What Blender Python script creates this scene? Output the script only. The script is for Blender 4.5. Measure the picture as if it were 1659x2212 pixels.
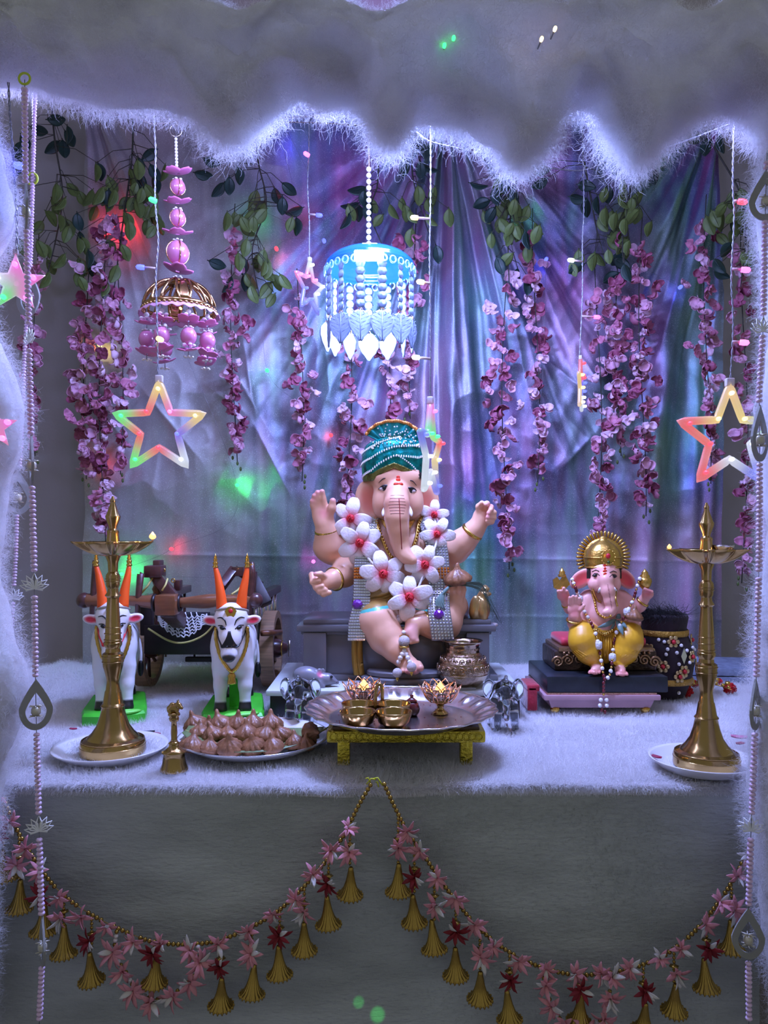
import bpy, bmesh, math, random
import numpy as np
from mathutils import Vector, Matrix, Euler

for _o in list(bpy.data.objects):
    bpy.data.objects.remove(_o)
scene = bpy.context.scene
col = scene.collection
random.seed(7)
rng = np.random.default_rng(7)
PI = math.pi

# ------------------------------------------------------------------ camera
F, H, YH, CX = 1660.0, 0.427, 1150.0, 829.5      # focal length (px), eye height over the table, horizon row, centre column
cam_data = bpy.data.cameras.new('camera')
cam_data.sensor_fit = 'HORIZONTAL'
cam_data.sensor_width = 36.0
cam_data.lens = 36.0 * F / 1659.0
cam_data.shift_y = (YH - 1106.0) / 1659.0
cam_data.clip_start = 0.02
cam = bpy.data.objects.new('camera', cam_data)
col.objects.link(cam)
cam.location = (0, 0, H)
cam.rotation_euler = (PI / 2, 0, 0)
scene.camera = cam

# ------------------------------------------------------------------ world, exposure
world = bpy.data.worlds.new('dim_room')
scene.world = world
world.use_nodes = True
_bg = world.node_tree.nodes['Background']
_bg.inputs[0].default_value = (0.93, 1.0, 1.0, 1)
_bg.inputs[1].default_value = 0.205
scene.view_settings.view_transform = 'Standard'
scene.view_settings.look = 'None'
scene.view_settings.gamma = 1.0
scene.view_settings.use_curve_mapping = False
scene.view_settings.exposure = 0.22
scene.cycles.max_bounces = 7
scene.cycles.diffuse_bounces = 3
scene.cycles.glossy_bounces = 3
scene.cycles.transmission_bounces = 6
scene.cycles.caustics_reflective = False
scene.cycles.caustics_refractive = False
scene.cycles.adaptive_threshold = 0.15
scene.cycles.sample_clamp_indirect = 4.0


def light(name, kind, loc, power, color, size=0.02, rot=None):
    ld = bpy.data.lights.new(name, kind)
    ld.energy = power
    ld.color = color
    if kind == 'AREA':
        ld.size = size
    else:
        ld.shadow_soft_size = size
    lo = bpy.data.objects.new(name, ld)
    col.objects.link(lo)
    lo.location = loc
    if rot:
        lo.rotation_euler = rot
    return lo


def P(px, py, d):
    """the point at depth d that the photograph shows at (px, py)"""
    return Vector(((px - CX) * d / F, d, H + (YH - py) * d / F))


def S(px, d):
    return px * d / F


def DT(py):
    return F * H / (py - YH)


# lavender LED strip behind the valance; panel and top light are added, unseen sources
for _i in range(7):
    light('canopy_led_strip', 'POINT', (-0.66 + 0.22 * _i, 1.42, 1.235), 3.2, (0.42, 0.44, 1.0), 0.04)
light('added_overhead_key', 'AREA', (0.08, 1.60, 1.385), 50.0, (0.32, 0.42, 1.0), 0.24, (0.0, 0, 0))  # added overhead key, out of view, brightens the table top
light('added_purple_wash', 'POINT', (0.0, 2.3, 2.15), 4.0, (0.45, 0.25, 1.0), 0.05)  # added purple light above the canopy, tints the upper wall

# a small green party projector somewhere in the room throws two dots on the cloth
for _x, _y, _w, _e in ((775, 2165, 0.5, 22.0), (816, 2192, 1.3, 30.0)):
    _l = light('green_projector', 'SPOT', (0.1, 0.2, 0.3), _e, (0.05, 1.0, 0.15), 0.001)
    _l.data.spot_size = math.radians(_w)
    _l.data.spot_blend = 0.8
    _l.rotation_euler = (P(_x, _y, 1.30) - Vector((0.1, 0.2, 0.3))).to_track_quat('-Z', 'Y').to_euler()
# ------------------------------------------------------------------ materials
MATS = {}


def sinput(b, name, v):
    if name in b.inputs:
        b.inputs[name].default_value = v


def mat(name, color, rough=0.5, metal=0.0, var=0.0, vscale=20.0, bump=0.0, bscale=60.0, coat=0.0, trans=0.0, ior=1.45,
        sheen=0.0, emit=None, estr=0.0, sss=0.0, alpha=1.0, attr=False, spec=0.5, detail=3.0, stretch=None):
    if name in MATS:
        return MATS[name]
    m = bpy.data.materials.new(name)
    m.use_nodes = True
    nt = m.node_tree
    b = nt.nodes['Principled BSDF']
    c = (*color, 1.0)
    sinput(b, 'Base Color', c)
    sinput(b, 'Roughness', rough)
    sinput(b, 'Metallic', metal)
    sinput(b, 'IOR', ior)
    sinput(b, 'Coat Weight', coat)
    sinput(b, 'Coat Roughness', 0.1)
    sinput(b, 'Transmission Weight', trans)
    sinput(b, 'Sheen Weight', sheen)
    sinput(b, 'Alpha', alpha)
    sinput(b, 'Specular IOR Level', spec)
    if sss:
        sinput(b, 'Subsurface Weight', sss)
        sinput(b, 'Subsurface Scale', 0.01)
        sinput(b, 'Subsurface Radius', (1, 0.5, 0.3))
    if emit:
        sinput(b, 'Emission Color', (*emit, 1))
        sinput(b, 'Emission Strength', estr)
    vec = None
    if var or bump:
        tc = nt.nodes.new('ShaderNodeTexCoord')
        vec = tc.outputs['Object']
        if stretch:
            mp = nt.nodes.new('ShaderNodeMapping')
            mp.inputs['Scale'].default_value = stretch
            nt.links.new(vec, mp.inputs['Vector'])
            vec = mp.outputs[0]
    src = None
    if attr:
        a = nt.nodes.new('ShaderNodeAttribute')
        a.attribute_name = 'Col'
        src = a.outputs['Color']
    if var:
        n = nt.nodes.new('ShaderNodeTexNoise')
        n.inputs['Scale'].default_value = vscale
        n.inputs['Detail'].default_value = detail
        nt.links.new(vec, n.inputs['Vector'])
        mx = nt.nodes.new('ShaderNodeMix')
        mx.data_type = 'RGBA'
        mx.blend_type = 'MULTIPLY'
        mx.inputs[0].default_value = 1.0
        rmp = nt.nodes.new('ShaderNodeMapRange')
        rmp.inputs[1].default_value = 0.3
        rmp.inputs[2].default_value = 0.7
        rmp.inputs[3].default_value = 1.0 - var
        rmp.inputs[4].default_value = 1.0 + var * 0.4
        nt.links.new(n.outputs[0], rmp.inputs[0])
        if src:
            nt.links.new(src, mx.inputs[6])
        else:
            mx.inputs[6].default_value = c
        nt.links.new(rmp.outputs[0], mx.inputs[7])
        src = mx.outputs[2]
    if src:
        nt.links.new(src, b.inputs['Base Color'])
    if bump:
        n2 = nt.nodes.new('ShaderNodeTexNoise')
        n2.inputs['Scale'].default_value = bscale
        n2.inputs['Detail'].default_value = 4.0
        nt.links.new(vec, n2.inputs['Vector'])
        bp = nt.nodes.new('ShaderNodeBump')
        bp.inputs['Strength'].default_value = min(1.0, bump)
        bp.inputs['Distance'].default_value = 0.004
        nt.links.new(n2.outputs[0], bp.inputs['Height'])
        nt.links.new(bp.outputs[0], b.inputs['Normal'])
    MATS[name] = m
    return m


def emis(name, color, strength):
    return mat(name, (0.02, 0.02, 0.02), 0.5, emit=color, estr=strength)


def lin(r, g, b):
    f = lambda c: (c / 255 / 12.92) if c / 255 <= 0.04045 else ((c / 255 + 0.055) / 1.055) ** 2.4
    return (f(r), f(g), f(b))


# ------------------------------------------------------------------ mesh building
class MB:
    """collects shapes; build() turns them into ONE mesh"""

    def __init__(self):
        self.v = []
        self.f = []
        self.mi = []

    def add(self, verts, faces, mi=0):
        o = len(self.v)
        self.v.extend([tuple(p) for p in verts])
        self.f.extend([tuple(i + o for i in q) for q in faces])
        self.mi.extend([mi] * len(faces))
        return self

    def box(self, c, s, rot=None, mi=0, taper=1.0):
        hx, hy, hz = s[0] / 2, s[1] / 2, s[2] / 2
        vs = [(x * hx * (taper if z > 0 else 1), y * hy * (taper if z > 0 else 1), z * hz) for z in (-1, 1) for y in (-1, 1) for x in (-1, 1)]
        M = rot if rot is not None else Matrix.Identity(3)
        vs = [M @ Vector(p) + Vector(c) for p in vs]
        return self.add(vs, [(0, 2, 3, 1), (4, 5, 7, 6), (0, 1, 5, 4), (2, 6, 7, 3), (0, 4, 6, 2), (1, 3, 7, 5)], mi)

    def rbox(self, c, s, r=0.004, rot=None, mi=0):
        """box with chamfered edges"""
        bm = bmesh.new()
        bmesh.ops.create_cube(bm, size=1)
        bmesh.ops.scale(bm, vec=s, verts=bm.verts)
        bmesh.ops.bevel(bm, geom=bm.edges[:], offset=r, segments=2, affect='EDGES', profile=0.6)
        M = rot if rot is not None else Matrix.Identity(3)
        bm.verts.index_update()
        vs = [M @ v.co + Vector(c) for v in bm.verts]
        fs = [[v.index for v in f.verts] for f in bm.faces]
        bm.free()
        return self.add(vs, fs, mi)

    def lathe(self, prof, c=(0, 0, 0), n=32, mi=0, rfun=None, M=None, cap=True):
        """prof: (r, z) pairs from one end to the other"""
        vs, fs = [], []
        for (r, z) in prof:
            for k in range(n):
                a = 2 * PI * k / n
                rr = r * (rfun(a, z) if rfun else 1.0)
                p = Vector((rr * math.cos(a), rr * math.sin(a), z))
                if M is not None:
                    p = M @ p
                vs.append(p + Vector(c))
        for i in range(len(prof) - 1):
            for k in range(n):
                k2 = (k + 1) % n
                fs.append((i * n + k, i * n + k2, (i + 1) * n + k2, (i + 1) * n + k))
        if cap:
            if prof[0][0] > 1e-5:
                fs.append(tuple(range(n))[::-1])
            if prof[-1][0] > 1e-5:
                fs.append(tuple((len(prof) - 1) * n + k for k in range(n)))
        return self.add(vs, fs, mi)

    def tube(self, pts, r, n=8, mi=0, closed=False, flat=1.0, up=None):
        pts = [Vector(p) for p in pts]
        m = len(pts)
        rs = r if isinstance(r, (list, tuple, np.ndarray)) else [r] * m
        vs, fs = [], []
        prev = None
        for i, p in enumerate(pts):
            if closed:
                t = pts[(i + 1) % m] - pts[i - 1]
            else:
                t = pts[min(i + 1, m - 1)] - pts[max(i - 1, 0)]
            t = t.normalized() if t.length > 1e-9 else Vector((0, 0, 1))
            if prev is None:
                a = Vector(up) if up else (Vector((0, 1, 0)) if abs(t.y) < 0.9 else Vector((1, 0, 0)))
                u = (a - t * a.dot(t)).normalized()
            else:
                u = (prev - t * prev.dot(t))
                u = u.normalized() if u.length > 1e-6 else prev
            prev = u
            w = t.cross(u)
            for k in range(n):
                a = 2 * PI * k / n
                vs.append(p + u * math.cos(a) * rs[i] * flat + w * math.sin(a) * rs[i])
        for i in range(m if closed else m - 1):
            j = (i + 1) % m
            for k in range(n):
                k2 = (k + 1) % n
                fs.append((i * n + k, i * n + k2, j * n + k2, j * n + k))
        if not closed:
            fs.append(tuple(range(n))[::-1])
            fs.append(tuple((m - 1) * n + k for k in range(n)))
        return self.add(vs, fs, mi)

    def ball(self, c, r, nu=12, nv=8, mi=0, M=None):
        rx, ry, rz = r if isinstance(r, (tuple, list)) else (r, r, r)
        vs, fs = [], []
        for i in range(nv + 1):
            th = PI * i / nv
            for k in range(nu):
                a = 2 * PI * k / nu
                p = Vector((rx * math.sin(th) * math.cos(a), ry * math.sin(th) * math.sin(a), rz * math.cos(th)))
                if M is not None:
                    p = M @ p
                vs.append(p + Vector(c))
        for i in range(nv):
            for k in range(nu):
                k2 = (k + 1) % nu
                q = (i * nu + k, (i + 1) * nu + k, (i + 1) * nu + k2, i * nu + k2)
                fs.append(q)
        return self.add(vs, fs, mi)

    def torus(self, c, R, r, n=24, m=8, M=None, mi=0, flat=1.0):
        pts = []
        for k in range(n):
            a = 2 * PI * k / n
            p = Vector((R * math.cos(a), R * math.sin(a), 0))
            pts.append((M @ p if M is not None else p) + Vector(c))
        up = (M @ Vector((0, 0, 1))) if M is not None else Vector((0, 0, 1))
        return self.tube(pts, r, m, mi, closed=True, flat=flat, up=up)

    def prism(self, outline, y0, y1, mi=0, M=None, c=(0, 0, 0)):
        """outline (x, z) extruded from y0 to y1"""
        n = len(outline)
        vs = [Vector((x, y0, z)) for x, z in outline] + [Vector((x, y1, z)) for x, z in outline]
        if M is not None:
            vs = [M @ v for v in vs]
        vs = [v + Vector(c) for v in vs]
        fs = [tuple(range(n)), tuple(range(2 * n - 1, n - 1, -1))]
        for k in range(n):
            k2 = (k + 1) % n
            fs.append((k, k + n, k2 + n, k2))
        return self.add(vs, fs, mi)

    def grid(self, fn, nu, nv, mi=0, thick=0.0, closed_u=False):
        """fn(u, v) -> point; with a thickness it becomes a closed sheet"""
        vs, fs = [], []
        for j in range(nv + 1):
            for i in range(nu + (0 if closed_u else 1)):
                vs.append(Vector(fn(i / nu, j / nv)))
        w = nu if closed_u else nu + 1
        for j in range(nv):
            for i in range(nu):
                i2 = (i + 1) % w
                fs.append((j * w + i, j * w + i2, (j + 1) * w + i2, (j + 1) * w + i))
        if thick:
            N = [Vector((0, 0, 0)) for _ in vs]
            for q in fs:
                nn = (vs[q[1]] - vs[q[0]]).cross(vs[q[3]] - vs[q[0]])
                for i in q:
                    N[i] += nn
            o = len(vs)
            back = [v - (n.normalized() * thick if n.length > 0 else Vector((0, 0, 0))) for v, n in zip(vs, N)]
            bf = [tuple(i + o for i in q[::-1]) for q in fs]
            edge = {}
            for q in fs:
                for a, b in zip(q, q[1:] + q[:1]):
                    edge[(a, b)] = edge.get((a, b), 0) + 1
            rim = [(b, a, a + o, b + o) for (a, b) in edge if (b, a) not in edge]
            vs = vs + back
            fs = fs + bf + rim
        return self.add(vs, fs, mi)

    def build(self, name, mats, smooth=True, auto=None):
        me = bpy.data.meshes.new(name)
        me.from_pydata(self.v, [], self.f)
        for m in (mats if isinstance(mats, (list, tuple)) else [mats]):
            me.materials.append(m)
        if len(me.materials) > 1:
            me.polygons.foreach_set('material_index', self.mi)
        if auto:
            bm = bmesh.new()
            bm.from_mesh(me)
            bmesh.ops.recalc_face_normals(bm, faces=bm.faces)
            for e in bm.edges:
                if len(e.link_faces) == 2:
                    e.smooth = e.calc_face_angle(0) < auto
            for f in bm.faces:
                f.smooth = True
            bm.to_mesh(me)
            bm.free()
        elif smooth:
            me.polygons.foreach_set('use_smooth', [True] * len(me.polygons))
        me.update()
        return me


def ob(name, me, parent=None, loc=(0, 0, 0), rot=None, scale=None):
    o = bpy.data.objects.new(name, me)
    col.objects.link(o)
    o.parent = parent
    o.location = loc
    if rot is not None:
        if isinstance(rot, Matrix):
            o.rotation_euler = rot.to_euler()
        else:
            o.rotation_euler = rot
    if scale is not None:
        o.scale = scale if isinstance(scale, (tuple, list)) else (scale, scale, scale)
    return o


def tag(o, label=None, cat=None, group=None, kind=None):
    if label:
        o['label'] = label
    if cat:
        o['category'] = cat
    if group:
        o['group'] = group
    if kind:
        o['kind'] = kind
    return o


def thing(name, label, cat, loc=(0, 0, 0), group=None, rot=None):
    e = bpy.data.objects.new(name, None)
    e.empty_display_size = 0.02
    col.objects.link(e)
    e.location = loc
    if rot is not None:
        e.rotation_euler = rot
    return tag(e, label, cat, group)


def wpart(name, mb, mats, t, label=None, smooth=True, auto=None, kind=None):
    """a part whose vertices are world coordinates, under an unrotated thing (or part of one)"""
    me = mb if isinstance(mb, bpy.types.Mesh) else mb.build(name, mats, smooth, auto)
    w = Vector((0, 0, 0))
    q = t
    while q is not None:
        w += Vector(q.location)
        q = q.parent
    o = ob(name, me, t, -w)
    if label:
        o['label'] = label
    if kind:
        o['kind'] = kind
    return o


def wpos(t):
    w = Vector((0, 0, 0))
    q = t
    while q is not None:
        w += Vector(q.location)
        q = q.parent
    return w


def ppart(name, me, t, at, rot=None, scale=None):
    """a part with shared mesh data placed at a world position"""
    return ob(name, me, t, Vector(at) - wpos(t), rot, scale)


def spline(pts, n):
    """Catmull-Rom through pts, n samples"""
    pts = [Vector(p) for p in pts]
    q = [pts[0] * 2 - pts[1]] + pts + [pts[-1] * 2 - pts[-2]]
    out = []
    m = len(pts) - 1
    for i in range(n):
        t = i / (n - 1) * m
        k = min(int(t), m - 1)
        u = t - k
        a, b, c, d = q[k], q[k + 1], q[k + 2], q[k + 3]
        out.append(0.5 * ((2 * b) + (c - a) * u + (2 * a - 5 * b + 4 * c - d) * u * u + (3 * b - a - 3 * c + d) * u ** 3))
    return out


def resample(pts, step):
    """points at equal spacing along a polyline"""
    pts = [Vector(p) for p in pts]
    out = [pts[0].copy()]
    acc = 0.0
    for a, b in zip(pts, pts[1:]):
        L = (b - a).length
        if L < 1e-9:
            continue
        while acc + L >= step:
            t = (step - acc) / L
            a = a + (b - a) * t
            L = (b - a).length
            out.append(a.copy())
            acc = 0.0
        acc += L
    return out


def ss(a, b, x):
    t = np.clip((x - a) / (b - a), 0, 1)
    return t * t * (3 - 2 * t)


def rmat(axis, deg):
    return Matrix.Rotation(math.radians(deg), 3, axis)


def align(d, up='Z'):
    """rotation taking +Z to direction d"""
    return Vector((0, 0, 1)).rotation_difference(Vector(d).normalized()).to_matrix()


# ------------------------------------------------------------------ blended solid modelling (distance fields -> one mesh)
class Solid:
    def __init__(self, h):
        self.h = h
        self.pr = []

    def cone(self, a, b, r1, r2, k=0.01, colr=(1, 1, 1), kc=0.004):
        a = np.array(a, float)
        b = np.array(b, float)
        def fn(p):
            pa = p - a
            ba = b - a
            t = np.clip((pa @ ba) / max(1e-12, ba @ ba), 0, 1)
            q = pa - t[..., None] * ba
            return np.sqrt((q * q).sum(-1)) - (r1 + (r2 - r1) * t)
        R = max(r1, r2)
        self.pr.append((fn, np.minimum(a, b) - R, np.maximum(a, b) + R, k, np.array(colr, float), 1, kc))
        return self

    def chain(self, pts, k=0.01, colr=(1, 1, 1), kc=0.004):
        """pts: (point, radius)"""
        for (a, ra), (b, rb) in zip(pts, pts[1:]):
            self.cone(a, b, ra, rb, k, colr, kc)
        return self

    def ell(self, c, r, k=0.01, colr=(1, 1, 1), M=None, op=1, kc=0.004):
        c = np.array(c, float)
        r = np.array(r, float)
        A = np.array(M if M is not None else Matrix.Identity(3), float)
        def fn(p):
            q = (p - c) @ A
            k0 = np.sqrt(((q / r) ** 2).sum(-1))
            k1 = np.sqrt(((q / (r * r)) ** 2).sum(-1))
            return k0 * (k0 - 1.0) / np.maximum(k1, 1e-9)
        R = r.max()
        self.pr.append((fn, c - R, c + R, k, np.array(colr, float), op, kc))
        return self

    def box(self, c, s, rr=0.003, k=0.004, colr=(1, 1, 1), M=None, op=1, kc=0.002):
        c = np.array(c, float)
        s = np.array(s, float) / 2 - rr
        A = np.array(M if M is not None else Matrix.Identity(3), float)
        def fn(p):
            q = np.abs((p - c) @ A) - s
            o = np.maximum(q, 0)
            return np.sqrt((o * o).sum(-1)) + np.minimum(q.max(-1), 0) - rr
        R = float(np.sqrt((s * s).sum())) + rr
        self.pr.append((fn, c - R, c + R, k, np.array(colr, float), op, kc))
        return self

    @staticmethod
    def _comb(D, d, k, op):
        if op < 0:
            a, b = D, -d
            hh = np.maximum(k - np.abs(a - b), 0) / k
            return np.maximum(a, b) + hh * hh * k * 0.25
        hh = np.maximum(k - np.abs(D - d), 0) / k
        return np.minimum(D, d) - hh * hh * k * 0.25

    def build(self, name, material, paint=None, smooth=1):
        h = self.h
        pos = [p for p in self.pr if p[5] > 0]
        lo = np.min([p[1] for p in pos], axis=0) - 3 * h
        hi = np.max([p[2] for p in pos], axis=0) + 3 * h
        n = np.ceil((hi - lo) / h).astype(int) + 1
        D = np.full(n, 1.0, np.float32)
        for fn, a, b, k, c, op, kc in self.pr:
            m = k + 2.5 * h
            i0 = np.maximum(0, np.floor((a - m - lo) / h).astype(int))
            i1 = np.minimum(n, np.ceil((b + m - lo) / h).astype(int) + 1)
            if (i1 <= i0).any():
                continue
            ax = [lo[q] + h * np.arange(i0[q], i1[q]) for q in range(3)]
            G = np.stack(np.meshgrid(*ax, indexing='ij'), -1)
            d = fn(G).astype(np.float32)
            sl = tuple(slice(i0[q], i1[q]) for q in range(3))
            D[sl] = self._comb(D[sl], d, k, op)
        V, Q = surface_nets(D, lo, h)
        # colour: replay the shapes at the surface
        C = np.zeros((len(V), 3))
        Dv = np.full(len(V), 1.0)
        for fn, a, b, k, c, op, kc in self.pr:
            if op < 0 and c.min() < 0:
                continue
            w = np.where(((V > a - 0.03) & (V < b + 0.03)).all(1))[0]
            if not len(w):
                continue
            d = np.abs(fn(V[w])) if op < 0 else fn(V[w])
            t = np.clip(0.5 + 0.5 * (Dv[w] - d) / max(kc, 1e-5), 0, 1)
            if op < 0:
                t = np.clip(1 - d / max(kc, 1e-5), 0, 1)
            C[w] = C[w] * (1 - t[:, None]) + c * t[:, None]
            if op > 0:
                Dv[w] = np.minimum(Dv[w], d)
        if paint:
            paint(V, C)
        me = bpy.data.meshes.new(name)
        me.vertices.add(len(V))
        me.vertices.foreach_set('co', V.astype(np.float32).ravel())
        me.loops.add(len(Q) * 4)
        me.loops.foreach_set('vertex_index', Q.astype(np.int32).ravel())
        me.polygons.add(len(Q))
        me.polygons.foreach_set('loop_start', np.arange(0, len(Q) * 4, 4, dtype=np.int32))
        me.polygons.foreach_set('use_smooth', np.ones(len(Q), bool))
        me.update(calc_edges=True)
        ca = me.color_attributes.new('Col', 'FLOAT_COLOR', 'POINT')
        ca.data.foreach_set('color', np.concatenate([C, np.ones((len(C), 1))], 1).astype(np.float32).ravel())
        me.materials.append(material)
        return me


def surface_nets(D, lo, h):
    nx, ny, nz = D.shape
    s = D < 0
    cs = np.zeros((nx - 1, ny - 1, nz - 1), np.uint8)
    offs = [(i, j, k) for i in (0, 1) for j in (0, 1) for k in (0, 1)]
    for i, j, k in offs:
        cs += s[i:nx - 1 + i, j:ny - 1 + j, k:nz - 1 + k]
    act = np.argwhere((cs > 0) & (cs < 8))
    idx = np.full(cs.shape, -1, np.int32)
    idx[act[:, 0], act[:, 1], act[:, 2]] = np.arange(len(act))
    pos = np.zeros((len(act), 3))
    cnt = np.zeros(len(act))
    cv = {o: D[act[:, 0] + o[0], act[:, 1] + o[1], act[:, 2] + o[2]] for o in offs}
    for o in offs:
        for ax in range(3):
            if o[ax]:
                continue
            o2 = list(o)
            o2[ax] = 1
            a, b = cv[o], cv[tuple(o2)]
            m = (a < 0) != (b < 0)
            t = a[m] / (a[m] - b[m])
            p = np.tile(np.array(o, float), (m.sum(), 1))
            p[:, ax] += t
            pos[m] += p
            cnt[m] += 1
    V = lo + h * (act + pos / cnt[:, None])
    Q = []
    for ax in range(3):
        sl0 = [slice(None)] * 3
        sl1 = [slice(None)] * 3
        sl0[ax] = slice(0, -1)
        sl1[ax] = slice(1, None)
        a, b = s[tuple(sl0)], s[tuple(sl1)]
        e = np.argwhere(a != b)
        flip = b[e[:, 0], e[:, 1], e[:, 2]]
        u, v = [(1, 2), (2, 0), (0, 1)][ax]
        ok = (e[:, u] > 0) & (e[:, v] > 0) & (e[:, u] < D.shape[u] - 1) & (e[:, v] < D.shape[v] - 1)
        e, flip = e[ok], flip[ok]
        def cell(du, dv):
            c = e.copy()
            c[:, u] -= du
            c[:, v] -= dv
            return idx[c[:, 0], c[:, 1], c[:, 2]]
        q = np.stack([cell(1, 1), cell(0, 1), cell(0, 0), cell(1, 0)], 1)
        q[flip] = q[flip][:, ::-1]
        Q.append(q)
    return V, np.concatenate(Q)


def hair(name, roots, dirs, length, r0, r1, material, npts=4, curl=0.3, droop=0.0, seed=1, parent=None):
    """fine fibres as one curves object: carpet pile or cotton wisps"""
    g = np.random.default_rng(seed)
    n = len(roots)
    L = np.broadcast_to(np.asarray(length, float), (n,)) * g.uniform(0.7, 1.2, n)
    pos = np.zeros((n, npts, 3), np.float32)
    d = dirs / np.maximum(1e-9, np.linalg.norm(dirs, axis=1, keepdims=True))
    p = roots.copy()
    pos[:, 0] = p
    for k in range(1, npts):
        d = d + g.normal(0, curl / (npts - 1), (n, 3)) * 1.5
        d[:, 2] -= droop / (npts - 1)
        d /= np.maximum(1e-9, np.linalg.norm(d, axis=1, keepdims=True))
        p = p + d * (L / (npts - 1))[:, None]
        pos[:, k] = p
    cu = bpy.data.hair_curves.new(name)
    cu.add_curves([npts] * n)
    cu.attributes['position'].data.foreach_set('vector', pos.ravel())
    ra = cu.attributes.get('radius') or cu.attributes.new('radius', 'FLOAT', 'POINT')
    ra.data.foreach_set('value', np.tile(np.linspace(r0, r1, npts), n).astype(np.float32))
    cu.materials.append(material)
    o = bpy.data.objects.new(name, cu)
    col.objects.link(o)
    if parent is not None:
        o.parent = parent
        o.location = -wpos(parent)
    o['kind'] = 'stuff'
    return o


def fbm(x, y, seed=0, octaves=4, f0=1.0):
    """smooth value noise on arrays"""
    out = np.zeros(np.broadcast(x, y).shape)
    amp, tot = 1.0, 0.0
    for o in range(octaves):
        g = np.random.default_rng(seed + 101 * o)
        T = g.random((64, 64))
        u, v = np.asarray(x) * f0 * 2 ** o + 11.3 * o, np.asarray(y) * f0 * 2 ** o + 5.7 * o
        iu, iv = np.floor(u).astype(int), np.floor(v).astype(int)
        fu, fv = u - iu, v - iv
        fu, fv = fu * fu * (3 - 2 * fu), fv * fv * (3 - 2 * fv)
        a = T[iu % 64, iv % 64]
        b = T[(iu + 1) % 64, iv % 64]
        c = T[iu % 64, (iv + 1) % 64]
        d = T[(iu + 1) % 64, (iv + 1) % 64]
        out = out + amp * ((a * (1 - fu) + b * fu) * (1 - fv) + (c * (1 - fu) + d * fu) * fv - 0.5)
        tot += amp
        amp *= 0.5
    return out / tot * 2


def array_mesh(name, V, nu, nv, material):
    """mesh from an (nv, nu, 3) array of points"""
    me = bpy.data.meshes.new(name)
    i = np.arange(nv - 1)[:, None] * nu + np.arange(nu - 1)[None, :]
    q = np.stack([i, i + 1, i + nu + 1, i + nu], -1).reshape(-1, 4)
    me.vertices.add(nu * nv)
    me.vertices.foreach_set('co', V.reshape(-1, 3).astype(np.float32).ravel())
    me.loops.add(len(q) * 4)
    me.loops.foreach_set('vertex_index', q.astype(np.int32).ravel())
    me.polygons.add(len(q))
    me.polygons.foreach_set('loop_start', np.arange(0, len(q) * 4, 4, dtype=np.int32))
    me.polygons.foreach_set('use_smooth', np.ones(len(q), bool))
    me.update(calc_edges=True)
    me.materials.append(material)
    return me


# ------------------------------------------------------------------ shared materials
M_BRASS = mat('brass', (0.46, 0.30, 0.11), 0.19, 1.0, var=0.35, vscale=9, bump=0.05, bscale=40)
M_GOLD = mat('gold', (0.72, 0.45, 0.10), 0.25, 1.0, var=0.2, vscale=15)
M_GOLDFOIL = mat('gold_foil', (0.66, 0.52, 0.06), 0.28, 1.0, var=0.25, vscale=60, bump=0.9, bscale=170)
M_SILVER = mat('silver', (0.72, 0.66, 0.64), 0.22, 1.0, var=0.25, vscale=14)
M_PEARL = mat('pearl', (0.85, 0.8, 0.78), 0.2, 0.0, coat=0.8)
M_WHITE = mat('white_plastic', (0.8, 0.78, 0.74), 0.35)
M_PINK = mat('pink_plastic', (0.78, 0.30, 0.50), 0.3, coat=0.3, var=0.15, vscale=30)
M_WIRE = mat('clear_wire', (0.24, 0.24, 0.27), 0.25, 0.4)
M_DARKWIRE = mat('brown_twine', (0.10, 0.06, 0.05), 0.8)
M_BLACK = mat('black_paint', (0.008, 0.008, 0.010), 0.35)
M_RED = mat('red_paint', (0.55, 0.02, 0.03), 0.4)
M_SKIN = mat('painted_skin', (0.8, 0.5, 0.4), 0.33, attr=True, coat=0.15)
M_CRYSTAL = mat('crystal_bead', (0.92, 0.66, 0.88), 0.12, 0.0, trans=0.15, ior=1.5, coat=0.6)
# ------------------------------------------------------------------ room shell
M_WALL = mat('wall_paint', (0.40, 0.37, 0.38), 0.75, var=0.12, vscale=2.5, bump=0.1, bscale=90)
M_FLOOR = mat('floor_tile', (0.25, 0.22, 0.2), 0.4, var=0.2, vscale=3)
_m = MB().box((0, 2.72, 0.95), (5.0, 0.1, 3.4))
tag(ob('wall_back', _m.build('wall_back', M_WALL, smooth=False)), kind='structure')
_m = MB().box((0, 1.0, -0.775), (5.0, 4.0, 0.05))
tag(ob('floor', _m.build('floor', M_FLOOR, smooth=False)), kind='structure')

# ------------------------------------------------------------------ fur cover over the altar table
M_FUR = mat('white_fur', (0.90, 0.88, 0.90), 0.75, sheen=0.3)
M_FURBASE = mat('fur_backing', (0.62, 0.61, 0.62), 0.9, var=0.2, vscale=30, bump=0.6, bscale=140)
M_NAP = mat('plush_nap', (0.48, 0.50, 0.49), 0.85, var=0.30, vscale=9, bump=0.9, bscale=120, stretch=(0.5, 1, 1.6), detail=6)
TX0, TX1, TD0, TD1 = -1.08, 1.12, 1.318, 2.60


def fur_h(x, y):
    """height of the fur backing over the table"""
    z = 0.007 * fbm(x, y, 3, 3, 3.2) - 0.008
    z = z + 0.016 * np.exp(-((x + 0.50) / 0.22) ** 2 - ((y - 1.50) / 0.045) ** 2)
    z = z + 0.018 * np.exp(-((x + 0.98) / 0.20) ** 2 - ((y - 2.30) / 0.10) ** 2)
    z = z + 0.010 * np.exp(-((x - 0.62) / 0.25) ** 2 - ((y - 1.66) / 0.05) ** 2)
    return z


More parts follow.
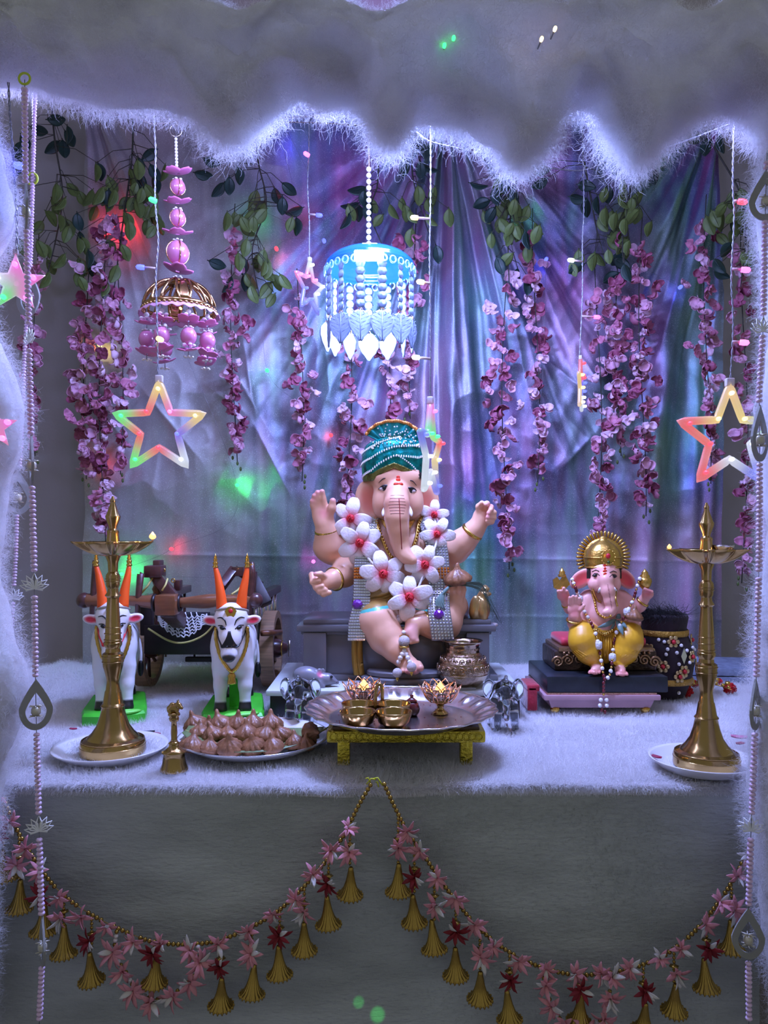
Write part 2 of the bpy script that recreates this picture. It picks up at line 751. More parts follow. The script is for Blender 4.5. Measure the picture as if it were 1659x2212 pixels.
t_fur = thing('fur_tablecloth', 'long white fur cloth covering the altar table and hanging down its front', 'tablecloth', (0, TD0, 0))
nu, nt = 220, 130
xs = np.linspace(TX0, TX1, nu)
tt = np.linspace(TD1, TD0, nt)
X, Y = np.meshgrid(xs, tt)
Z = fur_h(X, Y)
top = np.stack([X, Y, Z], -1)
rows = [top]
R = 0.012
for a in np.linspace(0, PI / 2, 7)[1:]:
    rows.append(np.stack([xs, np.full(nu, TD0 - R * math.sin(a)) + 0.003 * fbm(xs, xs * 0 + a, 5, 2, 8), Z[-1] - R * (1 - math.cos(a))], -1)[None])
zz = np.linspace(-0.012, -0.745, 90)
xf = np.linspace(TX0, 0.637, nu)
Xf, Zf = np.meshgrid(xf, zz)
Yf = TD0 - R - 0.002 + 0.006 * fbm(Xf, Zf, 9, 3, 2.0) + 0.004 * np.sin(Xf * 9) * (-Zf)
fur_top = array_mesh('cloth_top', np.concatenate(rows), nu, nt + 6, M_FURBASE)
wpart('cloth_top', fur_top, None, t_fur)
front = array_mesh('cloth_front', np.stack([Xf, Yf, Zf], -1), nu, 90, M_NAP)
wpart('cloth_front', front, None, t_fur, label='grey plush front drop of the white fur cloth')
# long pile on the top
n = 330000
fy = TD0 - 0.01 + (TD1 - TD0) * rng.random(n) ** 1.5
fx = rng.uniform(-1, 1, n) * np.minimum(1.08, fy * 0.53 + 0.05)
fx = np.clip(fx, TX0, TX1)
roots = np.stack([fx, fy, fur_h(fx, fy)], -1)
lean = np.stack([0.9 * fbm(fx, fy, 21, 2, 9.0), -0.5 + 0.9 * fbm(fx, fy, 22, 2, 9.0), np.full(n, 1.0)], -1)
ed = fy < TD0 + 0.012
lean[ed, 1] -= 1.0
clump = 0.35 * rng.normal(0, 1, (n, 3))
hair('fur_pile', roots, lean + clump, 0.019 + 0.006 * fbm(fx, fy, 30, 2, 14), 0.00027, 0.00007, M_FUR, 4, 0.55, 0.5, 3, t_fur)
# fringe that rolls over the edge, and short nap on the drop
n = 46000
fx = rng.uniform(-0.75, 0.64, n)
a = rng.uniform(0.1, 0.9, n)
roots = np.stack([fx, TD0 - R * np.sin(a), -0.008 - R * (1 - np.cos(a))], -1)
dirs = np.stack([rng.normal(0, 0.4, n), -np.sin(a) - 0.2, np.cos(a) * 0.8 - 0.5 + rng.normal(0, 0.2, n)], -1)
hair('edge_pile', roots, dirs, 0.012, 0.00027, 0.00007, M_FUR, 4, 0.5, 0.7, 4, t_fur)
n = 120000
fx = rng.uniform(-0.72, 0.637, n)
fz = rng.uniform(-0.50, -0.022, n)
nb = fbm(fx, fz, 41, 3, 7.0)
dirs = np.stack([nb * 2.5 + rng.normal(0, 0.5, n), np.full(n, -0.55), -0.6 + rng.normal(0, 0.5, n)], -1)
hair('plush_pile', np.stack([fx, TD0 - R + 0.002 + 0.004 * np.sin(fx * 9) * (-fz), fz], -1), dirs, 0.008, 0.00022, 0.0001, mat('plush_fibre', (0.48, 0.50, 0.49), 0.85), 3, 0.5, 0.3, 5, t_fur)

# ------------------------------------------------------------------ cotton canopy
M_COTTON = mat('cotton_wool', (0.74, 0.73, 0.74), 0.95, sheen=0.2, var=0.14, vscale=22, bump=1.0, bscale=38)
M_WISP = mat('cotton_fibre', (0.78, 0.77, 0.80), 0.9)

def translucent(m, fac):
    """thin fibre lets light through from behind"""
    nt = m.node_tree
    b = nt.nodes['Principled BSDF']
    o = [n for n in nt.nodes if n.type == 'OUTPUT_MATERIAL'][0]
    tr = nt.nodes.new('ShaderNodeBsdfTranslucent')
    tr.inputs[0].default_value = (0.85, 0.84, 0.88, 1)
    mx = nt.nodes.new('ShaderNodeMixShader')
    mx.inputs[0].default_value = fac
    nt.links.new(b.outputs[0], mx.inputs[1])
    nt.links.new(tr.outputs[0], mx.inputs[2])
    nt.links.new(mx.outputs[0], o.inputs[0])


translucent(M_COTTON, 0.22)
translucent(M_WISP, 0.38)
BOT = [(-250, 150), (0, 152), (60, 172), (120, 190), (200, 205), (300, 208), (400, 222), (470, 282), (520, 285), (570, 232), (640, 186), (700, 200), (760, 196), (820, 280), (850, 300),
       (900, 250), (1000, 250), (1060, 285), (1130, 345), (1190, 280), (1245, 205), (1290, 215), (1340, 290), (1382, 340), (1430, 290), (1500, 250), (1570, 208), (1620, 230), (1660, 300), (1900, 300)]
TOP = [(-250, 0), (0, 12), (300, 16), (480, 22), (530, 58), (560, 58), (620, 22), (720, 26), (790, 60), (820, 60), (890, 24), (1080, 16), (1170, 24), (1200, 52), (1240, 22), (1400, 18), (1460, 62), (1500, 62), (1560, 22), (1900, 10)]
t_cot = thing('cotton_canopy', 'thick white cotton wool cloud valance across the top of the altar', 'canopy', P(829, 120, 1.27))
nx, na = 260, 44
px = np.linspace(-230, 1890, nx)
bot = np.interp(px, *zip(*BOT))
bot = bot + 6 * fbm(px / 60, px * 0, 60, 3)
topc = np.interp(px, *zip(*TOP))
DC = 1.27
Vc = np.zeros((na, nx, 3))
for i in range(na):
    a = 2 * PI * i / (na - 1)
    ce, se = math.cos(a), math.sin(a)
    py = (bot + topc) / 2 - (topc - bot) / 2 * -se
    py = (bot + topc) / 2 + (bot - topc) / 2 * se
    dep = 0.085 * np.sign(-ce) * abs(ce) ** 0.75 * -1
    qa, qb = 3 + 1.1 * ce, 3 + 1.1 * se
    dd = DC - dep * (1 + 0.35 * fbm(px / 170 + qa, np.full(nx, qb), 61, 3))
    dd = dd + 0.020 * fbm(px / 60 + 2.4 * qa, np.full(nx, 2.4 * qb), 62, 3)
    Vc[i, :, 0] = (px - CX) * DC / F
    Vc[i, :, 1] = dd
    Vc[i, :, 2] = H + (YH - py) * DC / F + 0.014 * fbm(px / 45 + 2.4 * qa, np.full(nx, 2.4 * qb), 63, 3)
me = array_mesh('cotton_batting', Vc, nx, na, M_COTTON)
wpart('cotton_batting', me, None, t_cot)
# wisps: random roots over the batting, longer and drooping at the lower edge
n = 130000
ii = rng.integers(0, na - 1, n)
jj = rng.integers(0, nx - 1, n)
fu, fv = rng.random((n, 1)), rng.random((n, 1))
roots = Vc[ii, jj] * (1 - fu) * (1 - fv) + Vc[ii, jj + 1] * fu * (1 - fv) + Vc[ii + 1, jj] * (1 - fu) * fv + Vc[ii + 1, jj + 1] * fu * fv
cen = np.stack([roots[:, 0], np.full(n, DC), np.interp(roots[:, 0], Vc[0, :, 0], (Vc[:, :, 2].max(0) + Vc[:, :, 2].min(0)) / 2)], -1)
nd = roots - cen
nd[:, 0] = 0
nd /= np.linalg.norm(nd, axis=1, keepdims=True)
low = np.clip(-nd[:, 2], 0, 1)
hair('cotton_wisps', roots - nd * 0.004, nd * 0.8 + rng.normal(0, 0.9, (n, 3)), 0.022 + 0.030 * low ** 2, 0.00015, 0.00006, M_WISP, 6, 1.6, 0.25, 6, t_cot)
# hanging tufts
n = 26000
tc = np.array([(480, 285, 55), (700, 195, 45), (840, 300, 40), (1000, 255, 60), (1125, 345, 38), (1160, 310, 50), (1380, 340, 40), (1340, 285, 50), (1450, 275, 50), (1600, 220, 50), (560, 225, 40), (760, 200, 40)])
k = rng.integers(0, len(tc), n)
tp = tc[k, :2] + rng.normal(0, 1, (n, 2)) * np.stack([tc[k, 2] * 0.5, tc[k, 2] * 0.32], -1) - [0, 18]
dd = DC + rng.normal(0, 0.035, n)
roots = np.stack([(tp[:, 0] - CX) * DC / F, dd, H + (YH - tp[:, 1]) * DC / F], -1)
hair('cotton_tufts', roots, np.stack([rng.normal(0, 0.8, n), rng.normal(0, 0.6, n), -0.4 + rng.normal(0, 0.6, n)], -1), 0.045, 0.00010, 0.00005, M_WISP, 7, 1.8, 0.4, 7, t_cot)
# unseen cotton roof sloping up to the wall, added to block light from above
X, T = np.meshgrid(np.linspace(-1.35, 1.35, 90), np.linspace(0, 1, 50))
Yr = 1.27 + T * 1.36
Zr = 1.238 + T * 0.66 + 0.02 * fbm(X, Yr, 70, 3, 3.0)
wpart('unseen_roof', array_mesh('unseen_roof', np.stack([X, Yr, Zr], -1), 90, 50, M_COTTON), None, t_cot)


def cotton_pillar(name, label, d, edge, side, seed):
    """a post wrapped in cotton; edge gives (row, column) of its inner outline"""
    py = np.linspace(edge[0][0], edge[-1][0], 90)
    ex = np.interp(py, *zip(*edge))
    r = 0.075 + 0.012 * fbm(py / 90, py * 0, seed, 3)
    cxx = (ex - CX) * d / F - side * r
    z = H + (YH - py) * d / F
    t = thing(name, label, 'pillar', (float(cxx.mean()), d, float(z[-1])))
    A = np.linspace(0, 2 * PI, 40)
    V = np.zeros((90, 40, 3))
    for i in range(90):
        rr = r[i] + 0.012 * fbm(np.cos(A) * 1.5 + 3, np.sin(A) * 1.5 + py[i] / 70, seed + 1, 3)
        V[i, :, 0] = cxx[i] + rr * np.cos(A)
        V[i, :, 1] = d + rr * np.sin(A)
        V[i, :, 2] = z[i]
    wpart('cotton_wrap', array_mesh('cotton_wrap', V, 40, 90, M_COTTON), None, t)
    n = 60000
    i, j = rng.integers(0, 90, n), rng.integers(0, 40, n)
    roots = V[i, j] + rng.normal(0, 0.004, (n, 3))
    nd = np.stack([np.cos(A[j]), np.sin(A[j]), A[j] * 0], -1)
    hair('cotton_wisps', roots, nd + rng.normal(0, 0.7, (n, 3)), 0.030, 0.00010, 0.00005, M_WISP, 7, 2.2, 0.2, seed, t)
    return t


cotton_pillar('cotton_post', 'cotton wrapped post with cotton bulges beside the pale solid star', 1.19,
              [(120, -60), (200, -45), (330, 0), (420, 20), (480, 14), (540, -20), (620, -34), (700, -30), (800, 14), (880, 40), (960, 42), (1040, 12), (1120, -6), (1250, -8), (1380, 14), (1440, 46), (1500, 58), (1560, 34), (1640, 8), (1720, -10), (1900, -25), (2300, -40)], 1, 81)
cotton_pillar('cotton_post', 'cotton wrapped post beside the brass lamp with silver cup in its dish', 1.19,
              [(150, 1690), (250, 1672), (330, 1655), (420, 1640), (520, 1655), (650, 1668), (800, 1668), (900, 1662), (1050, 1668), (1200, 1660), (1300, 1650), (1400, 1640), (1500, 1632), (1600, 1626), (1700, 1624), (1800, 1632), (1870, 1640), (1960, 1652), (2050, 1668), (2200, 1690), (2300, 1700)], -1, 85)

# ------------------------------------------------------------------ holographic backdrop
DB = 2.50
M_HOLO = bpy.data.materials.new('holographic_fabric')
M_HOLO.use_nodes = True
_nt = M_HOLO.node_tree
_b = _nt.nodes['Principled BSDF']
_a = _nt.nodes.new('ShaderNodeAttribute')
_a.attribute_name = 'Col'
_tc = _nt.nodes.new('ShaderNodeTexCoord')
_n = _nt.nodes.new('ShaderNodeTexNoise')
_n.inputs['Scale'].default_value = 900
_n.inputs['Detail'].default_value = 2
_nt.links.new(_tc.outputs['Object'], _n.inputs['Vector'])
_bp = _nt.nodes.new('ShaderNodeBump')
_bp.inputs['Strength'].default_value = 0.28
_bp.inputs['Distance'].default_value = 0.002
_nt.links.new(_n.outputs[0], _bp.inputs['Height'])
_nt.links.new(_bp.outputs[0], _b.inputs['Normal'])
_sn = _nt.nodes.new('ShaderNodeTexNoise')
_sn.inputs['Scale'].default_value = 520
_sn.inputs['Detail'].default_value = 1
_nt.links.new(_tc.outputs['Object'], _sn.inputs['Vector'])
_mr = _nt.nodes.new('ShaderNodeMapRange')
_mr.inputs[1].default_value = 0.62
_mr.inputs[2].default_value = 0.74
_mr.inputs[4].default_value = 0.55
_nt.links.new(_sn.outputs[0], _mr.inputs[0])
_mx = _nt.nodes.new('ShaderNodeMix')
_mx.data_type = 'RGBA'
_mx.inputs[7].default_value = (0.9, 0.9, 1.0, 1)  # sparkle glints painted in as pale specks
_nt.links.new(_mr.outputs[0], _mx.inputs[0])
_nt.links.new(_a.outputs['Color'], _mx.inputs[6])
_nt.links.new(_mx.outputs[2], _b.inputs['Base Color'])
sinput(_b, 'Metallic', 0.62)
sinput(_b, 'Roughness', 0.48)
sinput(_b, 'Thin Film Thickness', 420.0)
sinput(_b, 'Thin Film IOR', 1.6)


def hsv(h, s, v):
    h = (h % 1.0) * 6
    i = np.floor(h)
    f = h - i
    p, q, t = v * (1 - s), v * (1 - s * f), v * (1 - s * (1 - f))
    i = i.astype(int) % 6
    r = np.choose(i, [v, q, p, p, t, v])
    g = np.choose(i, [t, v, v, q, p, p])
    b = np.choose(i, [p, p, t, v, v, q])
    return np.stack([r, g, b], -1)


def fold(px, py):
    """depth offset (m) of the hung fabric at photo position"""
    f = np.zeros(px.shape)
    for gx, gy, fr, A, rad, ph in ((178, 215, 17, 0.020, 520, 0.3), (965, 235, 30, 0.030, 900, 0.0), (1568, 215, 26, 0.026, 800, 1.0)):
        dx, dy = px - gx, np.maximum(py - gy, 1) + 30
        th = np.arctan2(dx, dy)
        r = np.hypot(dx, dy)
        w = np.exp(-(r / rad) ** 2) * ss(0, 160, r) * np.exp(-(th / 0.62) ** 2)
        s = np.sin(th * fr + ph + 1.2 * fbm(th * 3, r / 500, 7, 2))
        s2 = np.sin(th * fr * 2.3 + 2 * ph + 2.0 * fbm(th * 5, r / 400, 8, 2))
        f += A * w * (np.sign(s) * np.abs(s) ** 0.7 + 0.16 * (1 - np.abs(s2)) * 1.4)
    # swag between the middle and the right gathers
    u = (px - 970) / 590
    sw = np.where((u > 0.02) & (u < 0.98), 1.0, 0.0) * ss(0.02, 0.2, u) * (1 - ss(0.8, 0.98, u))
    yy = py - 330 * np.clip(u * (1 - u) * 4, 0, 1)
    f += 0.016 * sw * np.sin((yy - 90) / 22 + fbm(px / 200, py / 200, 12, 2) * 2) * np.exp(-((yy - 130) / 170) ** 2)
    # flat crumpled lower cloth: sharp diagonal creases
    for k, (x0, y0, x1, y1, A, wd) in enumerate([(540, 900, 640, 1090, 0.018, 14), (300, 830, 440, 1000, 0.012, 12), (470, 740, 600, 960, 0.010, 14), (520, 700, 560, 930, 0.010, 10), (430, 820, 540, 900, 0.008, 12),
                                                 (1200, 1020, 1290, 930, 0.024, 18), (1120, 700, 1210, 860, 0.016, 16), (1160, 760, 1290, 880, 0.016, 20), (1240, 760, 1330, 900, 0.014, 16), (1290, 930, 1400, 800, 0.018, 18), (1190, 880, 1280, 960, 0.012, 20), (1330, 640, 1420, 780, 0.012, 16), (690, 640, 720, 900, 0.012, 18), (640, 700, 660, 1000, 0.008, 14), (840, 760, 830, 980, 0.010, 16)]):
        ax, ay = x1 - x0, y1 - y0
        L2 = ax * ax + ay * ay
        t = np.clip(((px - x0) * ax + (py - y0) * ay) / L2, 0, 1)
        dist = np.hypot(px - x0 - t * ax, py - y0 - t * ay)
        f += A * np.exp(-(dist / wd)) * np.sin(PI * np.clip(t, 0.05, 0.95))
    rid = 1 - np.abs(fbm(px / 150, py / 190, 31, 3) * 2)
    f += 0.014 * rid * ss(420, 800, py) * (1 - 0.75 * ss(1050, 1250, py))
    rid2 = 1 - np.abs(fbm(px / 60, py / 75, 35, 2) * 2)
    f += 0.0035 * rid2 * (1 - 0.6 * ss(1050, 1250, py))
    for y0 in (1205, 1330):
        f += 0.003 * np.exp(-np.abs(py - y0 - (px - 900) * 0.012) / 5)
    # long vertical drapes beside the middle gather and at the right end
    for x0, wd, A in ((975, 16, 0.022), (1015, 14, 0.016), (1418, 22, 0.026), (1500, 18, 0.02), (1530, 12, 0.016), (935, 12, 0.014), (700, 20, 0.01)):
        xc = x0 + (py - 900) * (x0 - 965 if x0 < 1200 else x0 - 1540) * 0.0006
        f += A * np.exp(-((px - xc) / wd) ** 2) * ss(260, 500, py)
    return f


t_bd = thing('backdrop_curtain', 'silver holographic fabric hung in folds behind the idols', 'curtain', P(868, 1433, DB))
nx, ny = 520, 460
px, py = np.meshgrid(np.linspace(183, 1556, nx), np.linspace(150, 1436, ny))
f = fold(px, py)
edge_l = 10 * fbm(py / 160, py * 0, 77, 2)
V = np.stack([(px - CX + edge_l * (1 - ss(183, 260, px))) * DB / F, DB - f, H + (YH - py) * DB / F], -1)
me = array_mesh('drape', V, nx, ny, M_HOLO)
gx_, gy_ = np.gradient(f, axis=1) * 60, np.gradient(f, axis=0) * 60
hue = 0.66 + 0.34 * fbm(px / 170, py / 240, 51, 3) + 0.30 * np.tanh(gx_ * 1.1) + 0.2 * np.tanh(gy_) + 0.12 * fbm(px / 22, py / 260, 53, 2)  # iridescent sheen painted as fixed colour that turns with the fold slope
# warm-grey silver on the left, violet in the middle, blue-teal on the right
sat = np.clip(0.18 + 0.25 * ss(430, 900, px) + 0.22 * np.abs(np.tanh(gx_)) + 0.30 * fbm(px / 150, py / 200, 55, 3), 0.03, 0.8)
sat = sat * 1.0 * (1 - 0.45 * ss(1230, 1400, py))
hue = np.clip(hue, 0.38, 0.84)
val = np.clip(0.34 + 0.15 * fbm(px / 120, py / 120, 57, 3) + 0.16 * np.tanh(gx_ * 1.4) + 0.10 * fbm(px / 12, py / 200, 58, 2), 0.12, 0.9)  # lighter and darker fold sides painted into the value by slope
C = hsv(hue, sat, val) * np.array([1.04, 1.0, 0.96])
w = (1 - ss(330, 620, px))[..., None]
C = C * (1 - 0.65 * w) + np.array([0.40, 0.37, 0.38]) * 0.65 * w
ca = me.color_attributes.new('Col', 'FLOAT_COLOR', 'POINT')
ca.data.foreach_set('color', np.concatenate([C.reshape(-1, 3), np.ones((nx * ny, 1))], 1).astype(np.float32).ravel())
wpart('drape', me, None, t_bd)
_m = MB()
_m.tube([P(150, 238, DB - 0.02), P(500, 262, DB - 0.03), P(965, 232, DB - 0.02), P(1240, 262, DB - 0.03), P(1585, 205, DB - 0.02)], 0.003, 6)
wpart('hanging_cord', _m, M_DARKWIRE, t_bd)
for (gx, gy) in ((178, 232), (965, 240), (1566, 218)):
    _m = MB()
    _m.torus(P(gx, gy, DB - 0.035), 0.028, 0.006, 16, 6, M=rmat('X', 12), flat=1.4)
    _m.torus(P(gx, gy - 8, DB - 0.035), 0.024, 0.005, 16, 6, M=rmat('X', -8))
    wpart('gather_tie', _m, M_DARKWIRE, t_bd)
# ------------------------------------------------------------------ plinth board, throne and the large idol
def pt(px, py, d):
    return tuple(P(px, py, d))


M_BOARDTOP = mat('pale_board', (0.62, 0.66, 0.64), 0.45, var=0.06, vscale=8)
M_STONE = mat('grey_stone_paint', (0.14, 0.135, 0.145), 0.38, var=0.15, vscale=12, coat=0.2)
BZ = 0.080
t = thing('plinth_board', 'low wide board with pale grey top and black sides under the grey throne', 'board', (0.025, 1.94, 0))
_m = MB().rbox((0.025, 1.94, 0.028), (0.572, 0.365, 0.056), 0.003)
wpart('skirt', _m, M_BLACK, t, label='black side of the board', auto=0.6)
_m = MB().rbox((0.025, 1.94, 0.060), (0.588, 0.38, 0.012), 0.002)
wpart('board_top', _m, M_BOARDTOP, t, auto=0.6)
BZ = 0.066

# throne
t_thr = thing('stone_throne', 'dark grey moulded throne seat with stepped footrest', 'throne', (0.03, 1.98, BZ))
TF, TB = 1.868, 2.085
TH = 0.210
def slab(x0, x1, y0, y1, z0, z1, r=0.004):
    return MB().rbox(((x0 + x1) / 2, (y0 + y1) / 2, (z0 + z1) / 2), (x1 - x0, y1 - y0, z1 - z0), r)
XL, XR = -0.208, 0.268
wpart('seat_body', slab(XL + 0.016, XR - 0.016, TF + 0.01, TB - 0.01, BZ, TH - 0.022), M_STONE, t_thr, auto=0.6)
wpart('lower_plinth', slab(XL + 0.004, XR + 0.010, TF, TB, BZ, BZ + 0.014), M_STONE, t_thr, auto=0.6)
wpart('moulding', slab(XL + 0.006, XR - 0.006, TF + 0.002, TB - 0.004, TH - 0.032, TH - 0.022, 0.003), M_STONE, t_thr, auto=0.6)
wpart('moulding', slab(XL - 0.004, XR + 0.004, TF - 0.008, TB, TH - 0.024, TH - 0.008, 0.004), M_STONE, t_thr, auto=0.6)
wpart('seat_top', slab(XL + 0.010, XR - 0.006, TF + 0.008, TB - 0.006, TH - 0.010, TH + 0.004, 0.005), M_STONE, t_thr, auto=0.6)
for x in (XL + 0.040, XR - 0.040):
    wpart('corner_pier', slab(x - 0.028, x + 0.028, TF - 0.004, TF + 0.04, BZ, TH - 0.026, 0.004), M_STONE, t_thr, auto=0.6)
_m = MB()
for i in range(14):
    u = i / 13
    _m.ball((XL + 0.03 + u * (XR - XL - 0.06), TF - 0.005, TH - 0.0165), 0.0035, 8, 6)
wpart('bead_row', _m, M_STONE, t_thr, kind='stuff')
# rounded raised seat behind the legs and the rounded footrest
FX = P(885, 0, 1.80).x
_m = MB()
for (r, y0, z0, z1) in ((0.100, 1.838, BZ + 0.006, BZ + 0.020), (0.088, 1.838, BZ + 0.020, BZ + 0.034)):
    prof = [(0.002, z0), (r - 0.004, z0), (r, z0 + 0.003), (r, z1 - 0.003), (r - 0.004, z1), (0.002, z1)]
    _m.lathe(prof, (FX, y0, 0), 40, rfun=lambda a, z: 1.0, M=Matrix.Diagonal((1.15, 0.62, 1)))
wpart('footrest', _m, M_STONE, t_thr, auto=0.7)
_m = MB().rbox((FX, 1.80, BZ + 0.003), (0.30, 0.09, 0.006), 0.002)
for i in range(15):
    x = FX - 0.135 + i * 0.27 / 14
    _m.torus((x, 1.768, BZ + 0.0062), 0.007, 0.0018, 12, 5)
wpart('carved_border', _m, mat('pale_carving', (0.36, 0.38, 0.42), 0.5), t_thr, auto=0.7)
_m = MB().lathe([(0.006, -0.02), (0.10, -0.018), (0.105, 0.0), (0.10, 0.016), (0.02, 0.02)], (0.045, 1.872, 0.135), 36, M=Matrix.Diagonal((1.0, 0.35, 2.6)))
wpart('seat_apron', _m, M_STONE, t_thr)

# ---- the idol
SK = (0.80, 0.43, 0.27)
DH = (0.34, 0.19, 0.045)
BELLY = P(862, 1232, 1.965)
t_g = thing('elephant_headed_idol', 'large seated elephant headed idol in green turban on the grey throne', 'statue', (0.045, 1.96, TH + 0.004))
g = Solid(0.0024)
sx = lambda v, d=1.95: S(v, d)
# torso
g.ell(BELLY, (sx(86), sx(74), sx(78)), 0.02, SK)
g.ell(P(862, 1165, 1.975), (sx(84), sx(52), sx(60)), 0.03, SK)
g.ell(P(818, 1180, 1.925), (sx(34), sx(24), sx(32)), 0.02, SK)
g.ell(P(905, 1180, 1.925), (sx(34), sx(24), sx(32)), 0.02, SK)
g.cone(P(862, 1130, 1.97), P(862, 1080, 1.965), sx(46), sx(46), 0.02, SK)
# head
g.ell(P(858, 1058, 1.950), (sx(58), sx(58), sx(62)), 0.015, SK)
g.ell(P(856, 1026, 1.950), (sx(55), sx(54), sx(46)), 0.02, SK)
g.ell(P(829, 1088, 1.916), (sx(25), sx(25), sx(32)), 0.018, SK)
g.ell(P(890, 1088, 1.916), (sx(25), sx(25), sx(32)), 0.018, SK)
g.ell(P(832, 1030, 1.905), (sx(24), sx(14), sx(16)), 0.015, SK)
g.ell(P(888, 1030, 1.905), (sx(24), sx(14), sx(16)), 0.015, SK)
# trunk
TRK = [(858, 1050, 1.902, 14), (858, 1066, 1.880, 21), (857, 1090, 1.862, 25.5), (857, 1118, 1.856, 24.5), (860, 1145, 1.858, 21), (863, 1170, 1.862, 17.5), (868, 1190, 1.860, 15), (878, 1203, 1.852, 12.5), (891, 1210, 1.844, 10)]
g.chain([(P(a, b, d), sx(r, d)) for a, b, d, r in TRK], 0.014, SK)
# ears (dished)
for s_, ex, ey, dd in ((-1, 796, 1082, 1.940), (1, 920, 1090, 1.940)):
    M = rmat('Z', s_ * 22) @ rmat('Y', s_ * 10)
    g.ell(P(ex, ey, dd), (sx(31), sx(7), sx(45)), 0.006, SK, M)
    g.ell(P(ex + s_ * 7, ey + 34, dd + 0.004), (sx(16), sx(6), sx(24)), 0.01, SK, rmat('Y', -s_ * 28))
    g.ell(P(ex + s_ * 1, ey - 4, dd - 0.013), (sx(20), sx(7), sx(31)), 0.006, (0.62, 0.16, 0.10), M, op=-1, kc=0.005)
# arms: raised blessing hand
def arm(pts, k=0.016):
    g.chain([(P(a, b, d), sx(r, d)) for a, b, d, r in pts], k, SK)
arm([(795, 1160, 1.985, 30), (755, 1178, 1.975, 32), (722, 1184, 1.962, 34), (712, 1178, 1.948, 33), (707, 1150, 1.935, 23), (702, 1132, 1.928, 20)])
g.ell(P(697, 1112, 1.925), (sx(23), sx(12), sx(27)), 0.012, SK, rmat('Y', -8))
def finger(pts, r, k=0.0035, c=SK):
    g.chain([(P(a, b, d), sx(r * q, d)) for (a, b, d), q in zip(pts, (1.08, 1.0, 0.8))], k, c)
finger([(680, 1104, 1.925), (676, 1092, 1.920), (674, 1082, 1.914)], 6.2)
finger([(685, 1098, 1.925), (680, 1082, 1.919), (679, 1071, 1.912)], 7.0)
finger([(693, 1096, 1.924), (687, 1077, 1.919), (686, 1064, 1.912)], 7.4)
finger([(702, 1096, 1.922), (697, 1076, 1.917), (696, 1062, 1.911)], 7.4)
finger([(710, 1116, 1.918), (717, 1098, 1.912), (719, 1082, 1.908)], 8.6, 0.006)
# lower left arm with closed hand
arm([(795, 1195, 1.985, 28), (765, 1222, 1.955, 29), (742, 1240, 1.920, 27), (722, 1250, 1.885, 20), (712, 1254, 1.872, 18)])
g.ell(P(695, 1258, 1.858), (sx(22), sx(17), sx(20)), 0.01, SK)
for i, (fx, fy) in enumerate(((683, 1250), (690, 1262), (697, 1270), (706, 1276))):
    finger([(fx - 9, fy - 8 + i, 1.850), (fx - 7, fy + 7, 1.836), (fx + 6, fy + 4, 1.832)], 7.0)
finger([(700, 1246, 1.846), (692, 1240, 1.832), (682, 1240, 1.826)], 6.6)
# upper right arm, fingers curled
arm([(930, 1160, 1.985, 30), (962, 1180, 1.975, 30), (982, 1186, 1.962, 30), (1002, 1168, 1.950, 26), (1022, 1148, 1.938, 20), (1030, 1138, 1.932, 19)])
g.ell(P(1041, 1118, 1.925), (sx(20), sx(15), sx(24)), 0.01, SK, rmat('Y', 14))
finger([(1034, 1108, 1.918), (1034, 1094, 1.912), (1041, 1086, 1.902)], 6.6)
finger([(1052, 1106, 1.920), (1060, 1096, 1.910), (1060, 1102, 1.892)], 6.8)
finger([(1058, 1114, 1.920), (1066, 1108, 1.908), (1056, 1108, 1.892)], 6.8)
finger([(1058, 1122, 1.920), (1066, 1118, 1.908), (1054, 1117, 1.893)], 6.4)
finger([(1056, 1129, 1.920), (1062, 1127, 1.908), (1053, 1125, 1.895)], 5.8)
finger([(1048, 1094, 1.912), (1052, 1088, 1.902), (1050, 1090, 1.893)], 6.2)
# lower right arm: open hand, fingers up, carries the sweet
arm([(935, 1195, 1.985, 30), (962, 1260, 1.975, 31), (980, 1318, 1.940, 30), (984, 1308, 1.900, 24), (984, 1294, 1.882, 19)])
g.ell(P(984, 1284, 1.876), (sx(20), sx(11), sx(15)), 0.008, SK)
for (bx, tx, ty) in ((969, 966, 1268), (979, 978, 1262), (989, 990, 1259), (999, 1001, 1266)):
    finger([(bx, 1284, 1.870), (tx, 1274, 1.862), (tx, ty, 1.860)], 6.4, 0.0025)
# legs
g.ell(P(858, 1300, 1.96), (sx(98), sx(70), sx(42)), 0.02, DH)
g.chain([(P(835, 1318, 1.94), sx(48)), (P(816, 1338, 1.872), sx(39)), (P(815, 1343, 1.858), sx(38))], 0.02, SK, 0.002)
g.chain([(P(815, 1343, 1.858), sx(38)), (P(834, 1376, 1.842), sx(35)), (P(856, 1404, 1.820), sx(25)), (P(872, 1424, 1.808), sx(17))], 0.012, SK)
g.chain([(P(872, 1426, 1.812), sx(17)), (P(886, 1438, 1.790), sx(16)), (P(896, 1444, 1.774), sx(12))], 0.01, SK)
g.cone(P(903, 1436, 1.778), P(908, 1443, 1.762), sx(8.5), sx(7.5), 0.004, SK)
for i in range(4):
    g.cone(P(893 - i * 8, 1444, 1.774 + 0.003 * i), P(896 - i * 9, 1450, 1.762 + 0.004 * i), sx(6 - i * 0.4), sx(5.2 - i * 0.4), 0.003, SK)
g.chain([(P(905, 1315, 1.94), sx(48)), (P(950, 1335, 1.885), sx(40)), (P(958, 1342, 1.875), sx(38))], 0.02, SK, 0.002)
g.chain([(P(956, 1346, 1.872), sx(36)), (P(930, 1348, 1.858), sx(29)), (P(908, 1346, 1.850), sx(20)), (P(896, 1350, 1.842), sx(17))], 0.012, SK)
g.chain([(P(893, 1350, 1.842), sx(16)), (P(889, 1368, 1.828), sx(13)), (P(893, 1380, 1.818), sx(10))], 0.01, SK)
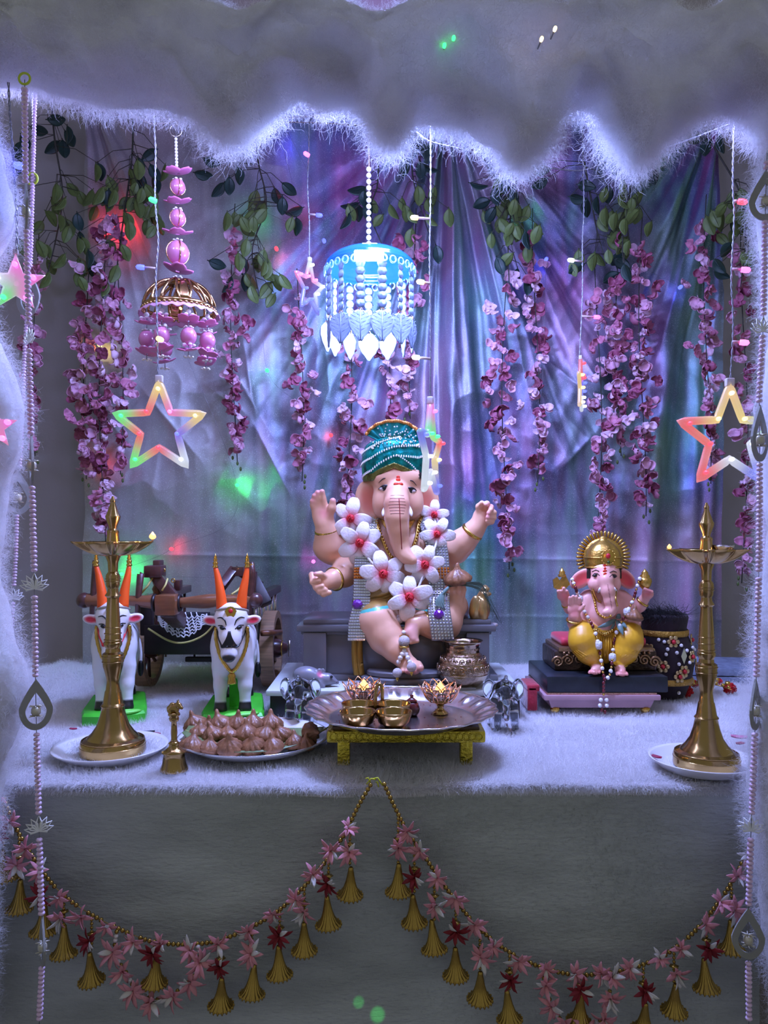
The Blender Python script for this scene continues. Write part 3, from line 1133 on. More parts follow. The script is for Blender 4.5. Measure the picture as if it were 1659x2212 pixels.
for i in range(4):
    g.cone(P(884 + i * 5, 1378, 1.822), P(887 + i * 5, 1388 - i, 1.812), sx(4.6), sx(4.0), 0.002, SK)


def paint(V, C):
    px = CX + V[:, 0] * F / V[:, 1]
    py = YH - (V[:, 2] - H) * F / V[:, 1]
    def blend(m, c, a=1.0):
        m = np.clip(m * a, 0, 1)[:, None]
        C[:] = C * (1 - m) + np.array(c) * m
    d = V[:, 1]
    # gold dhoti cloth over the hips and thighs
    lower = ss(1268, 1276, py) * (py < 1330) * (np.abs(px - 862) < 108) * (d < 2.02)
    edge = 1312 + 9 * np.abs((px - 862) / 60) ** 1.3
    blend(lower * (py < edge) * (px < 955), DH)
    blend(lower * (py > edge - 7) * (py < edge) * (px < 955) * (px > 775), (0.08, 0.45, 0.36))
    # blush: cheeks, palm, trunk stripe, finger tips
    for (bx, by, r, c, a) in ((838, 1092, 20, (0.62, 0.22, 0.16), 0.55), (880, 1092, 16, (0.62, 0.22, 0.16), 0.5), (700, 1108, 14, (0.75, 0.20, 0.22), 0.6), (818, 1192, 26, (0.66, 0.25, 0.18), 0.35)):
        m = np.exp(-((px - bx) ** 2 + (py - by) ** 2) / r ** 2) * (d < 1.945)
        blend(m, c, a)
    for (bx, by) in ((674, 1080), (679, 1068), (686, 1061), (696, 1059), (719, 1079), (966, 1264), (978, 1258), (990, 1255), (1001, 1262), (1050, 1088), (1060, 1094), (1054, 1108), (1054, 1117), (908, 1446), (680, 1240), (898, 1452), (888, 1452), (878, 1452)):
        m = np.exp(-((px - bx) ** 2 + (py - by) ** 2) / 6.5 ** 2) * (d < 1.93)
        blend(m, (0.85, 0.30, 0.36), 0.6)
    m = ((px > 876) & (px < 902) & (py > 1346) & (py < 1386) & (d < 1.84)).astype(float)
    blend(m, (0.82, 0.38, 0.36), 0.55)
    # hair at the turban edge
    blend(ss(1040, 1032, py) * (py < 1040) * ((px < 808) | (px > 905)) * (py > 980), (0.012, 0.008, 0.008))


me = g.build('idol_body', M_SKIN, paint)
wpart('body', me, None, t_g)
from mathutils.bvhtree import BVHTree
bv3 = BVHTree.FromPolygons([v.co for v in me.vertices], [tuple(f.vertices) for f in me.polygons])


def fr3(px, py, out=0.001):
    o = Vector((0, 0, H))
    dr = (P(px, py, 1.0) - o).normalized()
    h = bv3.ray_cast(o, dr)[0]
    return (P(px, py, 1.86) if h is None else h) - dr * out




def fe3(px, py, out=0.001):
    p = fr3(px, py, out)
    return p if p.y > 1.884 else P(px, py, 1.890 - out)


# face details
_m = MB()
M_EYEW = mat('eye_white', (0.72, 0.62, 0.60), 0.2)
for s_, ex, ey in ((-1, 832, 1054), (1, 885, 1059)):
    e = fe3(ex, ey, -0.0042)
    o = wpart('eye', MB().ball(e, (sx(12.5), sx(5), sx(5.6)), 18, 10, M=rmat('Y', s_ * 12)), M_EYEW, t_g)
    q = fe3(ex + 1, ey, -0.0008)
    wpart('iris', MB().ball(q, (sx(7.4), sx(3.2), sx(5.6)), 14, 8), mat('dark_iris', (0.02, 0.012, 0.012), 0.12), o, label='dark brown iris')
    lid = [fe3(ex - 15, ey + (3 if s_ < 0 else -2), 0.002), fe3(ex - 6, ey - 4, 0.0042), fe3(ex + 2, ey - 5, 0.0045), fe3(ex + 10, ey - 3, 0.0042), fe3(ex + 15, ey + (1 if s_ > 0 else 3), 0.002)]
    wpart('eye_line', MB().tube(spline(lid, 14), [0.0008 + 0.0020 * math.sin(PI * i / 13) for i in range(14)], 6), M_BLACK, o)
    low = [fe3(ex - 13, ey + 2, 0.002), fe3(ex, ey + 6, 0.003), fe3(ex + 13, ey + 2, 0.002)]
    wpart('eye_line', MB().tube(spline(low, 10), 0.0011, 5), M_BLACK, o)
    br = [fe3(ex - 14, ey - 14 + (3 if s_ < 0 else 1)), fe3(ex - 4, ey - 20), fe3(ex + 6, ey - 20), fe3(ex + 15, ey - 13 + (1 if s_ < 0 else 3))]
    wpart('eyebrow', MB().tube(spline(br, 14), [0.0006 + 0.0012 * math.sin(PI * i / 13) for i in range(14)], 6), mat('brow_brown', (0.05, 0.02, 0.015), 0.5), t_g)
    tk = [P(858 + s_ * 22, 1096, 1.876), P(858 + s_ * 28, 1106, 1.860), P(858 + s_ * 31, 1115, 1.850)]
    wpart('tusk', MB().tube(spline(tk, 10), [sx(6.5), sx(6.4), sx(6.2), sx(6), sx(5.6), sx(5.2), sx(4.6), sx(3.8), sx(2.8), sx(1.2)], 10), mat('ivory', (0.85, 0.80, 0.78), 0.3), t_g)
_m = MB()
for (x, y, rx, rz) in ((860, 1037, 5, 5), (856, 1046, 6, 4), (865, 1046, 6, 4), (860, 1030, 4, 3)):
    _m.ball(fr3(x, y, 0.0), (sx(rx), sx(2.5), sx(rz)), 12, 8)
wpart('tilak', _m, mat('tilak_red', (0.70, 0.05, 0.02), 0.35), t_g, label='red and orange forehead mark')
_m = MB().ball(fr3(815, 1187, 0.0), sx(3), 10, 6)
wpart('nipple_dot', _m, M_BLACK, t_g)
M_LINE = mat('painted_line', (0.30, 0.02, 0.02), 0.5)
wpart('trunk_stripe', MB().tube([fr3(861 + (y - 1060) * 0.055, y, 0.0) for y in np.linspace(1076, 1186, 30)], sx(1.0), 6), M_LINE, t_g, label='thin red painted stripe')
for yy in np.arange(1070, 1112, 6.5):
    hw = 19 - abs(yy - 1090) * 0.25
    wpart('trunk_crease', MB().tube([fr3(858 + q * hw, yy + 0.004 * (q * hw) ** 2, -0.0004) for q in np.linspace(-1, 1, 13)], sx(0.8), 5), mat('crease_brown', (0.26, 0.10, 0.07), 0.5), t_g)
# gold: bangles, anklet, necklace, sash
def bangle(name, c, ax, R, r=0.006):
    wpart(name, MB().torus(c, R, r, 28, 10, M=align(ax)), M_GOLD, t_g)
bangle('bangle', P(706, 1146, 1.934), P(702, 1125, 1.925) - P(708, 1160, 1.940), sx(22))
bangle('bangle', P(722, 1251, 1.888), P(700, 1258, 1.862) - P(740, 1242, 1.915), sx(21))
bangle('bangle', P(1020, 1149, 1.939), P(1035, 1130, 1.930) - P(1004, 1168, 1.950), sx(21))
bangle('anklet', P(916, 1347, 1.853), P(896, 1350, 1.842) - P(930, 1348, 1.858), sx(24), 0.004)
bangle('anklet', P(920, 1347, 1.855), P(896, 1350, 1.842) - P(930, 1348, 1.858), sx(26), 0.003)
nk = spline([P(810, 1120, 1.935), P(816, 1140, 1.912), P(828, 1172, 1.893), P(842, 1200, 1.880), P(862, 1212, 1.872), P(884, 1196, 1.880), P(897, 1165, 1.893), P(904, 1130, 1.915), P(910, 1115, 1.935)], 60)
nc = wpart('necklace', MB().tube(nk, 0.0034, 6), M_GOLD, t_g)
_m = MB()
for p in resample(nk, 0.0085):
    _m.ball(p + Vector((0.003, -0.003, 0)), 0.0034, 8, 6)
wpart('necklace_beads', _m, M_GOLD, nc)
_m = MB()
_m.grid(lambda u, v: P(818 + 82 * u, 1118 + 40 * math.sin(PI * u) * (0.35 + 0.65 * v), 1.938 - 0.055 * math.sin(PI * u) - 0.006 * v), 18, 6, thick=0.003)
wpart('collar', _m, M_GOLD, t_g)
def ribbon(pts, wpx, th=0.003, wob=0.0, n=40):
    c = spline(pts, n)
    def fn(u, v):
        i = min(int(v * (n - 1)), n - 1)
        w = S(wpx, c[i].y)
        return c[i] + Vector(((u - 0.5) * w, -0.004 * math.sin(u * PI) + wob * math.sin(u * 14), 0))
    return MB().grid(fn, 12, n - 1, thick=th)
wpart('gold_sash', ribbon([P(776, 1300, 1.875), P(772, 1340, 1.862), P(770, 1385, 1.852), P(771, 1430, 1.848), P(775, 1458, 1.846)], 22, 0.004, 0.0015), mat('sash_gold', (0.36, 0.20, 0.03), 0.35, 0.35, var=0.4, vscale=30, stretch=(8, 8, 0.6)), t_g)
# belly drapery folds
_m = MB()
for i in range(6):
    y = 1283 + i * 6
    _m.tube(spline([P(772 + i * 3, y + 4, 1.925), P(800, y + 8, 1.885), P(828, y + 2, 1.872), P(850, y - 8 + i, 1.878)], 16), 0.0042, 6)
wpart('dhoti_folds', _m, mat('dhoti_gold', (0.40, 0.24, 0.06), 0.3, 0.3), t_g)

# ---- turban
M_TURB = mat('green_brocade', (0.0, 0.30, 0.26), 0.22, 0.55, var=0.75, vscale=55, bump=0.5, bscale=120, detail=5)
M_TURB2 = mat('gold_brocade', (0.20, 0.20, 0.05), 0.25, 0.7, var=0.6, vscale=70, bump=0.8, bscale=150)
def turb(u, v, out=0.0):
    """u angle (0 = front), v height 0..1"""
    a = (u - 0.25) * 2 * PI
    z0 = 1042 - 26 * max(0.0, 1 - abs(((u + 0.5) % 1.0) - 0.5) / 0.115) ** 0.8
    yb = z0 + (948 - z0) * v
    prof = 0.93 + 0.10 * math.sin(PI * min(1, v * 1.15)) - (0.42 * ((v - 0.8) / 0.2) ** 2 if v > 0.8 else 0)
    ridge = 0.018 * abs(math.sin((v * 3.2 - math.sin(a + PI / 2) * 0.55 + 0.2) * PI))
    R = sx(68) * (prof + ridge) + out
    c = P(852 + (v - 0.5) * 4, yb, 1.955)
    return Vector((c.x + R * math.cos(a), c.y + R * 0.94 * math.sin(a), c.z))
tb = wpart('turban', MB().grid(lambda u, v: turb(u, v), 72, 30, closed_u=True), M_TURB, t_g, label='teal green brocade turban with pearl strings')
# closed crown of the turban
_m = MB()
rim = [turb(k / 36, 1.0) for k in range(36)]
cc = sum(rim, Vector()) / 36 + Vector((0, 0, 0.012))
_m.add(rim + [cc], [(k, (k + 1) % 36, 36) for k in range(36)])
wpart('turban_crown', _m, M_TURB2, tb)
# gold under-band at the brow
_m = MB().grid(lambda u, v: turb(-0.25 + 0.5 * u, 0.0 + 0.16 * v, 0.0022), 40, 4, thick=0.003)
wpart('brow_band', _m, M_TURB2, tb, label='gold brocade band along the brow')
for k, (v0, v1, n) in enumerate(((0.08, 0.62, 40), (0.36, 0.90, 40), (0.62, 1.0, 26), (0.40, 0.06, 22))):
    _m = MB()
    for i in range(n):
        u = i / (n - 1)
        if k < 3:
            uu, vv = -0.235 + 0.45 * u * (0.62 if k == 2 else 1), v0 + (v1 - v0) * u
        else:
            uu, vv = 0.01 + 0.2 * u, v0 + (v1 - v0) * u
        _m.ball(turb(uu, vv, 0.0024), 0.0021, 8, 6)
        if k < 3:
            _m.ball(turb(uu, vv + 0.03, 0.002), 0.0015, 6, 5)
    wpart('pearl_string', _m, M_PEARL, tb)
_m = MB()
for i in range(46):
    a, v = rng.normal(0.0, 0.09), rng.uniform(0.72, 0.97)
    _m.ball(turb(a, v, 0.003), rng.uniform(0.0015, 0.0026), 7, 5)
wpart('sequin_cluster', _m, M_PEARL, tb, kind='stuff')
# fan plume on top
FB = P(846, 968, 1.935)
def fan(u, v):
    a = math.radians(142 - 122 * u)
    R = sx(18 + (40 + 12 * math.sin(PI * u)) * v)
    pl = 0.0045 * math.sin(u * PI * 15) * v
    return FB + Vector((R * math.cos(a) * 1.15, -0.012 * v + pl, R * math.sin(a) * 0.80))
fo = wpart('fan_plume', MB().grid(fan, 90, 8, thick=0.003), mat('teal_satin', (0.03, 0.42, 0.42), 0.25, 0.4, var=0.35, vscale=60), tb, label='pleated teal fan standing on the turban')
_m = MB()
for i in range(46):
    _m.ball(fan(i / 45, 1.02) + Vector((0, -0.002, 0)), (0.0046, 0.003, 0.0046), 8, 6)
wpart('sequin_rim', _m, mat('amber_sequin', (0.62, 0.22, 0.05), 0.25, 0.5), fo, label='amber sequin edging')
_m = MB()
for i in range(40):
    _m.ball(fan(0.15 + 0.75 * rng.random(), 0.2 + 0.7 * rng.random()) + Vector((0, -0.003, 0)), 0.0022, 6, 5)
wpart('sequins', _m, M_PEARL, fo)

# ------------------------------------------------------------------ rhinestone stole (worn)
M_STONEGEM = mat('rhinestone', (0.85, 0.86, 0.92), 0.08, 0.85)
M_STOLE = mat('stole_silver', (0.35, 0.33, 0.36), 0.35, 0.7)
t_st = thing('rhinestone_stole', 'silver rhinestone stole with amber bands and purple gems over the large idol', 'stole', P(862, 1120, 1.93))
def stole(side, pts, wpx, gem):
    c = spline(pts, 70)
    L = sum((b - a).length for a, b in zip(c, c[1:]))
    strip = wpart('stole_band', MB().grid(lambda u, v: c[min(69, int(v * 69))] + Vector(((u - 0.5) * S(wpx, c[0].y), 0, 0)), 4, 69, thick=0.002), M_STOLE, t_st)
    _m, _a = MB(), MB()
    row = resample(c, 0.0072)
    nc_ = 7
    for i, p in enumerate(row):
        for j in range(nc_):
            q = p + Vector(((j + 0.5) / nc_ - 0.5, 0, 0)) * S(wpx, c[0].y) + Vector((0, -0.0022, 0))
            h = 0.0031
            amb = 1228 < YH - (q.z - H) * F / q.y < 1250
            b = _a if amb else _m
            b.add([q + Vector(v) for v in ((-h, 0, -h), (h, 0, -h), (h, 0, h), (-h, 0, h), (-h * .5, -h * .9, -h * .5), (h * .5, -h * .9, -h * .5), (h * .5, -h * .9, h * .5), (-h * .5, -h * .9, h * .5))],
                  [(0, 1, 5, 4), (1, 2, 6, 5), (2, 3, 7, 6), (3, 0, 4, 7), (4, 5, 6, 7)])
    o = wpart('rhinestones', _m, M_STONEGEM, strip, smooth=False)
    o['kind'] = 'stuff'
    if _a.v:
        o = wpart('amber_stones', _a, mat('amber_stone', (0.55, 0.16, 0.02), 0.15, 0.3), strip, smooth=False, label='amber orange stone band')
        o['kind'] = 'stuff'
    gm = MB().lathe([(0.0, 0.007), (0.006, 0.0065), (0.011, 0.003), (0.0125, 0.0), (0.0125, -0.003)], gem, 10, M=rmat('X', 90))
    wpart('purple_gem', gm, mat('purple_gem', (0.14, 0.005, 0.30), 0.05, 0.0, coat=1.0), t_st, smooth=False, label='round purple gem')
stole(-1, [P(800, 1118, 1.935), P(795, 1150, 1.905), P(786, 1190, 1.888), P(783, 1235, 1.870), P(782, 1275, 1.860), P(780, 1310, 1.850), P(772, 1345, 1.838), P(770, 1382, 1.832)], 36, P(772, 1306, 1.846))
stole(1, [P(922, 1118, 1.935), P(934, 1150, 1.905), P(944, 1190, 1.890), P(948, 1235, 1.875), P(948, 1275, 1.865), P(947, 1305, 1.838), P(952, 1345, 1.814), P(957, 1384, 1.812)], 46, P(948, 1328, 1.818))

# ------------------------------------------------------------------ flower garland (worn)
M_PETAL = mat('cotton_petal', (0.84, 0.80, 0.82), 0.8, var=0.06, vscale=3, bump=0.4, bscale=8)
_nt = M_PETAL.node_tree
_tc = _nt.nodes.new('ShaderNodeTexCoord')
_sx = _nt.nodes.new('ShaderNodeSeparateXYZ')
_rp = _nt.nodes.new('ShaderNodeValToRGB')
_nt.links.new(_tc.outputs['Object'], _sx.inputs[0])
_nt.links.new(_sx.outputs['Z'], _rp.inputs[0])
_rp.color_ramp.elements[0].position = 0.12
_rp.color_ramp.elements[0].color = (0.75, 0.12, 0.16, 1)
_rp.color_ramp.elements[1].position = 0.5
_rp.color_ramp.elements[1].color = (0.86, 0.80, 0.82, 1)
_nt.links.new(_rp.outputs[0], _nt.nodes['Principled BSDF'].inputs['Base Color'])
M_PISTIL = mat('red_centre', (0.60, 0.02, 0.03), 0.6)
def petal_mesh():
    m = MB()
    def fn(u, v):
        w = 0.5 * math.sin(PI * min(1, 0.06 + 0.80 * v ** 0.8)) ** 0.8 if v < 1 else 0.18
        x = (u - 0.5) * 2 * w * 0.64
        return Vector((x, 0, 0.08 + v * 0.95)) + Vector((0, -0.16 * math.sin(PI * v) + 0.35 * x * x, 0))
    m.grid(fn, 8, 10, thick=0.09)
    return m.build('petal', M_PETAL)
PETAL = petal_mesh()
def pistil_mesh():
    m = MB()
    for i in range(16):
        a, e = rng.uniform(0, 2 * PI), rng.uniform(0, 1)
        d = Vector((math.cos(a) * e, -0.9, math.sin(a) * e))
        m.tube([Vector((0, 0, 0)), d.normalized() * 0.24], [0.02, 0.03], 5)
    m.ball((0, 0, 0), (0.2, 0.12, 0.2), 12, 8)
    return m.build('flower_centre', M_PISTIL)
PISTIL = pistil_mesh()
t_gar = thing('flower_garland', 'garland of large white flowers with red centres around the large idol', 'garland', P(860, 1200, 1.90))
gl = [P(745, 1110, 1.945), P(775, 1178, 1.890), P(828, 1242, 1.855), P(885, 1290, 1.838), P(922, 1225, 1.862), P(945, 1158, 1.895), P(932, 1100, 1.945)]
wpart('garland_thread', MB().tube(spline(gl, 40), 0.003, 6), M_PEARL, t_gar)
for i, (x, y, d, r, a0, n) in enumerate(((757, 1120, 1.915, 41, 20, 5), (777, 1173, 1.875, 45, 8, 6), (828, 1240, 1.842, 45, -14, 6), (884, 1290, 1.826, 48, 4, 6), (918, 1220, 1.850, 44, 22, 6), (944, 1154, 1.888, 36, 30, 6), (938, 1112, 1.925, 34, 10, 5))):
    c = P(x, y, d)
    f = ppart('flower', PISTIL, t_gar, c, None, S(r * 1.1, d))
    f['label'] = 'red centred white flower'
    for k in range(n):
        ang = math.radians(a0 + 360 * k / n + rng.uniform(-9, 9))
        q = ob('petal', PETAL, f, (0, 0.03 * (k % 2), 0), Matrix.Rotation(ang, 3, 'Y') @ Matrix.Rotation(math.radians(rng.uniform(-22, 4)), 3, 'X'), float(rng.uniform(0.86, 1.06)))
# pearl tassel of the garland
M_SEEDB = mat('seed_pearl', (0.80, 0.72, 0.72), 0.3, bump=1.0, bscale=700)
def bead(x, y, r, m=M_PEARL, nm='pearl'):
    return wpart(nm, MB().ball(fr3(x, y, r + 0.004), r, 14, 10), m, t_gar)
bead(877, 1336, sx(10), M_SEEDB)
bead(862, 1338, sx(9), M_SEEDB)
for y, r in ((1349, 5), (1358, 4.5), (1366, 4.5)):
    bead(872, y, sx(r))
wpart('pearl_cap', MB().torus(fr3(873, 1374, sx(9)), sx(8), sx(2), 18, 6), M_GOLD, t_gar)
bead(873, 1385, sx(11.5), M_SEEDB)
wpart('pearl_cap', MB().torus(fr3(873, 1397, sx(9)), sx(8), sx(2), 18, 6), M_GOLD, t_gar)
bead(873, 1405, sx(4.5))
for s_ in (-1, 1):
    for k, (dx, y, r) in enumerate(((4, 1413, 5), (8, 1421, 5), (12, 1430, 4.6))):
        bead(873 + s_ * dx, y, sx(r))
    p = fr3(873 + s_ * 16, 1441, sx(13))
    p.y = min(p.y, 1.770)
    wpart('pearl', MB().ball(p, sx(9.5), 14, 10), M_SEEDB, t_gar)
    wpart('pearl_tip', MB().lathe([(0.0, -0.009), (0.003, -0.004), (0.004, 0.0), (0.0, 0.004)], p + Vector((0, -0.002, -sx(10))), 10), M_GOLD, t_gar)
# ------------------------------------------------------------------ things held by the idol or set on throne and board
M_MODAK = mat('jaggery_dough', (0.31, 0.135, 0.06), 0.42, var=0.4, vscale=1.6, coat=0.12, bump=0.25, bscale=6)
def modak_mesh(seed, tall=1.0):
    g = np.random.default_rng(seed)
    np_ = int(g.integers(9, 13))
    ph = g.uniform(0, 6)
    lean_x, lean_y = g.uniform(-0.2, 0.2), g.uniform(-0.15, 0.15)
    prof = [(0.02, 0.0), (0.62, 0.0), (0.86, 0.10), (0.98, 0.30), (0.96, 0.50), (0.78, 0.72), (0.54, 0.88), (0.34, 1.00), (0.22, 1.12), (0.17, 1.28), (0.12, 1.44), (0.03, 1.52)]
    m = MB()
    n = 44
    vs = []
    for r, z in prof:
        for k in range(n):
            a = 2 * PI * k / n
            am = 0.17 * math.exp(-((z - 0.62) / 0.33) ** 2)
            rr = r * (1 - am * (1 - abs(math.sin((a + 0.7 * z) * np_ / 2 + ph))) * 2.0)
            rr *= 1 + 0.05 * math.sin(2 * a + ph)
            t = max(0, z - 0.8)
            vs.append((rr * math.cos(a) + lean_x * t, rr * math.sin(a) + lean_y * t, z * tall))
    fs = [(i * n + k, i * n + (k + 1) % n, (i + 1) * n + (k + 1) % n, (i + 1) * n + k) for i in range(len(prof) - 1) for k in range(n)]
    fs += [tuple(range(n))[::-1], tuple((len(prof) - 1) * n + k for k in range(n))]
    m.add(vs, fs)
    return m.build('modak', M_MODAK)
MODAKS = [modak_mesh(100 + i) for i in range(5)]
c = P(990, 1262, 1.862)
o = ob('modak_sweet', MODAKS[1], None, c, (0.1, -0.15, 0.4), S(31, 1.86))
tag(o, 'brown pleated sweet dumpling held in the hand of the large idol', 'sweet')
# durva grass laid in the same hand
t = thing('grass_bunch', 'bunch of thin dark grass blades in the large idol hand', 'grass', P(985, 1268, 1.86))
M_GRASS = mat('dark_grass', (0.055, 0.09, 0.06), 0.6, var=0.3, vscale=30)
for i in range(26):
    q = rng.uniform(-1, 1)
    e = rng.uniform(0.55, 1.0)
    pts = [P(968, 1266 + q * 2, 1.845), P(1000, 1262 + q * 3, 1.838), P(1030 + 12 * e, 1268 + q * 10, 1.835), P(1040 + 24 * e + q * 8, 1300 + q * 20, 1.835), P(1046 + 26 * e + q * 16, 1330 + q * 22 * e, 1.838)]
    wpart('grass_blade', MB().tube(spline(pts, 12), [0.0007 * (1 - 0.7 * k / 11) for k in range(12)], 4), M_GRASS, t)
for i in range(9):
    q = rng.uniform(-1, 1)
    pts = [P(970, 1266, 1.845), P(962 - 4 * q, 1276 + 4 * q, 1.836), P(952 + 10 * q, 1298, 1.828), P(956 + 12 * q, 1316 + 4 * q, 1.822)]
    wpart('leaf_blade', MB().tube(spline(pts, 10), [S(3.5, 1.85) * math.sin(PI * (0.12 + 0.86 * k / 9)) + 0.0003 for k in range(10)], 6, flat=0.25), mat('leaf_silvergreen', (0.14, 0.22, 0.19), 0.6), t)
# golden conch in a dark boat shaped stand on the throne
t = thing('gold_conch', 'rounded golden conch ornament in a dark boat shaped dish on the throne', 'ornament', P(1030, 1355, 1.90))
_m = MB()
def dish(u, v):
    a = 2 * PI * u
    x = math.cos(a) * (0.3 + 0.7 * v)
    y = math.sin(a) * (0.3 + 0.7 * v)
    return P(1032, 1352, 1.905) + Vector((x * S(40, 1.9) - S(6, 1.9) * max(0, -x) ** 2, y * 0.026, (v ** 2) * 0.018 + 0.020 * max(0, -x) ** 2 * v - 0.016))
_m.grid(dish, 30, 8, closed_u=True, thick=0.003)
d_ = wpart('dish', _m, mat('dark_wood_dish', (0.03, 0.015, 0.02), 0.3), t, label='dark boat shaped dish')
rimp = [dish(k / 30, 1.0) + Vector((0, 0, 0.001)) for k in range(30)]
wpart('dish_rim', MB().tube(rimp, 0.0042, 8, closed=True), mat('pale_rim', (0.55, 0.46, 0.40), 0.4, 0.3), d_, label='pale beige rim')
g = Solid(0.0018)
CG = (0.55, 0.36, 0.14)
g.ell(P(1036, 1318, 1.905), (S(23, 1.9), S(20, 1.9), S(30, 1.9)), 0.006, CG, rmat('Y', 10))
g.ell(P(1026, 1312, 1.89), (S(12, 1.9), S(10, 1.9), S(26, 1.9)), 0.003, CG, rmat('Y', 6))
g.ell(P(1044, 1318, 1.885), (S(11, 1.9), S(9, 1.9), S(26, 1.9)), 0.003, CG, rmat('Y', -4))
g.cone(P(1040, 1292, 1.905), P(1048, 1270, 1.905), S(12, 1.9), S(7, 1.9), 0.004, CG)
g.ell(P(1049, 1283, 1.90), (S(13, 1.9), S(9, 1.9), S(6, 1.9)), 0.003, CG)
g.ell(P(1049, 1272, 1.90), (S(9, 1.9), S(7, 1.9), S(5, 1.9)), 0.003, CG)
wpart('conch_shell', g.build('conch_shell', mat('gold_painted', (0.55, 0.36, 0.14), 0.28, 0.75, attr=True, var=0.25, vscale=30)), None, t)

# kalash pot
M_KAL = mat('engraved_bronze', (0.42, 0.30, 0.20), 0.24, 1.0, var=0.3, vscale=18, bump=0.8, bscale=110)
KD = 1.80
kx = P(1000, 0, KD).x
sK = lambda v: S(v, KD)
KB = 0.0
t = thing('bronze_pot', 'round bronze water pot with engraved belly and flared rim on the board', 'pot', (kx, KD, BZ))
zb = BZ
sZ = lambda v: S(v, KD) * 0.82
prof = [(sK(20), zb), (sK(30), zb), (sK(48), zb + sZ(18)), (sK(55), zb + sZ(38)), (sK(56), zb + sZ(52)), (sK(50), zb + sZ(72)), (sK(40), zb + sZ(84)), (sK(36), zb + sZ(92)), (sK(37), zb + sZ(104))]
sm = []
for i in range(len(prof) - 1):
    for k in range(4):
        f = k / 4
        sm.append((prof[i][0] * (1 - f) + prof[i + 1][0] * f, prof[i][1] * (1 - f) + prof[i + 1][1] * f))
sm.append(prof[-1])
a = np.array(sm)
for _ in range(2):
    a[1:-1] = (a[:-2] + 2 * a[1:-1] + a[2:]) / 4
wpart('belly', MB().lathe([tuple(x) for x in a], (kx, KD, 0), 48, cap=False), M_KAL, t)
M_BRONZE = mat('polished_bronze', (0.38, 0.28, 0.19), 0.16, 1.0)
wpart('neck', MB().lathe([(sK(36.5), zb + sZ(90)), (sK(36.5), zb + sZ(110)), (sK(40), zb + sZ(118)), (sK(43), zb + sZ(120)), (sK(43), zb + sZ(122)), (sK(38), zb + sZ(119)), (sK(34), zb + sZ(108)), (sK(34), zb + sZ(92))], (kx, KD, 0), 48, cap=False), M_BRONZE, t)
for z in (36, 66, 84):
    r_ = float(np.interp(zb + sZ(z), a[:, 1], a[:, 0]))
    wpart('ring', MB().torus((kx, KD, zb + sZ(z)), r_, 0.0016, 44, 6), M_BRONZE, t)
_m = MB()
for k in range(22):
    an = 2 * PI * k / 22
    for z, s_ in ((52, 1), (73, 0.8)):
        r_ = float(np.interp(zb + sZ(z), a[:, 1], a[:, 0]))
        Mx = Matrix.Rotation(an, 3, 'Z') @ Matrix.Rotation(PI / 2, 3, 'Y')
        _m.torus((kx + r_ * math.cos(an), KD + r_ * math.sin(an), zb + sZ(z)), sK(6.2 * s_), 0.0013, 12, 5, M=Mx)
        _m.ball((kx + r_ * math.cos(an), KD + r_ * math.sin(an), zb + sZ(z)), sK(2.2), 6, 5)
wpart('engraving', _m, M_KAL, t, kind='stuff')

# mouse
MD = 1.80
g = Solid(0.0018)
MG = (0.20, 0.195, 0.22)
sm_ = lambda v: S(v, MD)
mz = lambda px, py, d=MD: P(px, py, d)
g.ell(mz(664, 1461), (sm_(32), sm_(20), sm_(22)), 0.012, MG, rmat('Y', 8))
g.ell(mz(682, 1470), (sm_(22), sm_(17), sm_(17)), 0.012, MG)
g.ell(mz(704, 1467), (sm_(18), sm_(13), sm_(13)), 0.010, MG)
g.cone(mz(710, 1468), mz(728, 1474), sm_(11), sm_(4.5), 0.008, MG)
g.ell(mz(690, 1452, 1.795), (sm_(8), sm_(4), sm_(8.5)), 0.002, MG, rmat('Z', 20))
g.ell(mz(693, 1455, 1.785), (sm_(5.5), sm_(4), sm_(6)), 0.002, (0.75, 0.18, 0.30), op=-1, kc=0.005)
g.ell(mz(697, 1450, 1.812), (sm_(6), sm_(3), sm_(7)), 0.002, MG)
for x, d in ((648, 1.79), (690, 1.785), (655, 1.815), (696, 1.81)):
    g.cone(mz(x, 1478, d), mz(x + 8, 1484, d), sm_(8), sm_(4.5), 0.006, MG)
t = thing('mouse_figure', 'small grey mouse figurine with pink ears on the pale board', 'figurine', (mz(680, 0).x, MD, BZ))
wpart('body', g.build('mouse_body', mat('grey_paint', MG, 0.35, attr=True, coat=0.3)), None, t)
wpart('eye', MB().ball(mz(716, 1462, 1.787), sm_(3.2), 10, 8), M_BLACK, t)
wpart('tail', MB().tube(spline([mz(636, 1472), mz(626, 1482, 1.80), mz(632, 1488, 1.78), mz(650, 1487, 1.775)], 16), [0.004 - 0.00018 * k for k in range(16)], 7), mat('mouse_tail', MG, 0.4), t)
for s_ in (-1, 1):
    wpart('whisker', MB().tube([mz(726, 1474, 1.795), mz(734, 1474 + 5 * s_, 1.788)], 0.0006, 4), M_WIRE, t)

# red folded cloth peeping out behind the board
t = thing('red_cloth', 'folded bright red velvet cloth beside the board', 'cloth', P(1143, 1525, 1.86))
_m = MB().rbox(P(1142, 1500, 1.87), (0.024, 0.10, 0.058), 0.004)
wpart('fold', _m, mat('red_velvet', (0.42, 0.005, 0.025), 0.8, sheen=0.6, var=0.3, vscale=40, bump=0.5, bscale=80), t)
wpart('fold', MB().rbox(P(1145, 1479, 1.865), (0.030, 0.09, 0.016), 0.004), MATS['red_velvet'], t)

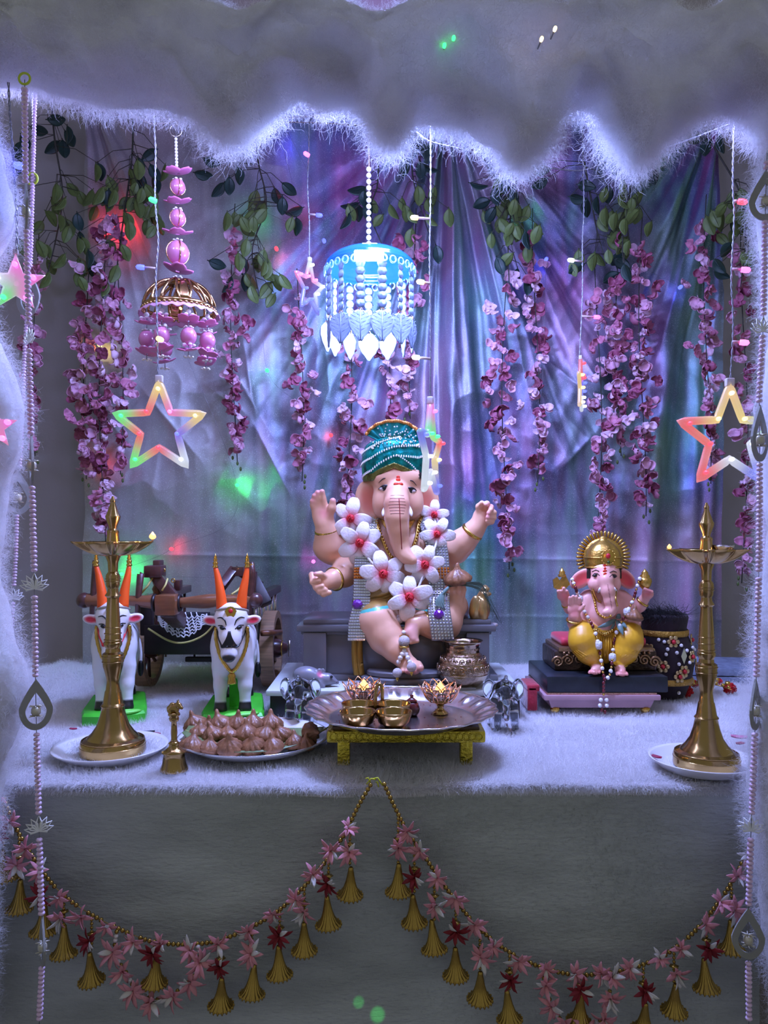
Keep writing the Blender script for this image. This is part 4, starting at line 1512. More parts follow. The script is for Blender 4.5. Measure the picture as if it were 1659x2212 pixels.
# glass elephants
M_GLASS = mat('thick_glass', (0.93, 0.96, 1.0), 0.03, trans=1.0, ior=1.48)
def glass_elephant(px, base_y, label, mirror):
    d = DT(base_y) + 0.03
    u = S(1, d)
    g = Solid(0.0020)
    b = P(px, base_y, d)
    b.z = 0.004
    def q(x, y, z):
        return (b.x + mirror * x * u, b.y + y * u, b.z + z * u)
    for x, y in ((-20, -14), (18, -14), (-20, 24), (20, 24)):
        g.cone(q(x, y, 6), q(x * 0.9, y * 0.9, 50), 12 * u, 13 * u, 0.006)
    g.ell(q(0, 8, 62), (31 * u, 30 * u, 30 * u), 0.008)
    g.ell(q(0, -12, 86), (24 * u, 20 * u, 22 * u), 0.008)
    for s_ in (-1, 1):
        g.ell(q(s_ * 30, -6, 84), (16 * u, 6 * u, 24 * u), 0.004, M=rmat('Z', s_ * 28 * mirror))
        g.cone(q(s_ * 12, -24, 76), q(s_ * 15, -34, 66), 4 * u, 2 * u, 0.003)
    g.chain([(q(0, -28, 84), 9 * u), (q(-1, -36, 66), 8 * u), (q(-2, -38, 46), 6.5 * u), (q(-1, -40, 30), 6 * u)], 0.005)
    g.cone(q(-1, -18, 98), q(-3, -20, 114), 7 * u, 4 * u, 0.004)
    me = g.build('glass_elephant', M_GLASS)
    o = ob('glass_elephant', me)
    o.location = (0, 0, 0)
    tag(o, label, 'figurine')
    # keep the origin at its base
    me.transform(Matrix.Translation(-b))
    o.location = b
    return o
glass_elephant(649, 1582, 'clear glass elephant figurine standing in front of the mouse', 1)
glass_elephant(1087, 1584, 'clear glass elephant figurine standing in front of the bronze pot', -1)

# ------------------------------------------------------------------ gold stool, thali and what lies on it
def foot_y(py):
    return DT(py)
SD = DT(1652)                     # depth of the stool's front feet
t_s = thing('gold_stool', 'low gold foil stool carrying the puja tray', 'stool', (P(878, 0, SD).x, SD + 0.14, 0))
zt = H + (YH - 1604) * (SD - 0.005) / F
x0, x1 = P(706, 0, SD).x, P(1048, 0, SD).x
xm = (x0 + x1) / 2
seat_z = zt + 0.028
M_SEATTOP = mat('brown_seat', (0.14, 0.075, 0.045), 0.45, var=0.2)
wpart('apron', MB().rbox((xm, SD + 0.145, zt + 0.011), (x1 - x0, 0.31, 0.022), 0.005), M_GOLDFOIL, t_s, auto=0.7, label='embossed gold foil apron')
wpart('seat', MB().rbox((xm, SD + 0.145, zt + 0.024), (x1 - x0 - 0.02, 0.29, 0.008), 0.003), M_SEATTOP, t_s, auto=0.7)
_m = MB()
for i in range(24):
    x = x0 + 0.012 + i * (x1 - x0 - 0.024) / 23
    _m.torus((x, SD - 0.0105, zt + 0.012), 0.0065, 0.0016, 12, 5, M=rmat('X', 90))
wpart('scroll_border', _m, M_GOLDFOIL, t_s, kind='stuff')
for lx in (742, 1008):
    for ly in (SD + 0.012, SD + 0.275):
        wpart('leg', MB().rbox((P(lx, 0, SD).x, ly, zt / 2), (S(27, SD), 0.026, zt + 0.004), 0.003), M_GOLDFOIL, t_s, auto=0.7)
TZ = zt + 0.028
TD = F * (H - TZ) / (1550 - YH)    # centre of the thali base
TX = P(866, 0, TD).x
t_t = thing('thali_tray', 'round silver tray with a dimpled flared rim on the gold stool', 'tray', (TX, TD, TZ))
RT = S(205, TD)
def thali(u, v):
    a = 2 * PI * u
    if v < 0.55:
        r, z = RT * 0.76 * v / 0.55, 0.0
    else:
        w = (v - 0.55) / 0.45
        r, z = RT * (0.76 + 0.24 * w), 0.021 * w ** 0.8
    if v > 0.6:
        w = (v - 0.6) / 0.4
        z += 0.0045 * max(0, math.sin(a * 24)) * math.sin(PI * min(1, w))
        r *= 1 + 0.010 * math.sin(a * 24) * w
    return Vector((r * math.cos(a), r * math.sin(a), z + 0.001))
_m = MB().grid(thali, 192, 26, closed_u=True)
ob('tray_plate', _m.build('tray_plate', M_SILVER), t_t)
ob('tray_rim', MB().tube([thali(k / 192, 1.0) for k in range(192)], 0.0020, 6, closed=True).build('tray_rim', M_SILVER), t_t)
_m = MB()
for k in range(60):
    a, r = rng.uniform(0, 2 * PI), RT * 0.7 * math.sqrt(rng.random())
    _m.ball((r * math.cos(a), r * math.sin(a), 0.0015), (0.0013, 0.0010, 0.0006), 5, 4)
o = ob('kumkum_specks', _m.build('kumkum_specks', mat('kumkum_powder', (0.22, 0.03, 0.02), 0.9)), t_t)
o['kind'] = 'stuff'
o['label'] = 'red powder specks'
# four joined brass cups
t = thing('cup_set', 'set of four joined small brass cups with upright handle on the tray', 'bowls', (P(811, 0, TD - 0.05).x, TD - 0.056, TZ + 0.003))
t.scale = (0.82, 0.82, 0.82)
cup = MB().lathe([(0.012, 0), (0.022, 0.001), (0.034, 0.012), (0.0395, 0.028), (0.041, 0.036), (0.0405, 0.037), (0.038, 0.034), (0.034, 0.016), (0.02, 0.006), (0.0, 0.005)], n=36, cap=False).build('cup', M_BRASS)
M_INBR = mat('red_powder', (0.20, 0.03, 0.02), 0.9)
for i, (x, y) in enumerate(((-0.0385, -0.036), (0.041, -0.036), (-0.0385, 0.043), (0.041, 0.043))):
    q = ob('cup', cup, t, (x, y, 0))
    fill = MB().lathe([(0.0, 0.011), (0.02, 0.0105), (0.031, 0.010)], n=24, cap=False).build('powder', M_INBR if i in (1, 3) else mat('yellow_powder', (0.36, 0.20, 0.03), 0.9) if i == 0 else mat('rice_grain', (0.55, 0.5, 0.45), 0.8))
    ob('powder', fill, q)
hp = spline([(0, 0.004, 0.01), (0, 0.004, 0.05), (0.003, 0.004, 0.080), (0.009, 0.004, 0.088), (0.015, 0.004, 0.080), (0.016, 0.004, 0.05)], 24)
ob('handle', MB().tube(hp, 0.0042, 10, flat=1.6).build('handle', M_BRASS), t)
# lotus tea lights
M_FLAME = emis('flame', (1.0, 0.40, 0.08), 4.5)
FLAME = MB().lathe([(0.0, 0.0), (0.35, 0.12), (0.5, 0.35), (0.42, 0.62), (0.2, 0.9), (0.0, 1.15)], n=14).build('flame', M_FLAME)
M_ROSEGOLD = mat('rose_gold_wire', (0.70, 0.36, 0.18), 0.22, 1.0)
M_PETGLASS = mat('petal_crystal', (1.0, 0.86, 0.76), 0.05, trans=0.9, ior=1.45)
def lotus(px, d, label, power):
    c = Vector((P(px, 0, d).x, d, TZ + 0.002))
    t = thing('lotus_tealight', label, 'oil lamp', c)
    k = S(1, d)
    ob('stand', MB().lathe([(0.0, 0), (17 * k, 0), (18 * k, 2 * k), (10 * k, 8 * k), (6 * k, 14 * k), (9 * k, 20 * k), (15 * k, 25 * k), (22 * k, 29 * k)], n=30).build('stand', M_BRASS), t)
    for ring, (n, rb, rt, z0, z1, w) in enumerate(((8, 20, 46, 26, 62, 17), (8, 16, 36, 30, 68, 14))):
        for i in range(n):
            a = 2 * PI * (i + 0.5 * ring) / n
            def pp(u, h):
                r = (rb + (rt - rb) * h ** 0.9) * k
                w_ = w * k * math.sin(PI * min(1.0, 0.18 + 0.82 * h)) ** 0.7 * u
                return Vector((r * math.cos(a) - w_ * math.sin(a), r * math.sin(a) + w_ * math.cos(a), (z0 + (z1 - z0) * h) * k))
            outl = [pp(-1, h / 7) for h in range(7)] + [pp(0, 1.04)] + [pp(1, h / 7) for h in range(6, -1, -1)]
            po = ob('petal_wire', MB().tube(outl, 1.1 * k, 5, closed=True).build('petal_wire', M_ROSEGOLD), t)
            gm = MB().grid(lambda u, v: pp((u - 0.5) * 1.1, 0.15 + 0.5 * v), 4, 5, thick=2.0 * k)
            ob('crystal', gm.build('crystal', M_PETGLASS), po)
    ob('wick_cup', MB().lathe([(0, 26 * k), (17 * k, 27 * k), (19 * k, 40 * k), (17.5 * k, 40 * k), (16 * k, 30 * k), (0, 29 * k)], n=24, cap=False).build('wick_cup', M_SILVER), t)
    ob('oil', MB().lathe([(0, 36.5 * k), (16.8 * k, 36.5 * k)], n=24, cap=False).build('oil', mat('oil', (0.5, 0.25, 0.08), 0.1)), t)
    ob('wick', MB().tube([(0, 0, 34 * k), (0, 0, 46 * k)], 1.6 * k, 6).build('wick', M_BLACK), t)
    ob('flame', FLAME, t, (0, 0, 44 * k), None, 22 * k)
    light('tealight_glow', 'POINT', c + Vector((0, 0, 58 * k)), power, (1.0, 0.42, 0.14), 0.008).parent = None
lotus(786, TD + 0.045, 'lit gold wire lotus tea light beside the brass cups on the tray', 0.9)
lotus(951, TD + 0.025, 'lit gold wire lotus tea light standing alone on the tray', 0.9)
# dark red betel nut / kumkum pot
t = thing('kumkum_jar', 'tiny dark red lidded jar on the tray', 'jar', (P(890, 0, TD).x, TD + 0.01, TZ + 0.001))
ob('jar_body', MB().lathe([(0, 0), (0.010, 0), (0.015, 0.008), (0.0165, 0.016), (0.013, 0.024), (0.009, 0.028), (0, 0.028)], n=20).build('jar_body', mat('dark_red_lacquer', (0.10, 0.004, 0.012), 0.15, coat=0.8)), t)
ob('lid', MB().lathe([(0.0105, 0.028), (0.011, 0.030), (0.006, 0.034), (0.003, 0.036), (0.004, 0.040), (0, 0.042)], n=16).build('lid', MATS['dark_red_lacquer']), t)

# ------------------------------------------------------------------ plate of sweets
PD = DT(1618)
PXc = P(549, 0, PD).x
RP = S(162, PD)
M_STEEL = mat('steel_plate', (0.72, 0.72, 0.74), 0.18, 0.85)
M_CHINA = mat('white_china', (0.78, 0.76, 0.74), 0.25, coat=0.4)
def plate(name, label, c, R, m, z0=0.006):
    t = thing(name, label, 'plate', c)
    ob('dish', MB().lathe([(0.0, z0 - 0.004), (R * 0.68, z0 - 0.004), (R * 0.8, z0), (R * 0.96, z0 + 0.013), (R, z0 + 0.016), (R * 0.995, z0 + 0.018), (R * 0.94, z0 + 0.015), (R * 0.78, z0 + 0.003), (R * 0.70, z0 + 0.0005), (0, z0 + 0.0005)], n=72, cap=False).build('dish', m), t)
    return t
t_p = plate('sweets_plate', 'shallow white plate piled with brown pleated dumplings', (PXc, PD, 0.004), RP, M_CHINA)
wpart('rim_line', MB().torus((PXc, PD, 0.0275), RP * 0.998, 0.0012, 72, 6), M_STEEL, t_p)
# banana leaf under the sweets
t = thing('leaf_liner', 'green leaf lying under the dumplings on the plate', 'leaf', (PXc, PD, 0.012))
def lf(u, v):
    x = (v - 0.5) * 2 * RP * 0.92
    w = RP * 0.62 * math.sin(PI * min(0.98, 0.04 + v * 0.94)) ** 0.6
    return Vector((x, (u - 0.5) * 2 * w, 0.004 + 0.006 * abs(u - 0.5) + 0.022 * abs(v - 0.5) ** 3 * 8 * 0.9))
ob('blade', MB().grid(lf, 10, 24, thick=0.0012).build('blade', mat('banana_leaf', (0.16, 0.22, 0.08), 0.45, var=0.2, vscale=30, stretch=(8, 1, 1))), t)
ob('midrib', MB().tube([lf(0.5, k / 12) + Vector((0, 0, 0.001)) for k in range(13)] + [lf(0.5, 1) + Vector((0.03, 0.02, 0.015))], 0.0018, 6).build('midrib', mat('leaf_rib', (0.35, 0.38, 0.12), 0.5)), t)
spots = [(412, 1628, 42, 0), (450, 1640, 36, 0), (497, 1644, 42, 0), (547, 1646, 40, 0), (592, 1634, 36, 0), (640, 1626, 33, 0), (660, 1622, 28, 0),
         (432, 1600, 38, 1), (462, 1612, 38, 1), (490, 1608, 38, 1), (532, 1614, 38, 1), (570, 1612, 40, 1), (610, 1606, 34, 1),
         (425, 1582, 36, 2), (450, 1578, 30, 2), (478, 1576, 40, 2), (510, 1586, 36, 2), (545, 1582, 38, 2), (585, 1584, 38, 2)]
where = {0: 'in the front row', 1: 'in the middle row', 2: 'in the back row'}
ordn = ['first', 'second', 'third', 'fourth', 'fifth', 'sixth', 'seventh']
cnt = {0: 0, 1: 0, 2: 0}
for i, (x, y, w, row) in enumerate(spots):
    d = PD + (-0.068 if x < 610 else -0.040, 0.0, 0.062)[row] + rng.uniform(-0.008, 0.008)
    r = S(w / 2 * 1.40 + 2.5, d)
    zz = 0.013 if row == 0 else 0.018 if row == 1 else 0.022
    zz = max(zz, min(H + (YH - y - 4) * d / F - r * 0.2, zz + 0.03))
    o = ob('modak_sweet', MODAKS[i % 5], None, (P(x, 0, d).x, d, zz), (rng.uniform(-0.32, 0.32), rng.uniform(-0.32, 0.32), rng.uniform(0, 6)), (r, r, r * rng.uniform(0.9, 1.1)))
    tag(o, '%s brown sweet dumpling from the small bell, %s of the plate' % (ordn[cnt[row]], where[row]), 'sweet', 'dumplings on the plate')
    cnt[row] += 1
# one lying on its side at the plate's far end
o = ob('modak_sweet', MODAKS[2], None, (P(668, 0, PD).x, PD - 0.02, 0.036), (1.25, 0.5, 0.6), S(24, PD))
tag(o, 'darker brown dumpling lying on its side at the plate edge near the tray', 'sweet', 'dumplings on the plate')

# ------------------------------------------------------------------ small hand bell with bull finial
BD = DT(1668)
bc = Vector((P(376, 0, BD).x, BD, 0.0))
t = thing('hand_bell', 'small brass hand bell with a little bull on its handle', 'bell', bc)
k = S(1, BD)
ob('bell_cup', MB().lathe([(26 * k, 4 * k), (30 * k, 4 * k), (30 * k, 7 * k), (28 * k, 12 * k), (25 * k, 20 * k), (23 * k, 32 * k), (21.5 * k, 40 * k), (26 * k, 43 * k), (26 * k, 46 * k), (18 * k, 50 * k), (12 * k, 55 * k), (10 * k, 60 * k), (12 * k, 63 * k), (8 * k, 67 * k)], n=36).build('bell_cup', M_BRASS), t)
ob('handle', MB().lathe([(8 * k, 66 * k), (6 * k, 72 * k), (7 * k, 86 * k), (6 * k, 100 * k), (5.5 * k, 108 * k), (9 * k, 111 * k), (11 * k, 116 * k), (9 * k, 120 * k), (13 * k, 124 * k), (12 * k, 128 * k), (4 * k, 130 * k)], n=24).build('handle', M_BRASS), t)
g = Solid(0.0011)
def bq(x, y, z):
    return (x * k, y * k, z * k)
g.ell(bq(-2, 0, 137), (14 * k, 9 * k, 10 * k), 0.003)
g.ell(bq(9, -2, 145), (8 * k, 6 * k, 7 * k), 0.003)
g.cone(bq(13, -4, 143), bq(18, -6, 140), 5 * k, 3.6 * k, 0.002)
g.ell(bq(-4, 0, 147), (5 * k, 4 * k, 4 * k), 0.003)
g.cone(bq(9, -5, 150), bq(8, -6, 157), 2.2 * k, 1 * k, 0.0012)
g.cone(bq(9, 3, 150), bq(8, 5, 157), 2.2 * k, 1 * k, 0.0012)
for x in (-10, 7):
    g.cone(bq(x, -5, 134), bq(x + 3, -8, 129), 4 * k, 3 * k, 0.002)
ob('bull_finial', g.build('bull_finial', M_BRASS), t)
# ------------------------------------------------------------------ bullocks on green bases and the wooden cart
M_BULL = mat('bull_paint', (0.8, 0.78, 0.78), 0.32, attr=True, coat=0.35)
M_GREEN = mat('green_paint', (0.06, 0.55, 0.03), 0.4, var=0.2, vscale=25)
M_ORANGE = mat('orange_paint', (0.85, 0.10, 0.01), 0.4)
WH = (0.76, 0.74, 0.75)
def bull(px, gy, d, label, halter, skew):
    u = S(0.97, d)
    b = Vector((P(px, 0, d).x, d, 0.0))
    bz = 0.026
    t = thing('bullock_figure', label, 'figurine', b, rot=(0, 0, skew))
    q = lambda x, y, z: (x * u, y * u * (0.8 if y > 0 else 1), bz + z * u)
    g = Solid(0.0022)
    BK = (0.015, 0.013, 0.013)
    for x, y in ((-26, 4), (28, 0)):
        g.chain([(q(x, y + 6, 92), 20 * u), (q(x, y, 55), 14.5 * u), (q(x, y - 2, 18), 12 * u)], 0.008, WH)
        g.cone(q(x, y - 3, 14), q(x, y - 6, 4), 13 * u, 15 * u, 0.004, BK, 0.001)
    for x, y in ((-24, 190), (26, 196)):
        g.chain([(q(x, y, 100), 24 * u), (q(x, y + 10, 58), 14 * u), (q(x, y + 2, 18), 11 * u)], 0.008, WH)
        g.cone(q(x, y, 14), q(x, y - 4, 4), 13 * u, 15 * u, 0.004, BK, 0.001)
    g.ell(q(0, 18, 138), (50 * u, 46 * u, 56 * u), 0.015, WH)
    g.ell(q(0, 4, 112), (38 * u, 30 * u, 38 * u), 0.015, WH)
    g.ell(q(0, 110, 140), (50 * u, 90 * u, 48 * u), 0.02, WH)
    g.ell(q(0, 190, 146), (48 * u, 46 * u, 46 * u), 0.02, WH)
    g.ell(q(0, 46, 196), (22 * u, 28 * u, 24 * u), 0.015, WH)
    g.cone(q(0, 14, 168), q(-1, -18, 204), 40 * u, 32 * u, 0.015, WH)
    g.ell(q(-1, -28, 212), (35 * u, 26 * u, 30 * u), 0.010, WH)
    g.chain([(q(-1, -32, 198), 30 * u), (q(-2, -48, 166), 22 * u), (q(-3, -58, 146), 17 * u)], 0.012, WH)
    g.ell(q(-3, -64, 134), (18 * u, 14 * u, 14 * u), 0.008, WH)
    g.ell(q(-3, -74, 128), (13.5 * u, 9 * u, 10 * u), 0.004, BK, kc=0.003)
    for s_ in (-1, 1):
        M = rmat('Y', -s_ * 8) @ rmat('Z', s_ * 16)
        g.ell(q(s_ * 45, -20, 202), (20 * u, 7 * u, 11 * u), 0.006, WH, M)
        g.ell(q(s_ * 48, -29, 202), (14 * u, 6 * u, 7 * u), 0.003, (0.60, 0.01, 0.05), M, op=-1, kc=0.004)
    body = g.build('bull_body', M_BULL)
    ob('body', body, t)
    from mathutils.bvhtree import BVHTree
    bv = BVHTree.FromPolygons([v.co for v in body.vertices], [tuple(f.vertices) for f in body.polygons])
    def fr(x, z, out=0.6):
        h = bv.ray_cast(Vector((x * u, -0.4, bz + z * u)), Vector((0, 1, 0)))[0]
        return (Vector((x * u, -40 * u, bz + z * u)) if h is None else h) + Vector((0, -out * u, 0))
    for s_, tx in ((-1, -36), (1, 33)):
        hp = spline([q(s_ * 20, -26, 226), q(s_ * 24, -22, 262), q(s_ * 30, -16, 294), q(tx, -12, 318)], 14)
        h = ob('horn', MB().tube(hp, [(13 - 8.2 * i / 13) * u for i in range(14)], 14).build('horn', M_ORANGE), t)
        h['label'] = 'bright orange horn'
        tip = Vector(q(tx, -12, 318))
        prof = [(6.5, 0), (6.5, 3), (4, 5), (6, 9), (6, 11), (3.5, 13), (5, 17), (3, 20), (4, 23), (1.5, 27), (0.2, 32)]
        ob('horn_tip', MB().lathe([(a * u, z * u) for a, z in prof], n=14).build('horn_tip', M_GOLD), h, tip)
        # painted face
        e = [fr(s_ * 10, 188), fr(s_ * 18, 195), fr(s_ * 27, 194)]
        eo = ob('eye', MB().ball(fr(s_ * 18, 190), (7 * u, 3.2 * u, 4.0 * u), 12, 8, M=rmat('Z', s_ * 34) @ rmat('Y', -s_ * 14)).build('eye', M_BLACK), t)
        ob('eye_line', MB().tube(spline(e, 10), 1.2 * u, 5).build('eye_line', M_BLACK), eo)
        br = [fr(s_ * 9, 196), fr(s_ * 12, 206), fr(s_ * 20, 212), fr(s_ * 29, 210)]
        ob('eyebrow', MB().tube(spline(br, 10), [0.8 * u + 1.0 * u * math.sin(PI * i / 9) for i in range(10)], 5).build('eyebrow', M_BLACK), t)
        hl = [fr(s_ * 31, 184), fr(s_ * 25, 168), fr(s_ * 19, 155), fr(s_ * 15 - 2, 150), fr(s_ * 3 - 2, 152)]
        ob('halter_strap', MB().tube(spline(hl, 14), 2.4 * u, 6, flat=0.6).build('halter_strap', halter), t)
    def pn(x, z):
        return fr(x - 2, z, 1.0)
    _m = MB().grid(lambda a_, b_: pn((a_ - 0.5) * 2 * (3 + 16 * (1 - b_) ** 1.6), 150 + 34 * b_), 8, 10, thick=0.0006)
    ob('nose_patch', _m.build('nose_patch', halter), t)
    band = spline([q(-35, -18, 222), fr(-24, 228), fr(0, 232), fr(24, 228), q(35, -18, 222)], 18)
    ob('brow_band', MB().tube(band, 3.0 * u, 6).build('brow_band', mat('grey_band', (0.35, 0.32, 0.26), 0.4, 0.4)), t)
    jw = MB().prism([(-13, 4), (-6, 12), (0, 14), (6, 12), (13, 4), (7, -8), (0, -18), (-7, -8)], -2, 2)
    jo = ob('brow_jewel', jw.build('brow_jewel', M_GOLD, smooth=False), t, fr(0, 222), Euler((math.radians(-6), 0, 0)), (u, u, u))
    ob('jewel_stone', MB().ball((0, -2.5, 4), (5, 2, 5), 10, 8).build('jewel_stone', M_RED), jo)
    nk = spline([q(34, -26, 188), fr(34, 160, 3), fr(26, 128, 3), fr(12, 100, 3), fr(0, 88, 3)], 26)
    no = ob('neck_rope', MB().tube(nk, [3.6 * u * (1 + 0.25 * (i % 2)) for i in range(26)], 8).build('neck_rope', M_GOLD), t)
    nk2 = spline([q(-34, -26, 188), fr(-34, 160, 3), fr(-24, 124, 3), fr(-10, 100, 3), fr(0, 88, 3)], 22)
    ob('neck_rope', MB().tube(nk2, [3.4 * u * (1 + 0.25 * (i % 2)) for i in range(22)], 8).build('neck_rope', M_GOLD), t)
    ob('neck_bell', MB().lathe([(10 * u, -18 * u), (10 * u, -14 * u), (8 * u, -6 * u), (9 * u, 0), (5 * u, 7 * u), (2 * u, 9 * u)], fr(0, 80, 6), 16).build('neck_bell', M_GOLD), no)
    tl = spline([q(22, 232, 160), q(44, 240, 130), q(50, 236, 95), q(50, 230, 70)], 14)
    to = ob('tail', MB().tube(tl, 4 * u, 8).build('tail', mat('bull_white', WH, 0.35)), t)
    ob('tail_tuft', MB().ball(q(50, 228, 56), (8 * u, 8 * u, 20 * u), 12, 8).build('tail_tuft', M_BLACK), to)
    # painted base
    outl = [(-62, -40), (-20, -52), (30, -52), (68, -40), (70, 30), (62, 220), (46, 236), (-46, 236), (-60, 210), (-68, 10)]
    m = MB()
    n = len(outl)
    vs = [q(x, y, (z - bz) / u) for z, k in ((0.0, 1.0), (bz - 0.006, 1.0), (bz, 0.95)) for x, y in [(a * k, c_ * k + (1 - k) * 100) for a, c_ in outl]]
    fs = [(i * n + k, i * n + (k + 1) % n, (i + 1) * n + (k + 1) % n, (i + 1) * n + k) for i in range(2) for k in range(n)] + [tuple(range(n))[::-1], tuple(2 * n + k for k in range(n))]
    m.add(vs, fs)
    bo = ob('base', m.build('base', M_GREEN, smooth=False), t)
    bo['label'] = 'bright green base'
    ob('base_leaf', MB().ball(q(22, -42, 0), (40 * u, 14 * u, 5 * u), 18, 6, M=rmat('Z', 14)).build('base_leaf', mat('light_green', (0.20, 0.75, 0.10), 0.4)), bo)
    po = ob('support_post', MB().box(q(4, 60, 40), (26 * u, 30 * u, 92 * u)).build('support_post', M_GREEN, smooth=False), t)
    po['label'] = 'green support post under the belly'
    return t


bull(502, 1535, 1.735, 'white bullock figure with black halter and orange horns behind the dumpling plate', M_BLACK, 0.13)
bull(246, 1540, 1.75, 'white bullock figure with red halter behind the brass lamp', M_RED, 0.27)

M_WOOD = mat('brown_lacquer', (0.075, 0.026, 0.022), 0.3, var=0.4, vscale=14, stretch=(1, 6, 6), coat=0.3)
M_WOODL = mat('light_brown_wood', (0.20, 0.075, 0.03), 0.32, var=0.4, vscale=14, stretch=(1, 6, 6), coat=0.2)
M_RIMW = mat('pale_wheel_wood', (0.45, 0.28, 0.16), 0.5, var=0.45, vscale=30, stretch=(0.3, 6, 6))
M_EBONY = mat('dark_wood', (0.018, 0.010, 0.010), 0.4, var=0.3)
t_c = thing('bullock_cart', 'dark brown wooden bullock cart with yoke behind the two bullocks', 'cart', (-0.48, 2.12, 0))
def beam(name, a, b, w, h, m, parent=t_c, auto=0.6):
    a, b = Vector(a), Vector(b)
    L = (b - a).length
    me = MB().rbox((0, 0, L / 2), (w, h, L), min(w, h) * 0.14).build(name, m, auto=auto)
    return ppart(name, me, parent, a, align(b - a))
def pole(name, pts, r, m, n=12):
    return wpart(name, MB().tube(pts, r, n), m, t_c)
# yoke
YD = 1.842
yk = spline([P(178, 1297, YD), P(260, 1297, YD), P(330, 1300, YD), P(365, 1302, YD), P(430, 1300, YD), P(480, 1296, YD), P(556, 1294, YD)], 30)
pole('yoke_beam', yk, [S(13 + 2.5 * math.cos(i * 0.6), YD) for i in range(30)], M_WOODL, 14)
for x in (182, 552):
    wpart('yoke_knob', MB().ball(P(x, 1297, YD), S(17, YD), 14, 10), M_WOOD, t_c)
for x, y0, y1 in ((202, 1210, 1342), (541, 1214, 1346), (300, 1240, 1340)):
    pp = wpart('yoke_pin', MB().tube([P(x - 4, y1, YD - 0.01), P(x - 2, 1296, YD - 0.005), P(x + 4, 1240, YD), P(x + 3, y0, YD)], [S(5, YD), S(6, YD), S(8, YD), S(5, YD)], 10), M_WOOD, t_c)
    wpart('pin_cap', MB().ball(P(x + 3, y0 + 6, YD), S(6, YD), 10, 8), M_GOLD, pp)
wpart('yoke_block', MB().rbox(P(362, 1306, YD - 0.015), (S(44, YD), 0.05, S(44, YD)), 0.006), M_WOODL, t_c, auto=0.6)
for x in (334, 388):
    wpart('lashing', MB().torus(P(x, 1302, YD), S(16, YD), S(4, YD), 20, 8, M=rmat('Y', 90)), M_EBONY, t_c)
# tongue and upright block
beam('tongue', P(362, 1318, YD), P(440, 1392, 2.25), 0.036, 0.034, M_WOOD)
beam('prop_beam', P(390, 1312, YD + 0.02), P(330, 1234, YD + 0.05), 0.028, 0.030, M_WOOD)
wpart('prop_block', MB().rbox(P(335, 1234, YD + 0.045), (S(38, YD), 0.05, S(26, YD)), 0.004), M_WOOD, t_c, auto=0.6)
wpart('prop_block', MB().rbox(P(342, 1222, YD + 0.075), (S(15, YD), 0.04, S(26, YD)), 0.003), M_WOOD, t_c, auto=0.6)
wpart('prop_post', MB().lathe([(S(12, YD), 0), (S(9, YD), 0.012), (S(12, YD), 0.02), (S(8, YD), 0.03), (S(12, YD), 0.04), (S(10, YD), 0.052)], P(340, 1290, YD + 0.06), 16), M_WOODL, t_c)
wpart('prop_block', MB().rbox(P(385, 1264, YD + 0.10), (S(14, YD), 0.03, S(24, YD)), 0.003), M_WOOD, t_c, auto=0.6)
for x, y in ((353, 1232), (374, 1254)):
    wpart('screw_eye', MB().torus(P(x, y, YD + 0.05), S(4, YD), S(1.2, YD), 14, 6, M=rmat('X', 90)), M_GOLD, t_c)
for (a, b) in ((P(362, 1250, YD + 0.02), P(350, 1276, YD + 0.0)), (P(330, 1248, YD + 0.03), P(305, 1282, YD + 0.02)), (P(520, 1268, YD + 0.04), P(500, 1284, YD))):
    wpart('yellow_cord', MB().tube([a, (a + b) / 2 + Vector((0.003, -0.004, 0)), b], 0.0024, 6), mat('yellow_cord', (0.55, 0.50, 0.16), 0.6), t_c)
# cart bed and sides
cx0, cx1, cy0, cy1 = -0.615, -0.335, 1.99, 2.38
wpart('bed', MB().rbox(((cx0 + cx1) / 2, (cy0 + cy1) / 2, 0.125), (cx1 - cx0, cy1 - cy0, 0.03), 0.004), M_EBONY, t_c, auto=0.6)
wpart('front_board', MB().rbox(((cx0 + cx1) / 2, cy0, 0.150), (cx1 - cx0 + 0.01, 0.014, 0.075), 0.003), M_EBONY, t_c, auto=0.6)
for x in (cx0, cx1):
    wpart('side_rail', MB().rbox((x, (cy0 + cy1) / 2, 0.252), (0.026, cy1 - cy0 + 0.05, 0.022), 0.003), M_WOOD, t_c, auto=0.6)
    for k in range(6):
        y = cy0 + 0.012 + k * (cy1 - cy0 - 0.024) / 5
        wpart('rail_post', MB().tube([(x, y, 0.135), (x, y, 0.245)], 0.0045, 8), M_SILVER if x == cx1 else M_WOOD, t_c)
for (a, b) in ((P(478, 1268, 1.96), P(506, 1230, 2.0)), (P(512, 1232, 2.0), P(560, 1262, 2.1))):
    beam('gable_beam', a, b, 0.022, 0.022, M_WOOD)
wpart('gable_block', MB().rbox(P(515, 1234, 2.0), (S(26, 2), 0.03, S(20, 2)), 0.003), M_WOOD, t_c, auto=0.6)
beam('gable_beam', P(548, 1252, 2.05), P(576, 1306, 2.02), 0.026, 0.03, M_EBONY)
beam('corner_post', P(542, 1330, 2.02), P(548, 1234, 2.02), 0.018, 0.018, M_WOOD)
beam('corner_post', P(318, 1372, 2.0), P(318, 1298, 2.0), 0.030, 0.030, M_EBONY)
for x in (318, 480):
    wpart('log_end', MB().tube([P(x, 1297 + (x > 400) * 4, 1.90), P(x, 1290, 2.0)], S(9, 1.9), 12), M_WOOD, t_c)
